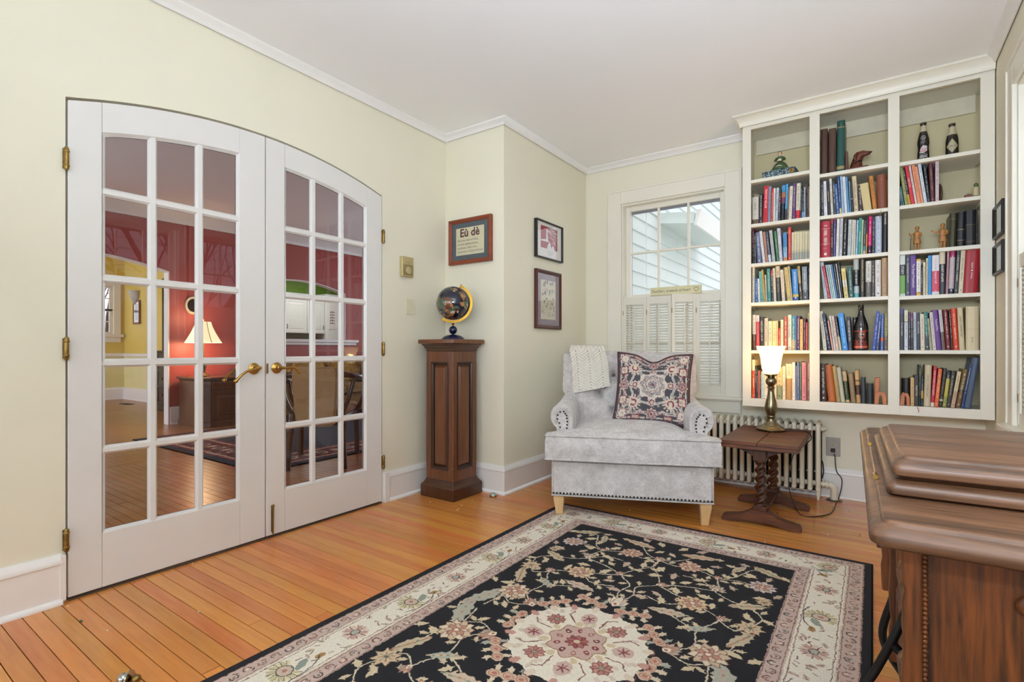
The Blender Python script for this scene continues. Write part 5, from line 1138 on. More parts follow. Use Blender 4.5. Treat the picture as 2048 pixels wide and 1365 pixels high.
# ---- right bay
shelf_books(2, 1, *Br, [
 (262, 280, -14, 1095, '2E5A62', 'thin teal pamphlet against the divider'), (282, 294, -26, 1080, '4A7A80', 'thin grey-teal pamphlet'), (300, 329, -52, 915, '8A8C4A', 'olive-green leaning book'), (331, 352, -58, 920, [(.3, 'C89A2A'), (.4, '26262A'), (1, '26262A')], 'black leaning book with a yellow patch'), (354, 384, -60, 892, 'C62430', 'bright red leaning book with white letters', {'t': 'CUBZ DOG', 'f': .8, 'c': .55, 'k': .5}), (387, 406, -58, 905, 'DCCCCC', 'pinkish-white leaning book'), (408, 438, -56, 890, 'E08A60', 'salmon-orange leaning book'), (440, 460, -56, 910, 'E4A27E', 'pale orange leaning book'), (463, 491, -58, 875, 'CBD2DC', 'white-blue leaning book'), (493, 517, -42, 880, '1E2C34', 'dark navy-green leaning book'), (519, 555, -20, 872, '5E3038', 'maroon book with gold lettering', {'hard': True, 'bars': 'B89A6A'}), (557, 588, 0, 857, 'C8B0B8', 'pale lavender-pink book', {'d': .2})])
shelf_books(2, 2, *E_, [(517, 580, 12, 555, [(.05, '2A2A1A'), (.82, '3E3A20'), (.84, '6A5C2C'), (1, '3E3A20')], 'old dark olive hardback', {'hard': True, 'bars': None, 'dy': .05}), (588, 656, 8, 545, [(.2, '1E1E20'), (.22, '8A7650'), (.5, '24242A'), (.52, '8A7650'), (1, '1E1E20')], 'old black book with gilt bands', {'hard': True, 'bars': None, 'dy': .05}), (662, 753, 0, 530, [(.15, '2A2826'), (.17, '6A5A44'), (.6, '2E2C2A'), (.62, '6A5A44'), (1, '26262A')], 'thick old marbled black book', {'hard': True, 'bars': None, 'dy': .05}), (757, 797, 0, 520, [(.3, '22262A'), (.32, '5A5040'), (1, '1E2428')], 'old black-green book at the case side', {'hard': True, 'bars': None, 'dy': .05})])
shelf_books(2, 3, *E_, [
 (86, 134, 0, 925, [(.06, 'D0D4C8'), (.5, '6AA03E'), (.76, '22262A'), (1, 'D4D6D2')], 'white, black and green book', {'t': 'STUDY', 'f': .2, 'c': .63, 'k': .45, 'hard': False}), (138, 176, 0, 920, '343C4A', 'slate-dark book with pale lettering'), (178, 229, 0, 928, '5A2A84', 'purple book with white title', {'t': 'The Royal Priesthood', 'f': .62, 'c': .5, 'k': .55, 'hard': False}), (232, 271, 0, 962, [(.1, 'D8A83A'), (.94, 'E4E2DC'), (1, 'D8A83A')], 'white book with yellow ends', {'hard': False}), (273, 288, 0, 1040, '2A2824', 'short thin black book'), (290, 313, 0, 990, 'D8C8B0', 'cream book'), (315, 333, 2, 955, 'CFC8A8', 'pale cream-teal book'), (335, 367, 0, 932, '2E8ACA', 'sky-blue book'), (370, 433, 0, 928, [(.08, 'D8D4D4'), (.6, 'CE3A56'), (1, 'DAD8DA')], 'white book with a red-pink lower half', {'hard': False, 'bars': 'D8A0B0'}), (435, 488, 0, 902, [(.72, '3E4044'), (1, 'D4C8AE')], 'charcoal book with a cream head', {'t': 'HEART AFLAME', 'f': .4, 'c': .5, 'k': .5, 'hard': True}), (490, 511, 14, 895, 'AE7E86', 'mauve book'), (513, 561, 18, 885, [(.12, '2A2C44'), (.84, 'B8AEB4'), (1, '9A2C5A')], 'grey book with a magenta head'), (564, 597, 26, 880, '3C3A3A', 'dark grey book leaning right'), (600, 640, 26, 875, 'D2C6A8', 'cream book leaning right'), (643, 774, 24, 868, 'A0222A', 'very thick red hymnal with white title', {'t': 'TRINITY \u2666 HYMNAL', 'f': .72, 'c': .5, 'k': .16, 'hard': True})])
shelf_books(2, 4, *Hh, [
 (106, 152, 0, 148, [(.86, '2A2430'), (1, '3A3A74')], 'dark plum book with a violet head', {'t': 'The eclipse of progress', 'f': .6, 'c': .5, 'k': .4}), (155, 196, 0, 170, [(.7, 'C8D0D4'), (.72, '5A5A5A'), (1, 'D8D2B8')], 'white-blue book with a cream head'), (198, 226, 0, 190, '35263A', 'dark purple book'), (229, 256, -4, 200, [(.8, '2A2A28'), (1, '7A2A5A')], 'black book with a magenta head'), (258, 291, -4, 192, 'C6CED6', 'pale grey-blue book'), (293, 333, -6, 195, '20293C', 'navy book with white dotted title', {'t': 'PIETY & POLITICS', 'f': .55, 'c': .6, 'k': .4}), (335, 382, -10, 210, 'D8CAB0', 'cream book with brown lettering'), (385, 433, -20, 185, [(.4, '22343A'), (1, '1E6A62')], 'teal over dark book'), (436, 466, -36, 260, 'A8A080', 'olive-cream leaning book'), (469, 508, -40, 190, 'C8C0BC', 'pale grey leaning book'), (513, 568, -50, 165, '5E2682', 'bright purple leaning book', {'t': 'People and Place', 'f': .55, 'c': .62, 'k': .42, 'hard': False}), (571, 608, -42, 165, [(.45, '5E4E44'), (1, 'BDBABA')], 'grey-white and brown leaning book'), (612, 668, -38, 160, '6E2026', 'maroon leaning book', {'hard': True}), (670, 692, -30, 170, '321C1E', 'dark leaning book'), (694, 757, -32, 150, 'D2482E', 'orange-red leaning book', {'hard': True, 'bars': 'F0C8B0'}), (759, 822, -26, 140, 'CEBE9A', 'cream book with black title, leaning', {'t': 'LANGE COMMENTARY', 'f': .5, 'c': .55, 'k': .4, 'tc': '4A4236', 'hard': True}), (827, 983, 0, 128, [(.28, 'D2C29E'), (.285, 'A89870'), (.48, 'D2C29E'), (.485, 'A89870'), (1, 'D2C29E')], 'extra thick cream book at the case side', {'t': 'CALVIN', 'f': .25, 'c': .24, 'k': .12, 'tc': '6A5A44', 'hard': True})])
shelf_books(2, 5, *Hh, [
 (136, 217, 0, 915, '241E1C', 'black book behind the dark bookend', {'hard': True, 'bars': None, 'dy': .02}), (223, 263, 0, 905, 'CCA66E', 'tan book'), (266, 313, 0, 885, '34302E', 'charcoal book with white script title', {'t': 'Original Order', 'f': .4, 'c': .5, 'k': .5}), (315, 334, 4, 770, '2A3428', 'tall thin green-black book'), (337, 362, 4, 880, [(.25, '26302E'), (.5, 'B88A2E'), (1, '26302E')], 'black book with a gold band'), (364, 440, 18, 768, 'CDBD9C', 'thick cream-tan book', {'t': 'LANGE COMMENTARY', 'f': .55, 'c': .5, 'k': .3, 'tc': '5A5040', 'hard': True}), (443, 480, 34, 780, [(.1, 'E0D4C8'), (1, 'BE2434')], 'red book with a white foot', {'t': 'HOW TO READ THE CHURCH', 'f': .65, 'c': .58, 'k': .5}), (484, 526, 44, 810, 'D2622E', 'orange leaning book', {'bars': 'F0D0B0'}), (529, 568, 56, 805, [(.15, '26221E'), (.2, 'C8C0A8'), (1, '2A2620')], 'black leaning book with gold lettering', {'bars': 'B89A4A'}), (571, 611, 54, 840, [(.3, '8A8A3A'), (.8, 'B8A82E'), (1, '24242A')], 'yellow-green book with a black head'), (614, 658, 60, 838, '343028', 'black book with cream lettering', {'bars': 'D8CCA8'}), (660, 704, 76, 840, [(.45, 'B89A80'), (1, 'CEBE98')], 'cream leaning book'), (711, 770, 88, 815, [(.4, '7A5A36'), (.45, '33402E'), (1, '7E6638')], 'olive-brown leaning book', {'hard': True}), (774, 800, 98, 765, '2A3E70', 'navy leaning book'), (802, 884, 96, 690, [(.0001, '3A4452'), (1, '4A5A72')], 'large blue-grey leaning book', {'hard': True, 'bars': None, 'd': .2})])
# ---------------------------------------------------------------- things standing between the books
z = SZ[0][0]; p = at_y(1559, 350, YS+.06)
bx = thing('floral_box', 'dark book-shaped box with pale floral print under the figurine', 'box', (p.x, YS+.07, z), math.radians(-4))
def floralmat():
    m, nt, N, K, b = newmat('floral_print'); setp(b, .5); tc = N.new('ShaderNodeTexCoord'); n = N.new('ShaderNodeTexNoise'); n.inputs['Scale'].default_value = 75; n.inputs['Distortion'].default_value = 1.5; K.new(tc.outputs['Object'], n.inputs[0])
    r = N.new('ShaderNodeValToRGB'); r.color_ramp.elements[0].position = .5; r.color_ramp.elements[0].color = L('1C2A32'); r.color_ramp.elements[1].position = .54; r.color_ramp.elements[1].color = L('8AA4AA'); K.new(n.outputs['Fac'], r.inputs[0]); K.new(r.outputs[0], b.inputs['Base Color'])
floralmat()
MB().box(-.098, .098, -.045, .10, .003, .039).build('box_body', 'floral_print', bx, bevel=.003); MB().box(-.10, .10, -.047, .105, .039, .045).build('lid', 'floral_print', bx, bevel=.0015)
MB().lathe([(.014, 0), (.014, .002), (.010, .002), (.010, 0)], n=20).xf(Matrix.Translation((.078, -.046, .022)) @ Matrix.Rotation(P2, 4, 'X')).build('oval_clasp', 'brass', bx)
plain('porcelain_green', '3E5636', .3, var=.3, scale=30); plain('porcelain_skin', 'E0B8A0', .35); plain('porcelain_hair', '8A3A22', .4); plain('porcelain_cream', 'D8D0B0', .35)
fg = thing('lady_figurine', 'porcelain figurine of a red-haired lady in a green gown', 'figurine', (p.x+.002, YS+.072, z+.0455))
MB().lathe([(.052, 0), (.056, .004), (.055, .012), (.049, .018), (.047, .026), (.041, .034), (.036, .044), (.022, .056), (.015, .062), (.013, .066)], n=28).build('gown', 'porcelain_green', fg, smooth=60)
MB().lathe([(.013, .064), (.017, .072), (.020, .082), (.021, .090), (.016, .096), (.008, .099)], n=18).xf(Matrix.Diagonal((1.15, .8, 1, 1))).tube([(-.021, 0, .090), (-.030, -.006, .074), (-.016, -.020, .066)], [.007, .0065, .005], 8).tube([(.021, 0, .090), (.030, -.006, .074), (.016, -.020, .066)], [.007, .0065, .005], 8).build('bodice', 'porcelain_green', fg, smooth=60)
MB().lathe([(.006, .097), (.006, .106)], n=12).sphere((0, -.002, .116), .0115, 16, 12, (.9, 1, 1.15)).sphere((0, -.0145, .115), .0022, 8, 6).sphere((-.012, -.021, .066), .005, 8, 6).sphere((.010, -.022, .066), .005, 8, 6).build('head_and_hands', 'porcelain_skin', fg, smooth=60)
MB().sphere((0, .003, .121), .0125, 16, 10, (1, 1, .95)).sphere((0, .010, .128), .007, 10, 8).build('hair', 'porcelain_hair', fg, smooth=60)
MB().sphere((0, -.020, .071), .010, 10, 8, (1.2, .5, .8)).tube([(-.04+.08*i/10, -.034*math.sqrt(max(.05, 1-((i-5)/5)**2))-.012, .022-.004*math.sin(i)) for i in range(11)], .003, 6).build('lace_trim', 'porcelain_cream', fg, smooth=60)
# dog's-head bookend
z = SZ[1][0]; p0 = at_y(1460+985/4.267, 700, YS+.05).x
dg = thing('dog_bookend', "carved reddish-brown bookend with a dog's head beside the green book", 'bookend', (p0, YS+.06, z))
wood('carved_wood', '3A170E', '743420', 'z', .35, 20, 5, coat=.2); CW = 'carved_wood'
MB().box(0, .013, -.02, .085, 0, .125).build('upright_slab', CW, dg, bevel=.002); MB().box(.0135, .118, -.02, .085, 0, .018).build('base_slab', CW, dg, bevel=.002)
hd = MB(); ctr = [(.055, .032, .018), (.056, .032, .045), (.060, .030, .068), (.067, .028, .088), (.078, .026, .101), (.092, .024, .105), (.108, .022, .102), (.122, .020, .103), (.131, .019, .104)]
hd.tube(ctr, [.037, .031, .027, .026, .025, .020, .0145, .0115, .006], 16); hd.sphere((.067, .028, .098), .024, 16, 12, (1.1, .95, .9)); hd.build('dog_head', CW, dg, smooth=70)
for s in (-1, 1): MB().tube([(.062, .028+s*.02, .112), (.056, .028+s*.029, .098), (.052, .028+s*.031, .076), (.057, .028+s*.029, .058)], [.006, .011, .013, .005], 10, flat=(.45, 1)).build('ear', CW, dg, smooth=70); MB().sphere((.085, .026+s*.0155, .113), .0032, 8, 6).build('eye', 'black_lacquer', dg, smooth=60)
MB().sphere((.132, .019, .106), .0055, 10, 8).build('nose', 'black_lacquer', dg, smooth=60)
MB().tube([(.045, .0, .045), (.062, -.008, .055), (.083, .02, .062)], .004, 8).build('collar', 'black_lacquer', dg, smooth=60)
# bottles
def bottle(name, label, bay, sh, u, prof, lab, glassc, extra=None, dy=.06):
    z = SZ[bay][sh]; x = at_y(u, 700, YS+dy).x
    b = thing(name, label, 'bottle', (x, YS+dy, z), math.radians(-4))
    g_ = 'bottle_'+glassc
    if g_ not in MATS: plain(g_, glassc, .06, spec=.8, **{'Coat Weight': .4})
    MB().lathe(prof, n=36).build('glass_body', g_, b, smooth=50)
    return b
cola = [(0, .001), (.026, .001), (.0285, .006), (.0285, .045), (.0262, .062), (.0262, .080), (.0290, .100), (.0285, .118), (.024, .142), (.0175, .170), (.0135, .192), (.0128, .205), (.0148, .207), (.0148, .212), (.0128, .214), (.0128, .218)]
def wrap(b, r0, z0, z1, a0, a1, mat, prof):
    def rad(z):
        for (ra, za), (rb_, zb_) in zip(prof, prof[1:]):
            if za <= z <= zb_ and zb_ > za: return lerp(ra, rb_, (z-za)/(zb_-za))
        return r0
    m = MB().grid(lambda u, v: (math.cos(lerp(a0, a1, u))*(rad(lerp(z0, z1, v))+.0006), math.sin(lerp(a0, a1, u))*(rad(lerp(z0, z1, v))+.0006), lerp(z0, z1, v)), 24, 14, uv=True)
    return m.build('printed_label', mat, b, smooth=80, norm=False)
def cola_label():
    c = Cv(.10, .12, 2400, '120E10'); WH = 'DCD8D8'
    c.ell(.05, .103, .020, .0105, WH); c.ell(.05, .103, .0178, .0088, '120E10'); c.text('G', .05, .103, .018, .012, WH)
    c.text('GEORGIA', .05, .086, .032, .004, WH); c.text('BULLDOGS', .05, .079, .034, .004, WH)
    c.poly([(.018, .030), (.03, .056), (.05, .064), (.085, .06), (.082, .036), (.05, .026)], 'C8C4C6'); 
    c.text('Classic', .05, .045, .056, .026, 'B02A40', shear=.35); c.text('Coca-Cola', .05, .017, .062, .016, WH, shear=.25)
    c.rect(.01, .09, .004, .006, WH); c.rect(.02, .08, .0085, .0098, WH); return c.a
imgmat('cola_print', cola_label(), .15, coat=.3)
plain('bottle_cap', '6E6658', .35, .8); plain('neck_glass', 'B4AC90', .1, spec=.7)
b1 = bottle('cola_bottle', 'taller cola bottle with white oval emblem and script, top shelf of right bay', 2, 0, 1740+455/4.267, cola, None, '120E10')
wrap(b1, .0285, .008, .150, math.radians(-150), math.radians(-30), 'cola_print', cola)
MB().lathe([(.0182, .168), (.0142, .192), (.0134, .204)], n=30, caps=False).build('empty_neck', 'neck_glass', b1, smooth=60); MB().lathe([(.0135, .2145), (.0158, .2145), (.0158, .219), (.0145, .2225), (0, .223)], n=21).build('crown_cap', 'bottle_cap', b1, smooth=30)
def diamond_label():
    c = Cv(.10, .10, 2400, '120C0A'); c.poly([(.006, .045), (.05, .088), (.094, .045), (.05, .006)], 'A49C80'); c.poly([(.012, .045), (.05, .082), (.088, .045), (.05, .012)], '8C856C'); c.poly([(.016, .045), (.05, .079), (.084, .045), (.05, .015)], 'B4AC90')
    c.text('Coca-Cola', .05, .048, .058, .018, '3A2A22', shear=.25); c.text('TRADE MARK', .05, .064, .03, .004, '4A3A30'); c.text('BOTTLE', .05, .031, .026, .005, '4A3A30'); return c.a
imgmat('diamond_print', diamond_label(), .2, coat=.3)
c2 = [(0, .001), (.027, .001), (.0295, .006), (.0295, .075), (.0285, .095), (.024, .118), (.0175, .140), (.0138, .158), (.0135, .168), (.0155, .170), (.0155, .175), (.0135, .177), (.0135, .180)]
b2 = bottle('cola_bottle', 'shorter cola bottle with a tan diamond label, top shelf of right bay', 2, 0, 1740+700/4.267, c2, None, '120C0A')
wrap(b2, .0295, .006, .106, math.radians(-150), math.radians(-30), 'diamond_print', c2)
MB().lathe([(.0246, .118), (.0182, .140), (.0144, .158), (.0142, .167)], n=30, caps=False).build('empty_neck', 'neck_glass', b2, smooth=60); MB().lathe([(.0140, .1775), (.0162, .1775), (.0162, .182), (.015, .1855), (0, .186)], n=21).build('crown_cap', 'bottle_cap', b2, smooth=30)
def ale_label():
    c = Cv(.14, .13, 1800, '140E0C'); R_ = 'B8432F'
    c.line([(.004, .118), (.136, .124)], .004, R_)
    for q in (1.0, .72): c.line([(.082+.024*q*math.cos(t), .094+.026*q*math.sin(t)) for t in np.linspace(0, 6.3, 30)], .003, 'C86A54')
    for dx in (-.009, .009): c.ell(.082+dx, .098, .005, .006, 'D8A898')
    c.line([(.070, .084), (.082, .079), (.094, .084)], .003, 'C86A54'); c.line([(.06, .112), (.052, .124), (.07, .118)], .004, R_); c.line([(.104, .112), (.114, .123), (.094, .118)], .004, R_)
    c.text('DOMA', .07, .048, .10, .026, 'C84A34'); c.line([(.02, .033), (.12, .030)], .004, R_); c.rect(.008, .132, .006, .024, R_); c.rect(.02, .12, .012, .016, 'D89080'); return c.a
imgmat('ale_print', ale_label(), .3, coat=.2)
ale = [(0, .001), (.034, .001), (.0375, .006), (.0375, .135), (.036, .155), (.028, .185), (.019, .210), (.0145, .232), (.0135, .262), (.0155, .264), (.0155, .272), (.0138, .274), (.0138, .282)]
b3 = bottle('ale_bottle', 'large dark bottle with red printed label between the books', 1, 4, 1630+503/5.459, ale, None, '140E0C', dy=.05)
wrap(b3, .0375, .008, .128, math.radians(-165), math.radians(-15), 'ale_print', ale)
# small lighthouse and oval plaque on the second shelf of the right bay
z = SZ[2][1]
plq = thing('oval_plaque', 'dark oval wooden plaque standing at the end of the leaning books', 'plaque', (at_y(1740+607/4.267, 700, YS+.09).x, YS+.09, z), math.radians(14))
MB().sphere((0, .03, .062), .062, 28, 14, (.20, .65, 1.0)).build('disc', plain('dark_wood', '4A3A20', .4, var=.3, scale=30, stretch=(1, 1, 4)), plq, smooth=60); MB().box(-.012, .014, .005, .055, .0005, .006).build('foot', 'dark_wood', plq, bevel=.002)
lh = thing('lighthouse_ornament', 'small cream and green lighthouse ornament at the far end of its shelf', 'figurine', (at_y(1740+905/4.267, 700, YS+.08).x, YS+.08, z))
plain('lh_green', '5A6A3E', .5, var=.3, scale=60); plain('lh_cream', 'C8B890', .5)
MB().sphere((-.008, 0, .008), .032, 16, 8, (1.25, .9, .32)).sphere((.022, .01, .02), .016, 12, 8, (1, 1, .9)).build('rock', 'lh_green', lh, smooth=60)
MB().lathe([(.0165, .010), (.0135, .058), (.0155, .060), (.0155, .064), (.011, .064)], n=20).build('tower', 'lh_cream', lh, smooth=40); MB().lathe([(.0095, .064), (.0095, .078), (.012, .079), (.006, .088), (0, .090)], n=16).build('lantern_room', 'lh_green', lh, smooth=40)
MB().box(-.048, -.020, -.012, .010, .012, .024).prism([(-.051, .024), (-.017, .024), (-.034, .032)], -.014, .012, 'y').build('cottage', plain('lh_red', '7A3A30', .5), lh)
# two carved wooden men, third shelf of the right bay
plain('limewood', 'B07A44', .5, var=.15, scale=50)
def carving(name, label, u, hgt, dyy, arm):
    o = thing(name, label, 'figurine', (at_y(1780+u/4.405, 700, YS+dyy).x, YS+dyy, SZ[2][2]), math.radians(-20)); s = hgt/.158
    m = MB()
    m.lathe([(.020, 0), (.022, .002), (.022, .005), (.018, .007)], n=18)
    for k in (-1, 1): m.tube([(k*.007, -.004, .004), (k*.007, 0, .012), (k*.0075, .002, .034), (k*.008, 0, .052)], [.0055, .0045, .0062, .0075], 10)
    m.lathe([(.0185, .048), (.0195, .052), (.0165, .072), (.0135, .088), (.0165, .104), (.0165, .114), (.010, .121), (.0055, .124)], n=18)
    m.build('robed_body', 'limewood', o, smooth=60)
    h_ = MB().tube([(0, 0, .121), (0, -.001, .130)], .0052, 10).sphere((0, -.001, .139), .0112, 16, 12, (.9, 1, 1.15)).sphere((0, -.012, .137), .0026, 8, 6).sphere((0, -.006, .129), .008, 10, 8, (.8, .8, 1)); h_.build('head', 'limewood', o, smooth=60)
    MB().sphere((0, .002, .144), .0118, 14, 10, (1, 1, .9)).build('cap', 'limewood', o, smooth=60)
    for k in (-1, 1):
        p = arm if k < 0 else [(.0165, 0, .112), (.021, -.006, .094), (.014, -.016, .084)]
        a = MB().tube([p[0], Vector(p[0]).lerp(Vector(p[1]), .5), p[1], Vector(p[1]).lerp(Vector(p[2]), .5), p[2]], [.0062, .0058, .005, .0045, .004], 10).sphere(tuple(p[2]), .0048, 8, 6)
        a.build('arm', 'limewood', o, smooth=60)
    for ch2 in o.children: ch2.scale = (s, s, s)
    return o
carving('carved_man', 'carved limewood man with a walking staff, left of the pair', 238, .155, .085, [(-.0165, 0, .112), (-.026, -.008, .098), (-.034, -.014, .112)])
st_ = [o for o in COL.objects if o.name.startswith('carved_man')][0]
MB().tube([(-.028, -.014, .002), (-.026, -.013, .085)], .0022, 8).build('staff', 'dark_wood', st_, smooth=60)
carving('carved_man', 'carved limewood man with raised arm, right of the pair', 465, .160, .105, [(-.0165, 0, .112), (-.028, -.012, .102), (-.046, -.014, .118)])
# carved wooden bookends on the bottom shelf
plain('bookend_wood', 'A8643C', .45, var=.4, scale=26, stretch=(1, 1, .3))
for bay, org, sc, x0, x1, yt, lab in ((1, (1630, 590), 5.459, 648, 782, 905, 'carved two-tone wooden bookend at the right end of the middle bay'), (2, (1780, 590), 5.46, 106, 216, 912, 'carved two-tone wooden bookend at the left end of the right bay')):
    Y = YS+.03; a, b = at_y(org[0]+x0/sc, 700, Y).x, at_y(org[0]+x1/sc, 700, Y).x; h = at_y(org[0]+x0/sc, org[1]+yt/sc, Y).z-ZB
    o = thing('wooden_bookend', lab, 'bookend', (a, Y, ZB+.0005)); w = b-a
    if bay == 1: MB().prism([(0, 0), (.017, 0), (.020, h*.45), (.026, h*.55), (.028, h), (.002, h)], .0, .07, 'y').build('upright', 'bookend_wood', o, bevel=.003)
    MB().prism([(0.0, 0), (.021, 0), (.024, h*.28), (w*.5, h*.36), (w*.62, h*.30), (w*.68, 0), (w, 0), (w*.98, h*.32), (w*.80, h*.46), (w*.5, h*.46), (w*.30, h*.50), (.012, h*.47), (.002, h*.36)], -.016, -.001, 'y').build('animal_silhouette', 'bookend_wood', o, bevel=.002)
    MB().box(.0, w, .0, .07, 0, .004).build('foot', 'dark_wood', o)
# feathers / bookmark hanging from the second shelf
fe = tag(MB().tube([(0, 0, 0), (.002, -.002, -.02), (-.004, -.002, -.045), (-.002, -.001, -.06)], [.0012, .004, .006, .001], 8, flat=(1, .3)).build('tassel_bookmark', plain('tassel', '8A7A50', .9), smooth=60), 'olive tassel hanging over the edge of the second shelf, middle bay', 'bookmark'); fe.location = (at_y(1630+640/4.876, 700, YS).x, YS-.001, SZ[1][1]-.006)
rt_ = tag(MB().tube([(0, 0, 0), (.001, -.004, -.008), (.006, -.005, -.022), (.003, -.005, -.032)], .0016, 6).build('ribbon_marker', plain('ribbon_red', '9A2A2A', .8), smooth=60), 'red ribbon hanging below the bottom shelf of the right bay', 'bookmark'); rt_.location = (at_y(1780+300/5.46, 700, YS).x, YS-.001, ZB-.002)
# ================================================================ shutters and the sign on them
def shutter(name, label, cx, cyy, rz, w, z0, z1, group, ang):
    t = thing(name, label, 'shutter', (cx, cyy, z0), rz, group); h = z1-z0; s = .026; d = .010
    for a, b in ((0, s), (w-s, w)): MB().box(a, b, -d, d, 0, h).build('stile', SP, t, bevel=.0015)
    MB().box(s, w-s, -d, d, 0, .075).build('bottom_rail', SP, t, bevel=.0015); MB().box(s, w-s, -d, d, h-.062, h).build('top_rail', SP, t, bevel=.0015)
    n = 30; p = (h-.137)/n
    lv = MB().prism([(-.014, -.0025), (0, -.0042), (.014, -.0025), (.014, .0025), (0, .0042), (-.014, .0025)], s+.001, w-s-.001, 'x').xf(Matrix.Rotation(0, 4, 'X')).mesh('louver', SP)
    for k in range(n): link('louver', lv, t, loc=(0, 0, .075+(k+.5)*p), rot=(math.radians(ang), 0, 0))
    MB().box(w/2-.004, w/2+.004, -.024, -.016, .065, h-.07).build('tilt_rod', SP, t, bevel=.001)
    hg = MB()
    for q in (.13, h-.13): hg.tube([(0.0, -d-.002, q-.02), (0.0, -d-.002, q+.02)], .003, 6)
    hg.build('hinge', 'aged_brass', t)
    return t
shg = None; zs0, zs1 = .646, 1.435
PX = [(-1.733, -1.530), (-1.528, -1.325), (-1.293, -1.137), (-1.128, -.922)]
ypan = YB+.012
shutter('louvered_shutter', 'cream louvered shutter panel at the left side of the back window', PX[0][0], ypan, 0, .203, zs0, zs1, shg, 28)
shutter('louvered_shutter', 'cream louvered shutter panel second from the left in the back window', PX[1][0], ypan, 0, .203, zs0, zs1, shg, 28)
shutter('louvered_shutter', 'angled louvered shutter panel right of the gap in the back window', PX[2][0], ypan-.10, math.radians(32), .190, zs0, zs1, shg, 28)
shutter('louvered_shutter', 'cream louvered shutter panel beside the bookcase, lowest slats brightest', PX[3][0], ypan, 0, .206, zs0, zs1, shg, 28)
for k, (y0, wn_) in enumerate(((3.268, 'far'), (3.075, 'far'), (2.88, 'far'), (2.69, 'far'), (2.318, 'near'), (2.12, 'near'), (1.93, 'near'), (1.74, 'near'))):
    lab = {0: 'cream louvered shutter panel of the right-hand window nearest the bookcase', 4: 'louvered shutter panel nearest the far end of the second right-hand window'}.get(k, f"louvered shutter panel, {ORD[k % 4]} from the bookcase end in the {wn_} right-hand window")
    shutter('louvered_shutter', lab, XR+.012, y0, -P2, .185, zs0, zs1, None, 28)
sg = thing('wooden_sign', 'small cream sign with handwritten words and a heart standing on the shutters', 'sign', (-1.292, YB+.004, 1.437), 0)
MB().box(-.203, .203, -.008, .008, 0, .066).build('board', plain('sign_cream', 'D8D0A8', .6), sg, bevel=.002)
plain('sign_ink', '4A4438', .7)
lettering('lettering', 'Teacher... a work of heart', Matrix.Translation((-.032, -.0088, .034)) @ TXT, .315, .05, 'sign_ink', sg, shear=.35)
hp = [(.165+.019*(16*math.sin(t)**3)/16, -.009, .035+.0185*(13*math.cos(t)-5*math.cos(2*t)-2*math.cos(3*t)-math.cos(4*t))/16) for t in np.linspace(0, 6.283, 33)]
MB().tube(hp, .0015, 5).build('heart', 'sign_ink', sg)
# ================================================================ radiator
rd = thing('cast_iron_radiator', 'cream cast-iron column radiator under the bookcase', 'radiator', (0, 0, 0)); RP = 'radiator_paint'
sec = MB(); yf, yb = 3.945, 4.055
def slot(x, y0, y1, r, n=8):
    return None
for yy in (yf, yb):
    sec.loft([[(x*.0145*k, yy+s*.018*k, z) for x, s in ((-1, -.45), (-.5, -1), (.5, -1), (1, -.45), (1, .45), (.5, 1), (-.5, 1), (-1, .45))] for z, k in ((.075, 1), (.49, 1))], mi=0 if yy == yf else 1)  # rear columns take the dark second colour
for z, s in ((.495, 1), (.072, -1)):
    sec.loft([[(x*.0125*k, y, z+s*zz*k) for x, zz in ((-1, -.6), (-1, .35), (-.5, .9), (.5, .9), (1, .35), (1, -.6))] for y, zz0, k in ((yf-.018, 0, .02), (yf-.017, 0, .024), (yf+.01, 0, .026), (yb-.01, 0, .026), (yb+.018, 0, .02)) for x_ in (0,)] if False else [[(x*.0125, y, z+s*zz*r) for x, zz in ((-1, -.6), (-1, .35), (-.5, .9), (.5, .9), (1, .35), (1, -.6))] for y, r in ((yf-.018, .008), (yf-.012, .018), (yf+.01, .026), (yb-.01, .026), (yb+.018, .010))])
secm = sec.mesh('section', [RP, plain('bare_iron', '2A2622', .7, var=.3, scale=20)], smooth=50)  # dark second colour: shade between the sections painted onto the rear columns
NS = 24; x_end = -.298; pit = .0468
MB().box(x_end-NS*pit+.03, x_end-.01, 4.079, 4.084, .03, .485).build('heat_shield', 'bare_iron', rd)  # plate added behind the sections, its dark colour standing for the gaps' shade
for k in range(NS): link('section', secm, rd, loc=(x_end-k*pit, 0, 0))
for x in (x_end+.001, x_end-(NS-1)*pit): 
    for yy in (yf, yb): MB().loft([[(x+a*.0115*k, yy+b*.017*k, z) for a, b in ((-1, -1), (1, -1), (1, 1), (-1, 1))] for z, k in ((0.0, .62), (.08, 1))]).build('foot', RP, rd, bevel=.002)
MB().tube([(x_end-(NS-1)*pit-.012, 4.0, .468), (x_end+.02, 4.0, .468)], .017, 12).tube([(x_end-(NS-1)*pit, 4.0, .10), (x_end+.014, 4.0, .10)], .017, 12).build('push_nipple_tube', RP, rd, smooth=50)
MB().lathe([(.014, 0), (.016, .004), (.016, .014), (.008, .016), (.008, .024), (0, .024)], n=6).xf(Matrix.Translation((x_end+.018, 4.0, .468)) @ Matrix.Rotation(P2, 4, 'Y')).build('end_plug', RP, rd)
vp = MB().tube([(x_end+.01, 4.0, .10), (x_end+.055, 4.0, .10)], .015, 10)
for xo, r in ((.020, .024), (.040, .026)): vp.lathe([(r, 0), (r, .012)], n=8).xf(Matrix.Identity(4)) if False else None
vp.tube([(x_end+.022, 4.0, .10), (x_end+.032, 4.0, .10)], .024, 8); vp.tube([(x_end+.040, 4.0, .10), (x_end+.054, 4.0, .10)], .026, 8)
arc = [(x_end+.055+.032*math.sin(a), 4.0, .068+.032*math.cos(a)) for a in np.linspace(0, P2, 8)]
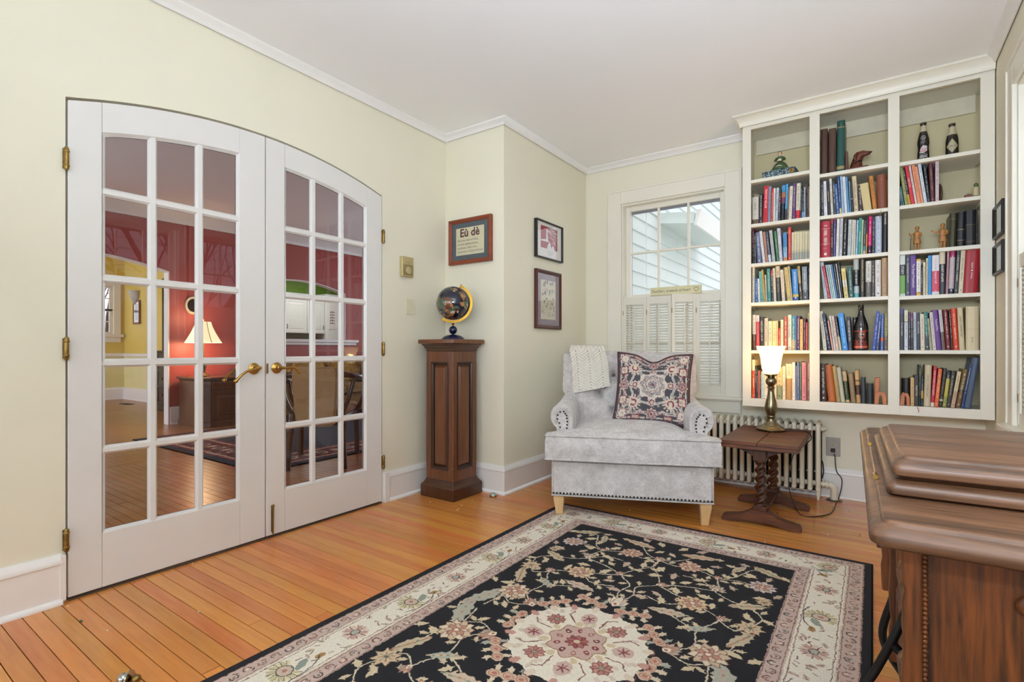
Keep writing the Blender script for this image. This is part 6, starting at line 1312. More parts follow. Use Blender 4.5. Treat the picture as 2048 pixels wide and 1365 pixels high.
vp.tube(arc+[(x_end+.087, 4.0, .004)], [.020]*8+[.022], 12); vp.build('valve_pipe', RP, rd, smooth=50)
MB().lathe([(.046, .0005), (.046, .003), (.034, .006), (.024, .007)], x_end+.087, 3.998, 24).build('floor_escutcheon', plain('dirty_steel', '5A5248', .5, .6, var=.4, scale=30), rd, smooth=40)
# ================================================================ wall outlet
ou = thing('wall_outlet', 'grey steel duplex outlet on the back wall right of the radiator', 'outlet', (-.222, YB, .338))
MB().box(-.041, .041, -.006, 0, -.063, .063).build('plate', 'outlet_steel', ou, bevel=.002)
plain('outlet_ivory', 'B4A68C', .4); plain('slot_dark', '241E18', .6)
for z in (.020, -.020):
    MB().prism([(.0165*math.cos(a), z+max(-.0135, min(.0135, .0165*math.sin(a)))) for a in np.linspace(0, 2*math.pi, 24, endpoint=False)], -.0085, -.006, 'y').build('receptacle', 'outlet_ivory', ou)
MB().box(-.0075, -.0055, -.0092, -.0084, .019, .027).box(.0055, .0075, -.0092, -.0084, .019, .027).box(-.002, .002, -.0092, -.0084, .010, .015).build('slots', 'slot_dark', ou)
# ================================================================ barley-twist side table
TX, TZ = -.525, .482
tb_ = thing('twist_leg_table', 'small dark wood draw-leaf side table on two barley-twist posts', 'side table', (TX, 3.44, 0))
MB().box(-.205, -.0012, -.345, .345, TZ-.018, TZ).build('top_leaf', 'table_wood', tb_, bevel=.003, segs=2); MB().box(.0012, .205, -.345, .345, TZ-.018, TZ).build('top_leaf', 'table_wood', tb_, bevel=.003, segs=2)
MB().box(-.202, .202, -.342, .342, TZ-.040, TZ-.0195).build('under_top', 'table_wood', tb_, bevel=.003, segs=2)
for dy in (-.235, .215):
    f = [(-.205, 0), (-.205, .022), (-.195, .034), (-.165, .040), (-.125, .046), (-.085, .058), (-.058, .076), (-.045, .088), (.045, .088), (.058, .076), (.085, .058), (.125, .046), (.165, .040), (.195, .034), (.205, .022), (.205, 0), (.15, 0), (.10, .012), (.05, .020), (-.05, .020), (-.10, .012), (-.15, 0)]
    MB().prism(f, dy-.032, dy+.032, 'y').build('foot', 'table_wood', tb_, bevel=.004, segs=2)
    MB().box(-.036, .036, dy-.034, dy+.034, .088, .112).build('post_block', 'table_wood_upright', tb_, bevel=.003)
    n, mz = 20, 60; rings = []
    for j in range(mz+1):
        z = lerp(.112, .365, j/mz); a0 = j/mz*2*math.pi*5.2; e = min(1, min(j, mz-j)/5)
        rings.append([((.0235+.0085*e*math.cos(2*(2*math.pi*i/n)-a0*1.0))*math.cos(2*math.pi*i/n), dy+(.0235+.0085*e*math.cos(2*(2*math.pi*i/n)-a0))*math.sin(2*math.pi*i/n), z) for i in range(n)])
    MB().loft(rings).lathe([(.030, .108), (.033, .114), (.030, .122), (.025, .126)], 0, dy, 20).lathe([(.025, .352), (.030, .358), (.033, .364), (.030, .370)], 0, dy, 20).build('twist_post', 'table_wood_upright', tb_, smooth=60)
    MB().box(-.034, .034, dy-.034, dy+.034, .368, .43).build('post_head', 'table_wood_upright', tb_, bevel=.002)
    MB().prism([(-.145, .442), (-.145, .428), (-.11, .422), (-.08, .412), (-.055, .398), (-.034, .385), (-.034, .442)], dy-.014, dy+.014, 'y').prism([(.145, .442), (.145, .428), (.11, .422), (.08, .412), (.055, .398), (.034, .385), (.034, .442)], dy-.014, dy+.014, 'y').build('bracket', 'table_wood_upright', tb_, bevel=.002)
MB().box(-.030, .030, -.205, .185, .064, .086).build('stretcher', 'table_wood_upright', tb_, bevel=.004)
# ================================================================ table lamp
LX, LY = -.532, 3.625
lp = thing('table_lamp', 'lit brass baluster lamp with an upturned frosted glass shade on the side table', 'lamp', (LX, LY, TZ))
MB().lathe([(r_, z_*1.07) for r_, z_ in [(0, .0005), (.083, .0005), (.086, .004), (.086, .012), (.082, .015), (.070, .019), (.066, .023), (.054, .030), (.046, .034), (.044, .040), (.033, .048), (.026, .062), (.0235, .078), (.0265, .082), (.0265, .087), (.024, .090), (.026, .096), (.035, .118), (.037, .140), (.034, .162), (.025, .195), (.019, .225), (.0165, .246), (.0185, .250), (.024, .254), (.024, .258), (.018, .262), (.019, .268), (.029, .278), (.033, .290), (.032, .302), (.026, .312), (.019, .317), (.022, .321), (.030, .326), (.040, .332), (.040, .336), (0, .336)]], n=40).build('baluster_body', 'pewter_brass', lp, smooth=45)
lit_glass('lit_frosted_glass', 'FFDFA0', 1.5, .5)
sh_p = [(.020, .337), (.042, .339), (.050, .350), (.056, .372), (.061, .405), (.066, .440), (.075, .475), (.089, .508), (.0945, .515)]
MB().lathe([(r_*.93, z_*1.0+.024) for r_, z_ in sh_p+[(.0915, .515), (.086, .506), (.072, .474), (.063, .440), (.058, .405), (.053, .372), (.047, .352), (.018, .342)]], n=40, caps=False).build('glass_shade', 'lit_frosted_glass', lp, smooth=60)
point('table_lamp_bulb', (LX, LY, TZ+.43), 9, (1, .66, .30), .035)
cd = MB(); R_ = .0032
def spline(P, k=10):
    P = [Vector(p) for p in P]; P = [2*P[0]-P[1]]+P+[2*P[-1]-P[-2]]; o = []
    for i in range(1, len(P)-2):
        for j in range(k):
            t = j/k; o.append(.5*(2*P[i]+(P[i+1]-P[i-1])*t+(2*P[i-1]-5*P[i]+4*P[i+1]-P[i+2])*t*t+(3*P[i]-P[i-1]-3*P[i+1]+P[i+2])*t**3))
    return o+[P[-2]]
Lw = lambda p: Vector(p)-Vector((LX, LY, TZ))
cpath = [(LX+.08, LY+.02, TZ+.004), (LX+.14, LY+.04, TZ+.006), (LX+.205, LY+.02, TZ+.004), (LX+.222, LY-.05, TZ-.03)]+[tuple(at_y(u, v, Y)) for u, v, Y in ((1590, 905, 3.60), (1580, 938, 3.58), (1578, 975, 3.56), (1588, 1010, 3.50))]+[tuple(at_z(u, v, .004)) for u, v in ((1602, 1030), (1625, 1034), (1655, 1030), (1666, 1022), (1672, 1008), (1677, 998))]+[tuple(at_y(u, v, 4.06)) for u, v in ((1683, 975), (1683, 958), (1674, 945), (1671, 930), (1670, 915), (1668, 908))]
cd.tube([Lw(p) for p in spline(cpath, 8)], R_, 6).build('power_cord', 'black_rubber', lp, smooth=60)
sp_ = Lw(at_y(1581, 936, 3.58)); MB().box(sp_.x-.008, sp_.x+.008, sp_.y-.006, sp_.y+.006, sp_.z-.016, sp_.z+.016).build('inline_switch', 'dark_wood', lp, bevel=.003)
pp = Lw((-.222, YB-.02, .318)); MB().box(pp.x-.013, pp.x+.013, pp.y-.012, pp.y+.011, pp.z-.012, pp.z+.012).build('plug', 'black_rubber', lp, bevel=.003)
bcord = [(x_end-.03, 4.08, .30), (x_end-.02, 4.085, .24), (x_end+.012, 4.08, .24), (x_end+.022, 4.08, .17), (x_end+.014, 4.07, .12)]
tag(MB().tube(spline(bcord), .004, 6).build('cable', 'black_rubber', smooth=60), 'black cable looping behind the radiator end', 'cable')
# ================================================================ sewing-machine cabinet
sc = thing('sewing_cabinet', 'antique oak treadle sewing cabinet with folded leaves under the right-hand window', 'sewing cabinet', (0, 0, 0))
SX0, SX1, SY0, SY1 = -.004, .535, .785, 1.76; ZT0, ZT1 = .752, .783
def slab(x0, x1, y0, y1, z0, z1, r=.012, e=.010):
    def rr(i, z):
        P = []
        for cx_, cy_, a0 in ((x1-i-r, y1-i-r, 0), (x0+i+r, y1-i-r, P2), (x0+i+r, y0+i+r, math.pi), (x1-i-r, y0+i+r, 3*P2)):
            for k in range(5): a = a0+k*P2/4; P.append((cx_+r*math.cos(a), cy_+r*math.sin(a), z))
        return P
    h = z1-z0
    return MB().loft([rr(e*.5, z0), rr(e*.1, z0+h*.10), rr(0, z0+h*.25), rr(0, z0+h*.45), rr(e*.15, z0+h*.58), rr(e*.45, z0+h*.72), rr(e*.85, z0+h*.80), rr(e*1.1, z0+h*.85), rr(e*1.25, z0+h*.96), rr(e*1.4, z1)])
slab(SX0, SX1, SY0, SY1, ZT0, ZT1, .02, .012).build('table_top', 'quarter_oak', sc, smooth=30)
slab(.020, .53, .938, 1.47, .7845, .813, .012, .012).build('lid_leaf', 'quarter_oak', sc, smooth=30)
slab(.026, .53, .930, 1.36, .8145, .843, .012, .012).build('lid_leaf', 'quarter_oak', sc, smooth=30)
for y in (1.06, 1.42): MB().tube([(.0105, y-.012, .787), (.0105, y+.012, .787)], .004, 8).build('brass_hinge', 'brass', sc, smooth=50)
QU = 'quarter_oak_upright'
def drawer_case(y0, y1, z0):
    cs = MB().box(.05, .50, y0, y1, z0, ZT0-.001).build('drawer_case', QU, sc, bevel=.002)
    for y in (y0, y1): 
        yy = y; MB().prism([(.033, z0), (.052, z0), (.052, ZT0-.002), (.031, ZT0-.002), (.031, ZT0-.05), (.034, ZT0-.06), (.031, ZT0-.075), (.033, ZT0-.13), (.031, lerp(z0, ZT0, .4)), (.034, z0+.07), (.031, z0+.05)], yy-.009, yy+.009, 'y').build('carved_corner', QU, cs, bevel=.002)
        bd = MB()
        for k in range(48): bd.sphere((.0545, yy-.005 if y == y0 else yy+.005, lerp(z0+.006, ZT0-.008, k/47)), .0036, 6, 4, (1, 1, .9))
        bd.build('carved_bead', QU, cs, smooth=60)
    for a, b in ((z0+.012, (z0+ZT0)/2-.006), ((z0+ZT0)/2+.006, ZT0-.018)):
        dr = MB().loft([[(x, y, z) for y, z in ((y0+.014+i, a+i), (y1-.014-i, a+i), (y1-.014-i, b-i), (y0+.014+i, b-i))] for x, i in ((.05, 0), (.044, 0), (.040, .008), (.040, .02), (.043, .024))]).build('drawer', QU, cs)
        MB().sphere((.044, (y0+y1)/2, (a+b)/2), .009, 12, 8, (1, 1.4, 1)).build('knob', 'worn_oak_edge', dr, smooth=60)
    MB().sphere((.152, y0-.004, .700), .0135, 16, 8, (1.1, .5, 1.0)).build('end_boss', QU, cs, smooth=60)
    return cs
drawer_case(.832, 1.11, .46); drawer_case(1.40, 1.69, .47)
MB().box(.04, .49, 1.11, 1.40, .67, ZT0-.001).build('apron', QU, sc)
irn = 'cast_iron'
for y in (.97, 1.54):
    m = MB()
    for k in (1, -1):
        xc = .27; P = [(xc-k*.20, y, .45), (xc-k*.21, y, .40), (xc-k*.23, y, .30), (xc-k*.19, y, .22), (xc-k*.14, y, .16), (xc-k*.18, y, .08), (xc-k*.25, y, .022)]
        m.tube(spline(P), .011, 8, flat=(1.3, .8)); m.sphere((xc-k*.25, y, .017), .016, 10, 8)
    m.tube(spline([(.07, y, .44), (.27, y, .46), (.47, y, .44)]), .011, 8); m.tube(spline([(.13, y, .16), (.27, y, .13), (.41, y, .16)]), .010, 8)
    m.tube([(.27+.07*math.cos(a), y, .29+.09*math.sin(a)) for a in np.linspace(0, 6.283, 24)], .007, 6); m.tube([(.27, y, .44), (.27, y, .13)], .007, 6)
    m.build('iron_leg_frame', irn, sc, smooth=60)
MB().tube(spline([(.055, .99, .64), (.042, .985, .585), (.012, .985, .505), (-.006, .985, .465), (-.03, .99, .40), (-.02, 1.0, .33), (.05, 1.0, .30)]), .0062, 8).tube(spline([(.03, .985, .545), (.05, .985, .52), (.06, .985, .47)]), .007, 8).tube(spline([(-.006, .985, .465), (.012, .985, .43), (.02, .985, .38), (-.01, 1.0, .33)]), .005, 8).build('iron_bracket', irn, sc, smooth=60)
MB().box(.10, .44, 1.02, 1.50, .085, .10).build('treadle', irn, sc, bevel=.003); MB().tube([(.08, .97, .11), (.08, 1.54, .11)], .012, 8).tube([(.46, .97, .13), (.46, 1.54, .13)], .010, 8).build('cross_rod', irn, sc, smooth=60)
MB().tube([(.36+.14*math.cos(a), 1.47, .28+.14*math.sin(a)) for a in np.linspace(0, 6.283, 32)], .010, 8).build('drive_wheel', irn, sc, smooth=60)
sc.matrix_world = Matrix.Translation((-.004, .785, 0)) @ Matrix.Rotation(math.radians(1.6), 4, 'Z') @ Matrix.Translation((.004, -.785, 0))
# ================================================================ small things on the floor
p = at_z(986.5, 993, 0)
cc = thing('glass_furniture_cup', 'small domed glass furniture cup on the floor at the wall corner', 'furniture cup', (p.x, p.y, 0)); MB().lathe([(.021, .001), (.023, .004), (.022, .012), (.017, .020), (.008, .024), (0, .0245)], n=24).build('glass_dome', 'smoky_glass', cc, smooth=60); MB().lathe([(.024, .0005), (.0255, .003), (.0235, .006)], n=24).build('brass_rim', 'aged_brass', cc, smooth=50)
p = at_z(254, 1371, 0)
kn = thing('metal_caster', 'shiny metal caster lying on the floorboards at the lower left', 'caster', (p.x, p.y, 0), math.radians(35))
MB().sphere((-.012, 0, .0185), .0165, 20, 12, (1, 1, 1)).build('wheel', 'chrome', kn, smooth=60); MB().lathe([(.0, -.0015), (.021, -.0015), (.021, .0015), (.0, .0015)], n=28).xf(Matrix.Translation((.008, 0, .022)) @ Matrix.Rotation(P2, 4, 'Y')).build('rim_disc', 'chrome', kn, smooth=40); MB().sphere((.024, .004, .0155), .013, 16, 10).build('hub', 'aged_brass', kn, smooth=60)
# crumbs and a leaf scrap on the floor
plain('crumb', 'D8C8A8', .8); plain('leaf_scrap', '4A5428', .8)
m = MB()
for u, v in ((923, 1012), (917, 1019), (914, 1021), (945, 1000), (135, 1213), (385, 1128), (397, 1224), (860, 1005), (1260, 1020), (1480, 1080), (1530, 1085), (1655, 1070), (1645, 1065), (215, 1262)):
    p = at_z(u, v, .002); m.sphere(tuple(p), .0035, 6, 4)
m.build('crumbs', 'crumb', kind='stuff')
p = at_z(162, 1243, .002); tag(MB().sphere(tuple(p), .011, 8, 4, (1, .45, .3)).build('leaf_fragment', 'leaf_scrap'), 'tiny green leaf scrap on the floorboards near the left door hinge', 'leaf')
p = at_z(1697, 1022, .002); tag(MB().tube([tuple(p), (p.x+.012, p.y-.022, .003)], .0016, 5).build('match_stick', 'crumb'), 'tiny pale splinter on the floor right of the power cord', 'splinter')
# ================================================================ rooms seen through the glass doors
LXW = -7.63
def archpts(c, half, z0, rise, n=24): return [(c+half*math.cos(math.pi-math.pi*i/n), z0+rise*(1-math.cos(math.pi-math.pi*i/n)**2)) for i in range(n+1)]
dn = archpts(1.85, 1.10, 2.03, .155)           # dining-room arch
ps = archpts(4.85, .875, 1.975, .15)           # kitchen pass-through
poly1 = [(-2, 0), (.75, 0)]+dn+[(2.95, 0), (3.6, 0), (3.6, 2.9), (-2, 2.9)]
MB().prism(poly1, LXW-.12, LXW, 'x').build('wall_living_room', 'red_paint', kind='structure')
MB().prism([(3.6, 0), (7.4, 0), (7.4, 1.13), (3.6, 1.13)], LXW-.12, LXW, 'x').prism([(3.6, 1.13), (ps[0][0], 1.13)]+ps[:13]+[(ps[12][0], 2.9), (3.6, 2.9)], LXW-.12, LXW, 'x').prism([(ps[24][0], 1.13), (7.4, 1.13), (7.4, 2.9), (ps[12][0], 2.9)]+ps[12:], LXW-.12, LXW, 'x').build('wall_pass_through', 'red_paint', kind='structure')
def arch_trim(name, P, z0, w, mat):
    rings = []
    pth = [(P[0][0], z0)]+P+[(P[-1][0], z0)]
    for i, (y, z) in enumerate(pth):
        a, b = pth[max(i-1, 0)], pth[min(i+1, len(pth)-1)]; d = Vector((b[0]-a[0], b[1]-a[1])).normalized(); nn = Vector((d.y, -d.x))
        q = Vector((y, z))+nn*.012; rings.append([(LXW+.006, q.x, q.y), (LXW+.006, q.x-nn.x*w, q.y-nn.y*w), (LXW-.126, q.x-nn.x*w, q.y-nn.y*w), (LXW-.126, q.x, q.y)])
    MB().loft(rings).build(name, mat, kind='structure', smooth=40)
arch_trim('trim_8', dn, 0, .014, 'trim_paint'); arch_trim('trim_9', ps, 1.16, .014, 'trim_paint')
MB().box(LXW-.16, LXW+.07, 3.85, 5.97, 1.115, 1.165).box(LXW+.0, LXW+.04, 3.88, 5.94, 1.07, 1.115).build('trim_10', 'trim_paint', kind='structure', bevel=.006)
CPL = [(0, 0), (.012, -.18), (.03, -.18), (.034, -.15), (.05, -.13), (.09, -.06), (.13, -.03), (.14, -.02), (.14, 0)]
run('trim_11', 'trim_paint', CPL, [(LXW, -2), (LXW, 7.4)], -1, 2.86)
BPL = [(0, 0), (.035, 0), (.03, .02), (.022, .022), (.022, .20), (.012, .23), (0, .235)]
run('baseboard_living_room', 'trim_paint', BPL, [(LXW, 2.96), (LXW, 7.4)], -1, 0); run('baseboard_arch', 'trim_paint', BPL, [(LXW-.12, 2.962), (LXW+.002, 2.962)], 1, 0)
wall_with_holes('wall_living_room_end', 'x', 7.3, 7.4, LXW-.12, XL-.12, 0, 2.9, [(-6.5, -3.9, .6, 2.3)], 'red_paint')
wall_with_holes('wall_living_room_front', 'x', -2.1, -2.0, -13.2, XL-.12, 0, 2.9, [(-11.6, -8.8, .7, 2.3), (-6.7, -4.1, .6, 2.3)], 'red_paint')
MB().box(XL-.24, XL-.12, YR+.1, 7.4, 0, 2.9).build('wall_living_room_near', 'red_paint', kind='structure')
# dining room
wall_with_holes('wall_dining', 'y', -12.52, -12.4, -2, 4.1, 0, 2.9, [(3.28, 3.80, 1.30, 2.26)], 'yellow_paint')
MB().box(-12.4, LXW-.12, 3.99, 4.09, 0, 2.9).build('wall_dining_side', 'yellow_paint', kind='structure')
MB().box(-12.402, -12.392, -2, 3.99, .2, .86).box(-12.4, LXW-.13, 3.982, 3.992, .2, .86).build('wall_dining_lower', 'pale_yellow_paint', kind='structure')
run('baseboard_dining', 'trim_paint', BPL, [(-12.39, -2), (-12.39, 3.982), (LXW-.13, 3.982)], -1, 0)
run('trim_12', 'trim_paint', [(0, 0), (.02, 0), (.03, .02), (.03, .04), (.02, .06), (0, .07)], [(-12.39, -2), (-12.39, 3.982), (LXW-.13, 3.982)], -1, .85)
wd_ = struct('window_5')
MB().box(-12.41, -12.37, 3.16, 3.28, 1.2, 2.38).box(-12.41, -12.37, 3.80, 3.92, 1.2, 2.38).box(-12.41, -12.37, 3.28, 3.80, 2.26, 2.38).build('casing', 'trim_paint', wd_, bevel=.004)
MB().box(-12.42, -12.33, 3.12, 3.96, 1.24, 1.30).build('stool', 'trim_paint', wd_, bevel=.006); MB().box(-12.41, -12.375, 3.16, 3.92, 1.14, 1.24).build('apron', 'trim_paint', wd_)
for z0, z1 in ((1.30, 1.80), (1.76, 2.26)):
    s_ = MB().box(-12.47, -12.44, 3.28, 3.33, z0, z1).box(-12.47, -12.44, 3.75, 3.80, z0, z1).box(-12.47, -12.44, 3.33, 3.75, z0, z0+.045).box(-12.47, -12.44, 3.33, 3.75, z1-.045, z1).build('sash', 'trim_paint', wd_)
    for y in (3.47, 3.61): MB().box(-12.468, -12.442, y-.01, y+.01, z0+.04, z1-.04).build('muntin', 'trim_paint', s_)
    MB().box(-12.468, -12.442, 3.33, 3.75, (z0+z1)/2-.01, (z0+z1)/2+.01).build('muntin', 'trim_paint', s_)
    MB().box(-12.456, -12.453, 3.32, 3.76, z0+.03, z1-.03).build('glass_pane', 'pane_glass', s_)
t2 = thing('bare_tree', 'leafless tree beyond the dining-room window', 'tree', (-15.2, 4.4, -.6))
tb = MB(); rt = random.Random(9); branch(Vector((0, 0, 0)), Vector((0, 0, 1)), .12, 0); branch(Vector((0, 0, 1.3)), Vector((.1, -.3, .9)), .09, 4); branch(Vector((0, 0, 1.4)), Vector((0, .4, .8)), .07, 4); tb.build('trunk', 'bark', t2, smooth=60)
# sconce, picture, outlet, floor register
s_ = thing('wall_sconce', 'grey half-bowl sconce on the yellow dining-room wall', 'sconce', (-11.78, 3.98, 2.03))
plain('sconce_glass', 'B8B2A4', .4); 
MB().loft([[(r*math.cos(a), -r*.8*math.sin(a), z) for a in np.linspace(0, math.pi, 14)] for r, z in ((.03, -.16), (.06, -.13), (.11, -.04), (.15, .08), (.16, .11))]).build('bowl', 'sconce_glass', s_, smooth=60); MB().box(-.05, .05, -.02, 0, -.08, .06).build('back_plate', 'sconce_glass', s_, bevel=.004)
t, w, h, y = frame('framed_picture', 'small brown framed picture under the dining-room sconce', 'y-', 3.982, -11.86, -11.56, 1.49, 1.95, .035, .03, 'frame_wood', .03, 'paper_white'); MB().box(-w+.06, w-.06, y+.002, y+.004, -h+.06, h-.06).build('print', plain('grey_print', '8E8C88', .7, var=.3), t)
o2 = thing('wall_outlet', 'white outlet on the far dining-room wall below the chair rail', 'outlet', (-12.392, 3.45, .42), P2); MB().box(-.05, .05, -.008, 0, -.075, .075).build('plate', 'white_plastic', o2, bevel=.003); MB().box(-.018, .018, -.010, -.007, .012, .045).box(-.018, .018, -.010, -.007, -.045, -.012).build('receptacles', plain('grey_plastic', 'A8A49A', .5), o2)
fr_ = tag(MB().box(-11.3, -10.95, 3.55, 3.68, .0005, .006).build('floor_register', 'dark_gap'), 'dark metal floor register by the dining-room wall', 'floor register')
# dark hutch
hu = thing('china_hutch', 'dark wooden hutch with drawers seen through the dining-room arch', 'hutch', (-9.25, 3.76, 0)); wood('dark_cabinet', '1E1714', '3A2E26', 'z', .35, 10, 5)
MB().box(-.62, .62, -.21, .20, .08, .95).build('lower_case', 'dark_cabinet', hu, bevel=.006); MB().box(-.64, .64, -.23, .20, 0, .10).build('plinth', 'dark_cabinet', hu, bevel=.01); MB().box(-.65, .65, -.24, .20, .95, .98).build('counter', 'dark_cabinet', hu, bevel=.005)
MB().box(-.60, -.54, -.06, .20, .98, 2.02).box(.54, .60, -.06, .20, .98, 2.02).box(-.54, .54, .17, .20, .98, 2.02).box(-.60, .60, -.06, .20, 2.0, 2.04).build('upper_case', 'dark_cabinet', hu, bevel=.004)
for z in (1.30, 1.62): MB().box(-.54, .54, -.04, .17, z, z+.02).build('shelf', 'dark_cabinet', hu)
MB().prism([(-.66, 2.04), (.66, 2.04), (.60, 2.16), (.35, 2.22), (.1, 2.30), (0, 2.24), (-.1, 2.30), (-.35, 2.22), (-.60, 2.16)], -.10, .18, 'y').build('pediment', 'dark_cabinet', hu, bevel=.01)
for k in range(4):
    for r in range(3): d_ = MB().box(-.60+.31*k, -.32+.31*k, -.225, -.21, .14+.27*r, .37+.27*r).build('drawer', 'dark_cabinet', hu, bevel=.004); MB().sphere((-.46+.31*k, -.235, .255+.27*r), .016, 10, 6).build('knob', 'aged_brass', d_, smooth=60)
# buffet with lamp
wood('buffet_wood', '3E2012', '6E3E22', 'z', .3, 9, 5, coat=.2)
bf = thing('buffet_cabinet', 'reddish-brown buffet cabinet with doors against the red wall', 'buffet', (-7.25, 3.55, 0)); BW = 'buffet_wood'
def oct_(i, z): return [(-.33, -.50+i, z), (.22-i, -.50+i, z), (.33-i, -.40+i*.6, z), (.33-i, .40-i*.6, z), (.22-i, .50-i, z), (-.33, .50-i, z)]
MB().loft([oct_(-.015, 0), oct_(-.015, .06), oct_(0, .075), oct_(0, .59), oct_(-.012, .605)]).build('case', BW, bf, bevel=.003); MB().loft([oct_(-.03, .608), oct_(-.035, .62), oct_(-.03, .638)]).build('top', BW, bf, bevel=.003)
for y0, y1 in ((-.385, -.005), (.005, .385)):
    d_ = MB().loft([[(x, y, z) for y, z in ((y0+i, .09+i), (y1-i, .09+i), (y1-i, .46-i), (y0+i, .46-i))] for x, i in ((.33, 0), (.342, 0), (.342, .05), (.336, .055), (.336, .06), (.345, .085))]).build('door', BW, bf)
    ym = -.05 if y1 < .01 else .05
    MB().prism([(ym-.014, .24), (ym, .225), (ym+.014, .24), (ym+.008, .28), (ym+.014, .32), (ym, .335), (ym-.014, .32), (ym-.008, .28)], .343, .349, 'x').tube([(.352, ym, .255), (.366, ym, .27), (.366, ym, .29), (.352, ym, .305)], .004, 6).build('brass_pull', 'brass', d_)
d_ = MB().box(.33, .345, -.385, .385, .48, .585).build('drawer', BW, bf, bevel=.004); MB().tube([(.348, -.02, .54), (.362, -.015, .525), (.362, .015, .525), (.348, .02, .54)], .004, 6).sphere((.348, 0, .54), .012, 8, 6).build('brass_pull', 'brass', d_)
MB().tube([(.27, -.455, .55), (.285, -.47, .53), (.30, -.445, .53)], .004, 6).build('brass_pull', 'brass', bf)
bl = thing('buffet_lamp', 'lit lamp with flared cream shade on the buffet by the red wall', 'lamp', (-7.28, 3.22, .639))
MB().lathe([(0, 0), (.075, 0), (.075, .015), (.04, .03), (.022, .05), (.03, .09), (.045, .14), (.03, .20), (.015, .26), (.012, .40), (.012, .46), (0, .46)], n=24).build('base', 'aged_brass', bl, smooth=50)
emit('lit_shade', 'FFDF9A', .95)
shp = [(.235, .445), (.20, .50), (.155, .58), (.118, .66), (.098, .725)]
MB().lathe(shp+[(.095, .725), (.115, .66), (.152, .58), (.197, .50), (.232, .445)], n=8, caps=False).build('shade', 'lit_shade', bl)
sb = MB()
for i in range(8): a = 2*math.pi*i/8; sb.tube([((r+.002)*math.cos(a), (r+.002)*math.sin(a), z) for r, z in shp], .004, 5)
sb.build('shade_seams', plain('seam_tan', '8A6A40', .7), bl)
MB().lathe([(.012, .725), (.016, .735), (.008, .75), (0, .755)], n=12).build('finial', 'brass', bl, smooth=50)
point('buffet_lamp_bulb', (-7.28, 3.22, .639+.42), 14, (1, .66, .36), .06); point('buffet_lamp_bulb_up', (-7.28, 3.22, .639+.76), 6, (1, .66, .36), .06)
om = thing('oval_wall_plaque', 'oval cream-rimmed dark mirror on the red wall above the lamp', 'mirror', (LXW+.005, 3.24, 1.60), P2)
MB().loft([[(r*.105*math.cos(a), y, r*.125*math.sin(a)) for a in np.linspace(0, 2*math.pi, 28, endpoint=False)] for r, y in ((1, 0), (1, -.012), (.92, -.022), (.74, -.020), (.70, -.010))], caps=False).build('rim', plain('rim_cream', 'DCD2B8', .4), om, smooth=50); MB().loft([[(r*.105*math.cos(a), y, r*.125*math.sin(a)) for a in np.linspace(0, 2*math.pi, 28, endpoint=False)] for r, y in ((.74, -.004), (.73, -.012))]).build('glass', plain('dark_glass', '1A1816', .1), om)
bx2 = thing('decorative_box', 'small dark ornament with brass handle on the buffet', 'ornament', (-7.2, 3.62, .639)); MB().box(-.05, .05, -.06, .06, 0, .09).build('body', 'dark_cabinet', bx2, bevel=.008); MB().lathe([(.02, .09), (.03, .11), (.012, .14), (0, .15)], n=14).build('lid_knob', 'brass', bx2, smooth=50)
# living-room rug
def lr_rug():
    c = Cv(2.6, 4.2, 160, '1E2438'); rr = random.Random(2)
    def fr(i, col): c.rect(i, 2.6-i, i, 4.2-i, col)
    fr(.09, '8A3038'); fr(.12, 'B8A284'); fr(.15, '5E1E2C'); fr(.44, 'B8A284'); fr(.47, '6E2832'); fr(.52, '1E2438')
    for s in np.arange(.15, 7.2*2, .155):
        for (p, q) in (((s, .295) if s < 2.9 else None), ((s, 4.2-.295) if s < 2.9 else None), ((.295, s) if s < 4.1 else None), ((3.0-.295, s) if s < 4.1 else None)) if False else []: pass
    for e in (.295,):
        for k in range(15): c.ell(.2+k*.155, e, .055, .07, 'B8A284' if k % 2 else '8E6A5A'); c.ell(.2+k*.155, e, .03, .04, '2A2E48' if k % 2 else 'C8B89A'); c.ell(.2+k*.155, 4.2-e, .055, .07, 'B8A284' if k % 2 else '8E6A5A')
        for k in range(25): c.ell(e, .3+k*.155, .07, .055, 'B8A284' if k % 2 else '8E6A5A'); c.ell(e, .3+k*.155, .04, .03, '2A2E48' if k % 2 else 'C8B89A'); c.ell(2.6-e, .3+k*.155, .07, .055, 'B8A284' if k % 2 else '8E6A5A'); c.ell(2.6-e, .3+k*.155, .04, .03, '2A2E48' if k % 2 else 'C8B89A')
    for i in range(500): x, y = rr.uniform(.15, 2.45), rr.uniform(.15, 4.05); (c.ell(x, y, .018, .01, rr.choice(['B8A284', '8A3038', '5A6A7A']), rr.random()*3) if min(x, y, 2.6-x, 4.2-y) < .44 else None)
    c.wobble(1, 4); c.grain(.08); return c.a
imgmat('living_rug_wool', lr_rug(), .95, .2, 500)
r2 = thing('living_room_rug', 'navy rug with red and cream border on the living-room floor', 'rug', (-5.35, 4.32, 0)); MB().grid(lambda a, b: ((a-.5)*2.6, (b-.5)*4.2, .0105), 2, 2, uv=True).build('pile', 'living_rug_wool', r2, norm=False); MB().box(-1.305, 1.305, -2.105, 2.105, .0005, .010).build('backing', 'rug_edge', r2, bevel=.003)
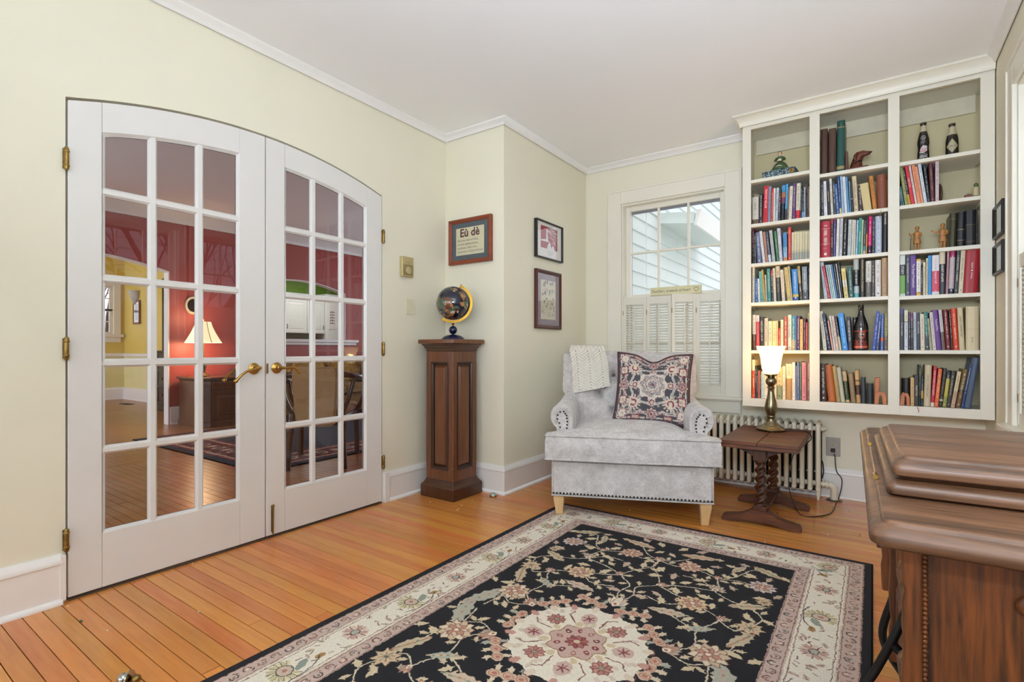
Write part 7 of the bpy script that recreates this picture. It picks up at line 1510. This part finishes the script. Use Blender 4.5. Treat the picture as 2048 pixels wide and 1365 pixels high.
# curved-arm chair with its back to the doors
plain('tan_weave', 'B08E62', .9, var=.12, scale=90, bump=.4, bscale=160); wood('chair_walnut', '2E1A10', '5E3822', 'z', .3, 14, 5, coat=.2)
ac = thing('curved_arm_chair', 'tan upholstered chair with curved dark wooden arms seen through the right door', 'armchair', (-3.99, 2.76, 0), math.radians(45))     # local +y faces away
CWn = 'chair_walnut'
for k in (-1, 1):
    MB().tube(spline([(k*.225, -.30, .0), (k*.215, -.29, .18), (k*.205, -.265, .38), (k*.20, -.25, .46)]), [.026]*8+[.024]*8+[.028]*9+[.03]*6, 8).build('rear_leg', CWn, ac, smooth=60)
    MB().tube(spline([(k*.255, .31, .012), (k*.25, .305, .2), (k*.245, .29, .42)]), .024, 8).build('front_leg', CWn, ac, smooth=60)
    MB().tube(spline([(k*.26, .26, .42), (k*.32, .22, .58), (k*.335, .19, .70)]), .020, 8).build('arm_post', CWn, ac, smooth=60)
    MB().tube(spline([(k*.19, -.25, .44), (k*.25, -.26, .58), (k*.285, -.24, .72)]), .020, 8).build('back_post', CWn, ac, smooth=60)
MB().tube(spline([(-.335, .26, .70), (-.345, .10, .735), (-.315, -.12, .76), (-.20, -.27, .79), (0, -.30, .80), (.20, -.27, .79), (.315, -.12, .76), (.345, .10, .735), (.335, .26, .70)]), .026, 8).build('arm_rail', CWn, ac, smooth=60)
MB().loft([[(x*.98, y, z) for x, y in ((-.23, -.27), (.23, -.27), (.27, .32), (-.27, .32))] for z in (.36, .44)]).build('seat_rail', CWn, ac, bevel=.01)
MB().loft([[(x*k, y*k+.02, z) for x, y in ((-.225, -.25), (.225, -.25), (.26, .29), (-.26, .29))] for z, k in ((.44, 1), (.48, 1.02), (.505, .96), (.515, .8))]).build('seat_cushion', 'tan_weave', ac, smooth=60, bevel=.01)
MB().loft([[(-hw, y0, z), (hw, y0, z), (hw, y0+.06, z), (-hw, y0+.06, z)] for hw, y0, z in ((.150, -.335, .36), (.165, -.335, .50), (.178, -.352, .70), (.18, -.365, .81), (.165, -.362, .855))]).build('back_cushion', 'tan_weave', ac, smooth=40, bevel=.016, segs=3)
# sofa
plain('gold_brocade', '8A6A34', .85, var=.35, scale=26); plain('gold_brocade_light', 'A8843F', .85, var=.3, scale=26)
so = thing('gold_sofa', 'olive-gold brocade sofa under the kitchen pass-through', 'sofa', (-6.95, 5.27, 0), -P2)       # local -y faces +x... 
so.rotation_euler = (0, 0, P2)
GB = 'gold_brocade'
MB().box(-1.05, 1.05, -.42, .42, .06, .30).build('base', GB, so, bevel=.03, segs=2); MB().box(-1.0, 1.0, .20, .44, .28, .80).build('back', GB, so, bevel=.05, segs=3)
for k in (-1, 1): MB().box(k*1.05-.11, k*1.05+.11, -.44, .42, .06, .56).tube([(k*1.07, -.44, .55), (k*1.07, .42, .55)], .12, 14).build('arm', GB, so, smooth=50, bevel=.01)
for k in range(3):
    MB().box(-.94+k*.63, -.94+k*.63+.62, -.44, .18, .30, .46).build('seat_cushion', GB, so, bevel=.045, segs=3, smooth=50); MB().box(-.94+k*.63, -.94+k*.63+.62, .02, .24, .44, .79).build('back_cushion', 'gold_brocade_light', so, bevel=.07, segs=3, smooth=50)
dk = thing('dark_cushion', 'dark patterned cushion on the right end of the gold sofa', 'pillow', (-6.86, 5.82, .48), P2); MB().grid(lambda u, v: ((u-.5)*.46, -.09*max(0, (1-(2*u-1)**2))**.4*max(0, (1-(2*v-1)**2))**.4, v*.44), 14, 14).grid(lambda u, v: ((u-.5)*.46, .09*max(0, (1-(2*u-1)**2))**.4*max(0, (1-(2*v-1)**2))**.4, v*.44), 14, 14).build('cover', plain('dark_damask', '2E3234', .8, var=.4, scale=30), dk, smooth=80)
# kitchen beyond the pass-through
KX = -10.9
MB().box(KX-.1, KX, 3.99, 9.5, 0, 2.9).build('wall_kitchen', 'green_paint', kind='structure')
MB().box(KX, LXW-.12, 9.4, 9.5, 0, 2.9).box(LXW-.22, LXW-.12, 7.4, 9.5, 0, 2.9).build('wall_kitchen_side', 'kitchen_white', kind='structure')
MB().box(KX, KX+.012, 5.2, 7.36, .92, 1.36).build('backsplash', plain('backsplash_tile', '8E9288', .3, var=.25, scale=60), kind='structure')
def cab(name, label, y0, y1, z0, z1, dep, n, group):
    t = thing(name, label, 'cabinet', (KX+.013, (y0+y1)/2, z0), 0, group); w = (y1-y0); MB().box(0, dep, -w/2, w/2, 0, z1-z0).build('case', 'kitchen_white', t)
    for k in range(n):
        a, b = -w/2+w*k/n+.006, -w/2+w*(k+1)/n-.006; hh = z1-z0
        d_ = MB().loft([[(x, y, z) for y, z in ((a+i, .01+i), (b-i, .01+i), (b-i, hh-.01-i), (a+i, hh-.01-i))] for x, i in ((dep, 0), (dep+.02, 0), (dep+.02, .06), (dep+.012, .066), (dep+.012, .075), (dep+.018, .10))]).build('door', 'kitchen_white', t)
        yh = b-.03 if k % 2 == 0 else a+.03; MB().tube([(dep+.022, yh, .10 if z0 > 1 else hh-.22), (dep+.04, yh+.004, .15 if z0 > 1 else hh-.17), (dep+.022, yh, .20 if z0 > 1 else hh-.12)], .006, 6).build('pull', plain('iron_pull', '3A3834', .4, .6) if 'iron_pull' not in MATS else 'iron_pull', d_)
    return t
cab('wall_cabinet', 'white kitchen wall cabinet seen through the pass-through, left pair of doors', 5.84, 6.87, 1.36, 2.13, .33, 2, None)
cab('wall_cabinet', 'narrower white kitchen wall cabinet left of the tall white panel', 6.88, 7.33, 1.36, 2.13, .33, 1, None)
cab('base_cabinet', 'white kitchen base cabinet under the counter', 5.3, 7.33, .08, .88, .55, 3, None)
tag(MB().box(KX+.013, KX+.60, 5.28, 7.33, .881, .92).build('countertop', plain('counter_grey', '6E6A62', .3, var=.15, scale=40), bevel=.004), 'grey kitchen countertop beyond the pass-through', 'countertop')
tp = thing('pantry_panel', 'tall white kitchen pantry with a hanging calendar', 'pantry', (KX+.18, 7.72, 0)); MB().box(-.16, .20, -.38, .38, .02, 2.3).build('case', 'kitchen_white', tp, bevel=.005); MB().box(.20, .22, -.36, .36, .08, 2.2).build('door', 'kitchen_white', tp, bevel=.006)
cl_ = thing('wall_calendar', 'small black and white calendar hanging on the kitchen pantry door', 'calendar', (KX+.402, 7.51, 1.76)); MB().box(0, .006, -.09, .09, -.29, .29).build('sheet', 'paper_white', cl_); m = MB()
for r in range(5):
    for q in range(3): m.box(.006, .008, -.06+.045*q, -.035+.045*q, -.16+.065*r, -.13+.065*r+.01*(q % 2))
m.build('print_marks', 'dark_gap', cl_)
to = thing('toaster', 'grey toaster on the kitchen counter behind the pass-through ledge', 'toaster', (KX+.35, 6.98, .921)); MB().box(-.09, .09, -.15, .15, .01, .20).build('body', 'outlet_steel', to, bevel=.03, segs=3, smooth=40); MB().box(-.06, .06, -.12, .12, 0, .012).build('foot', 'black_rubber', to); MB().box(-.05, -.02, -.11, .11, .199, .202).box(.02, .05, -.11, .11, .199, .202).build('slots', 'dark_gap', to)
cn = thing('black_canister', 'dark canister on the kitchen counter, leftmost behind the ledge', 'canister', (KX+.35, 6.12, .921)); MB().lathe([(.06, 0), (.065, .01), (.065, .28), (.05, .30), (.015, .31), (.015, .33), (0, .335)], n=20).build('body', 'black_rubber', cn, smooth=50)
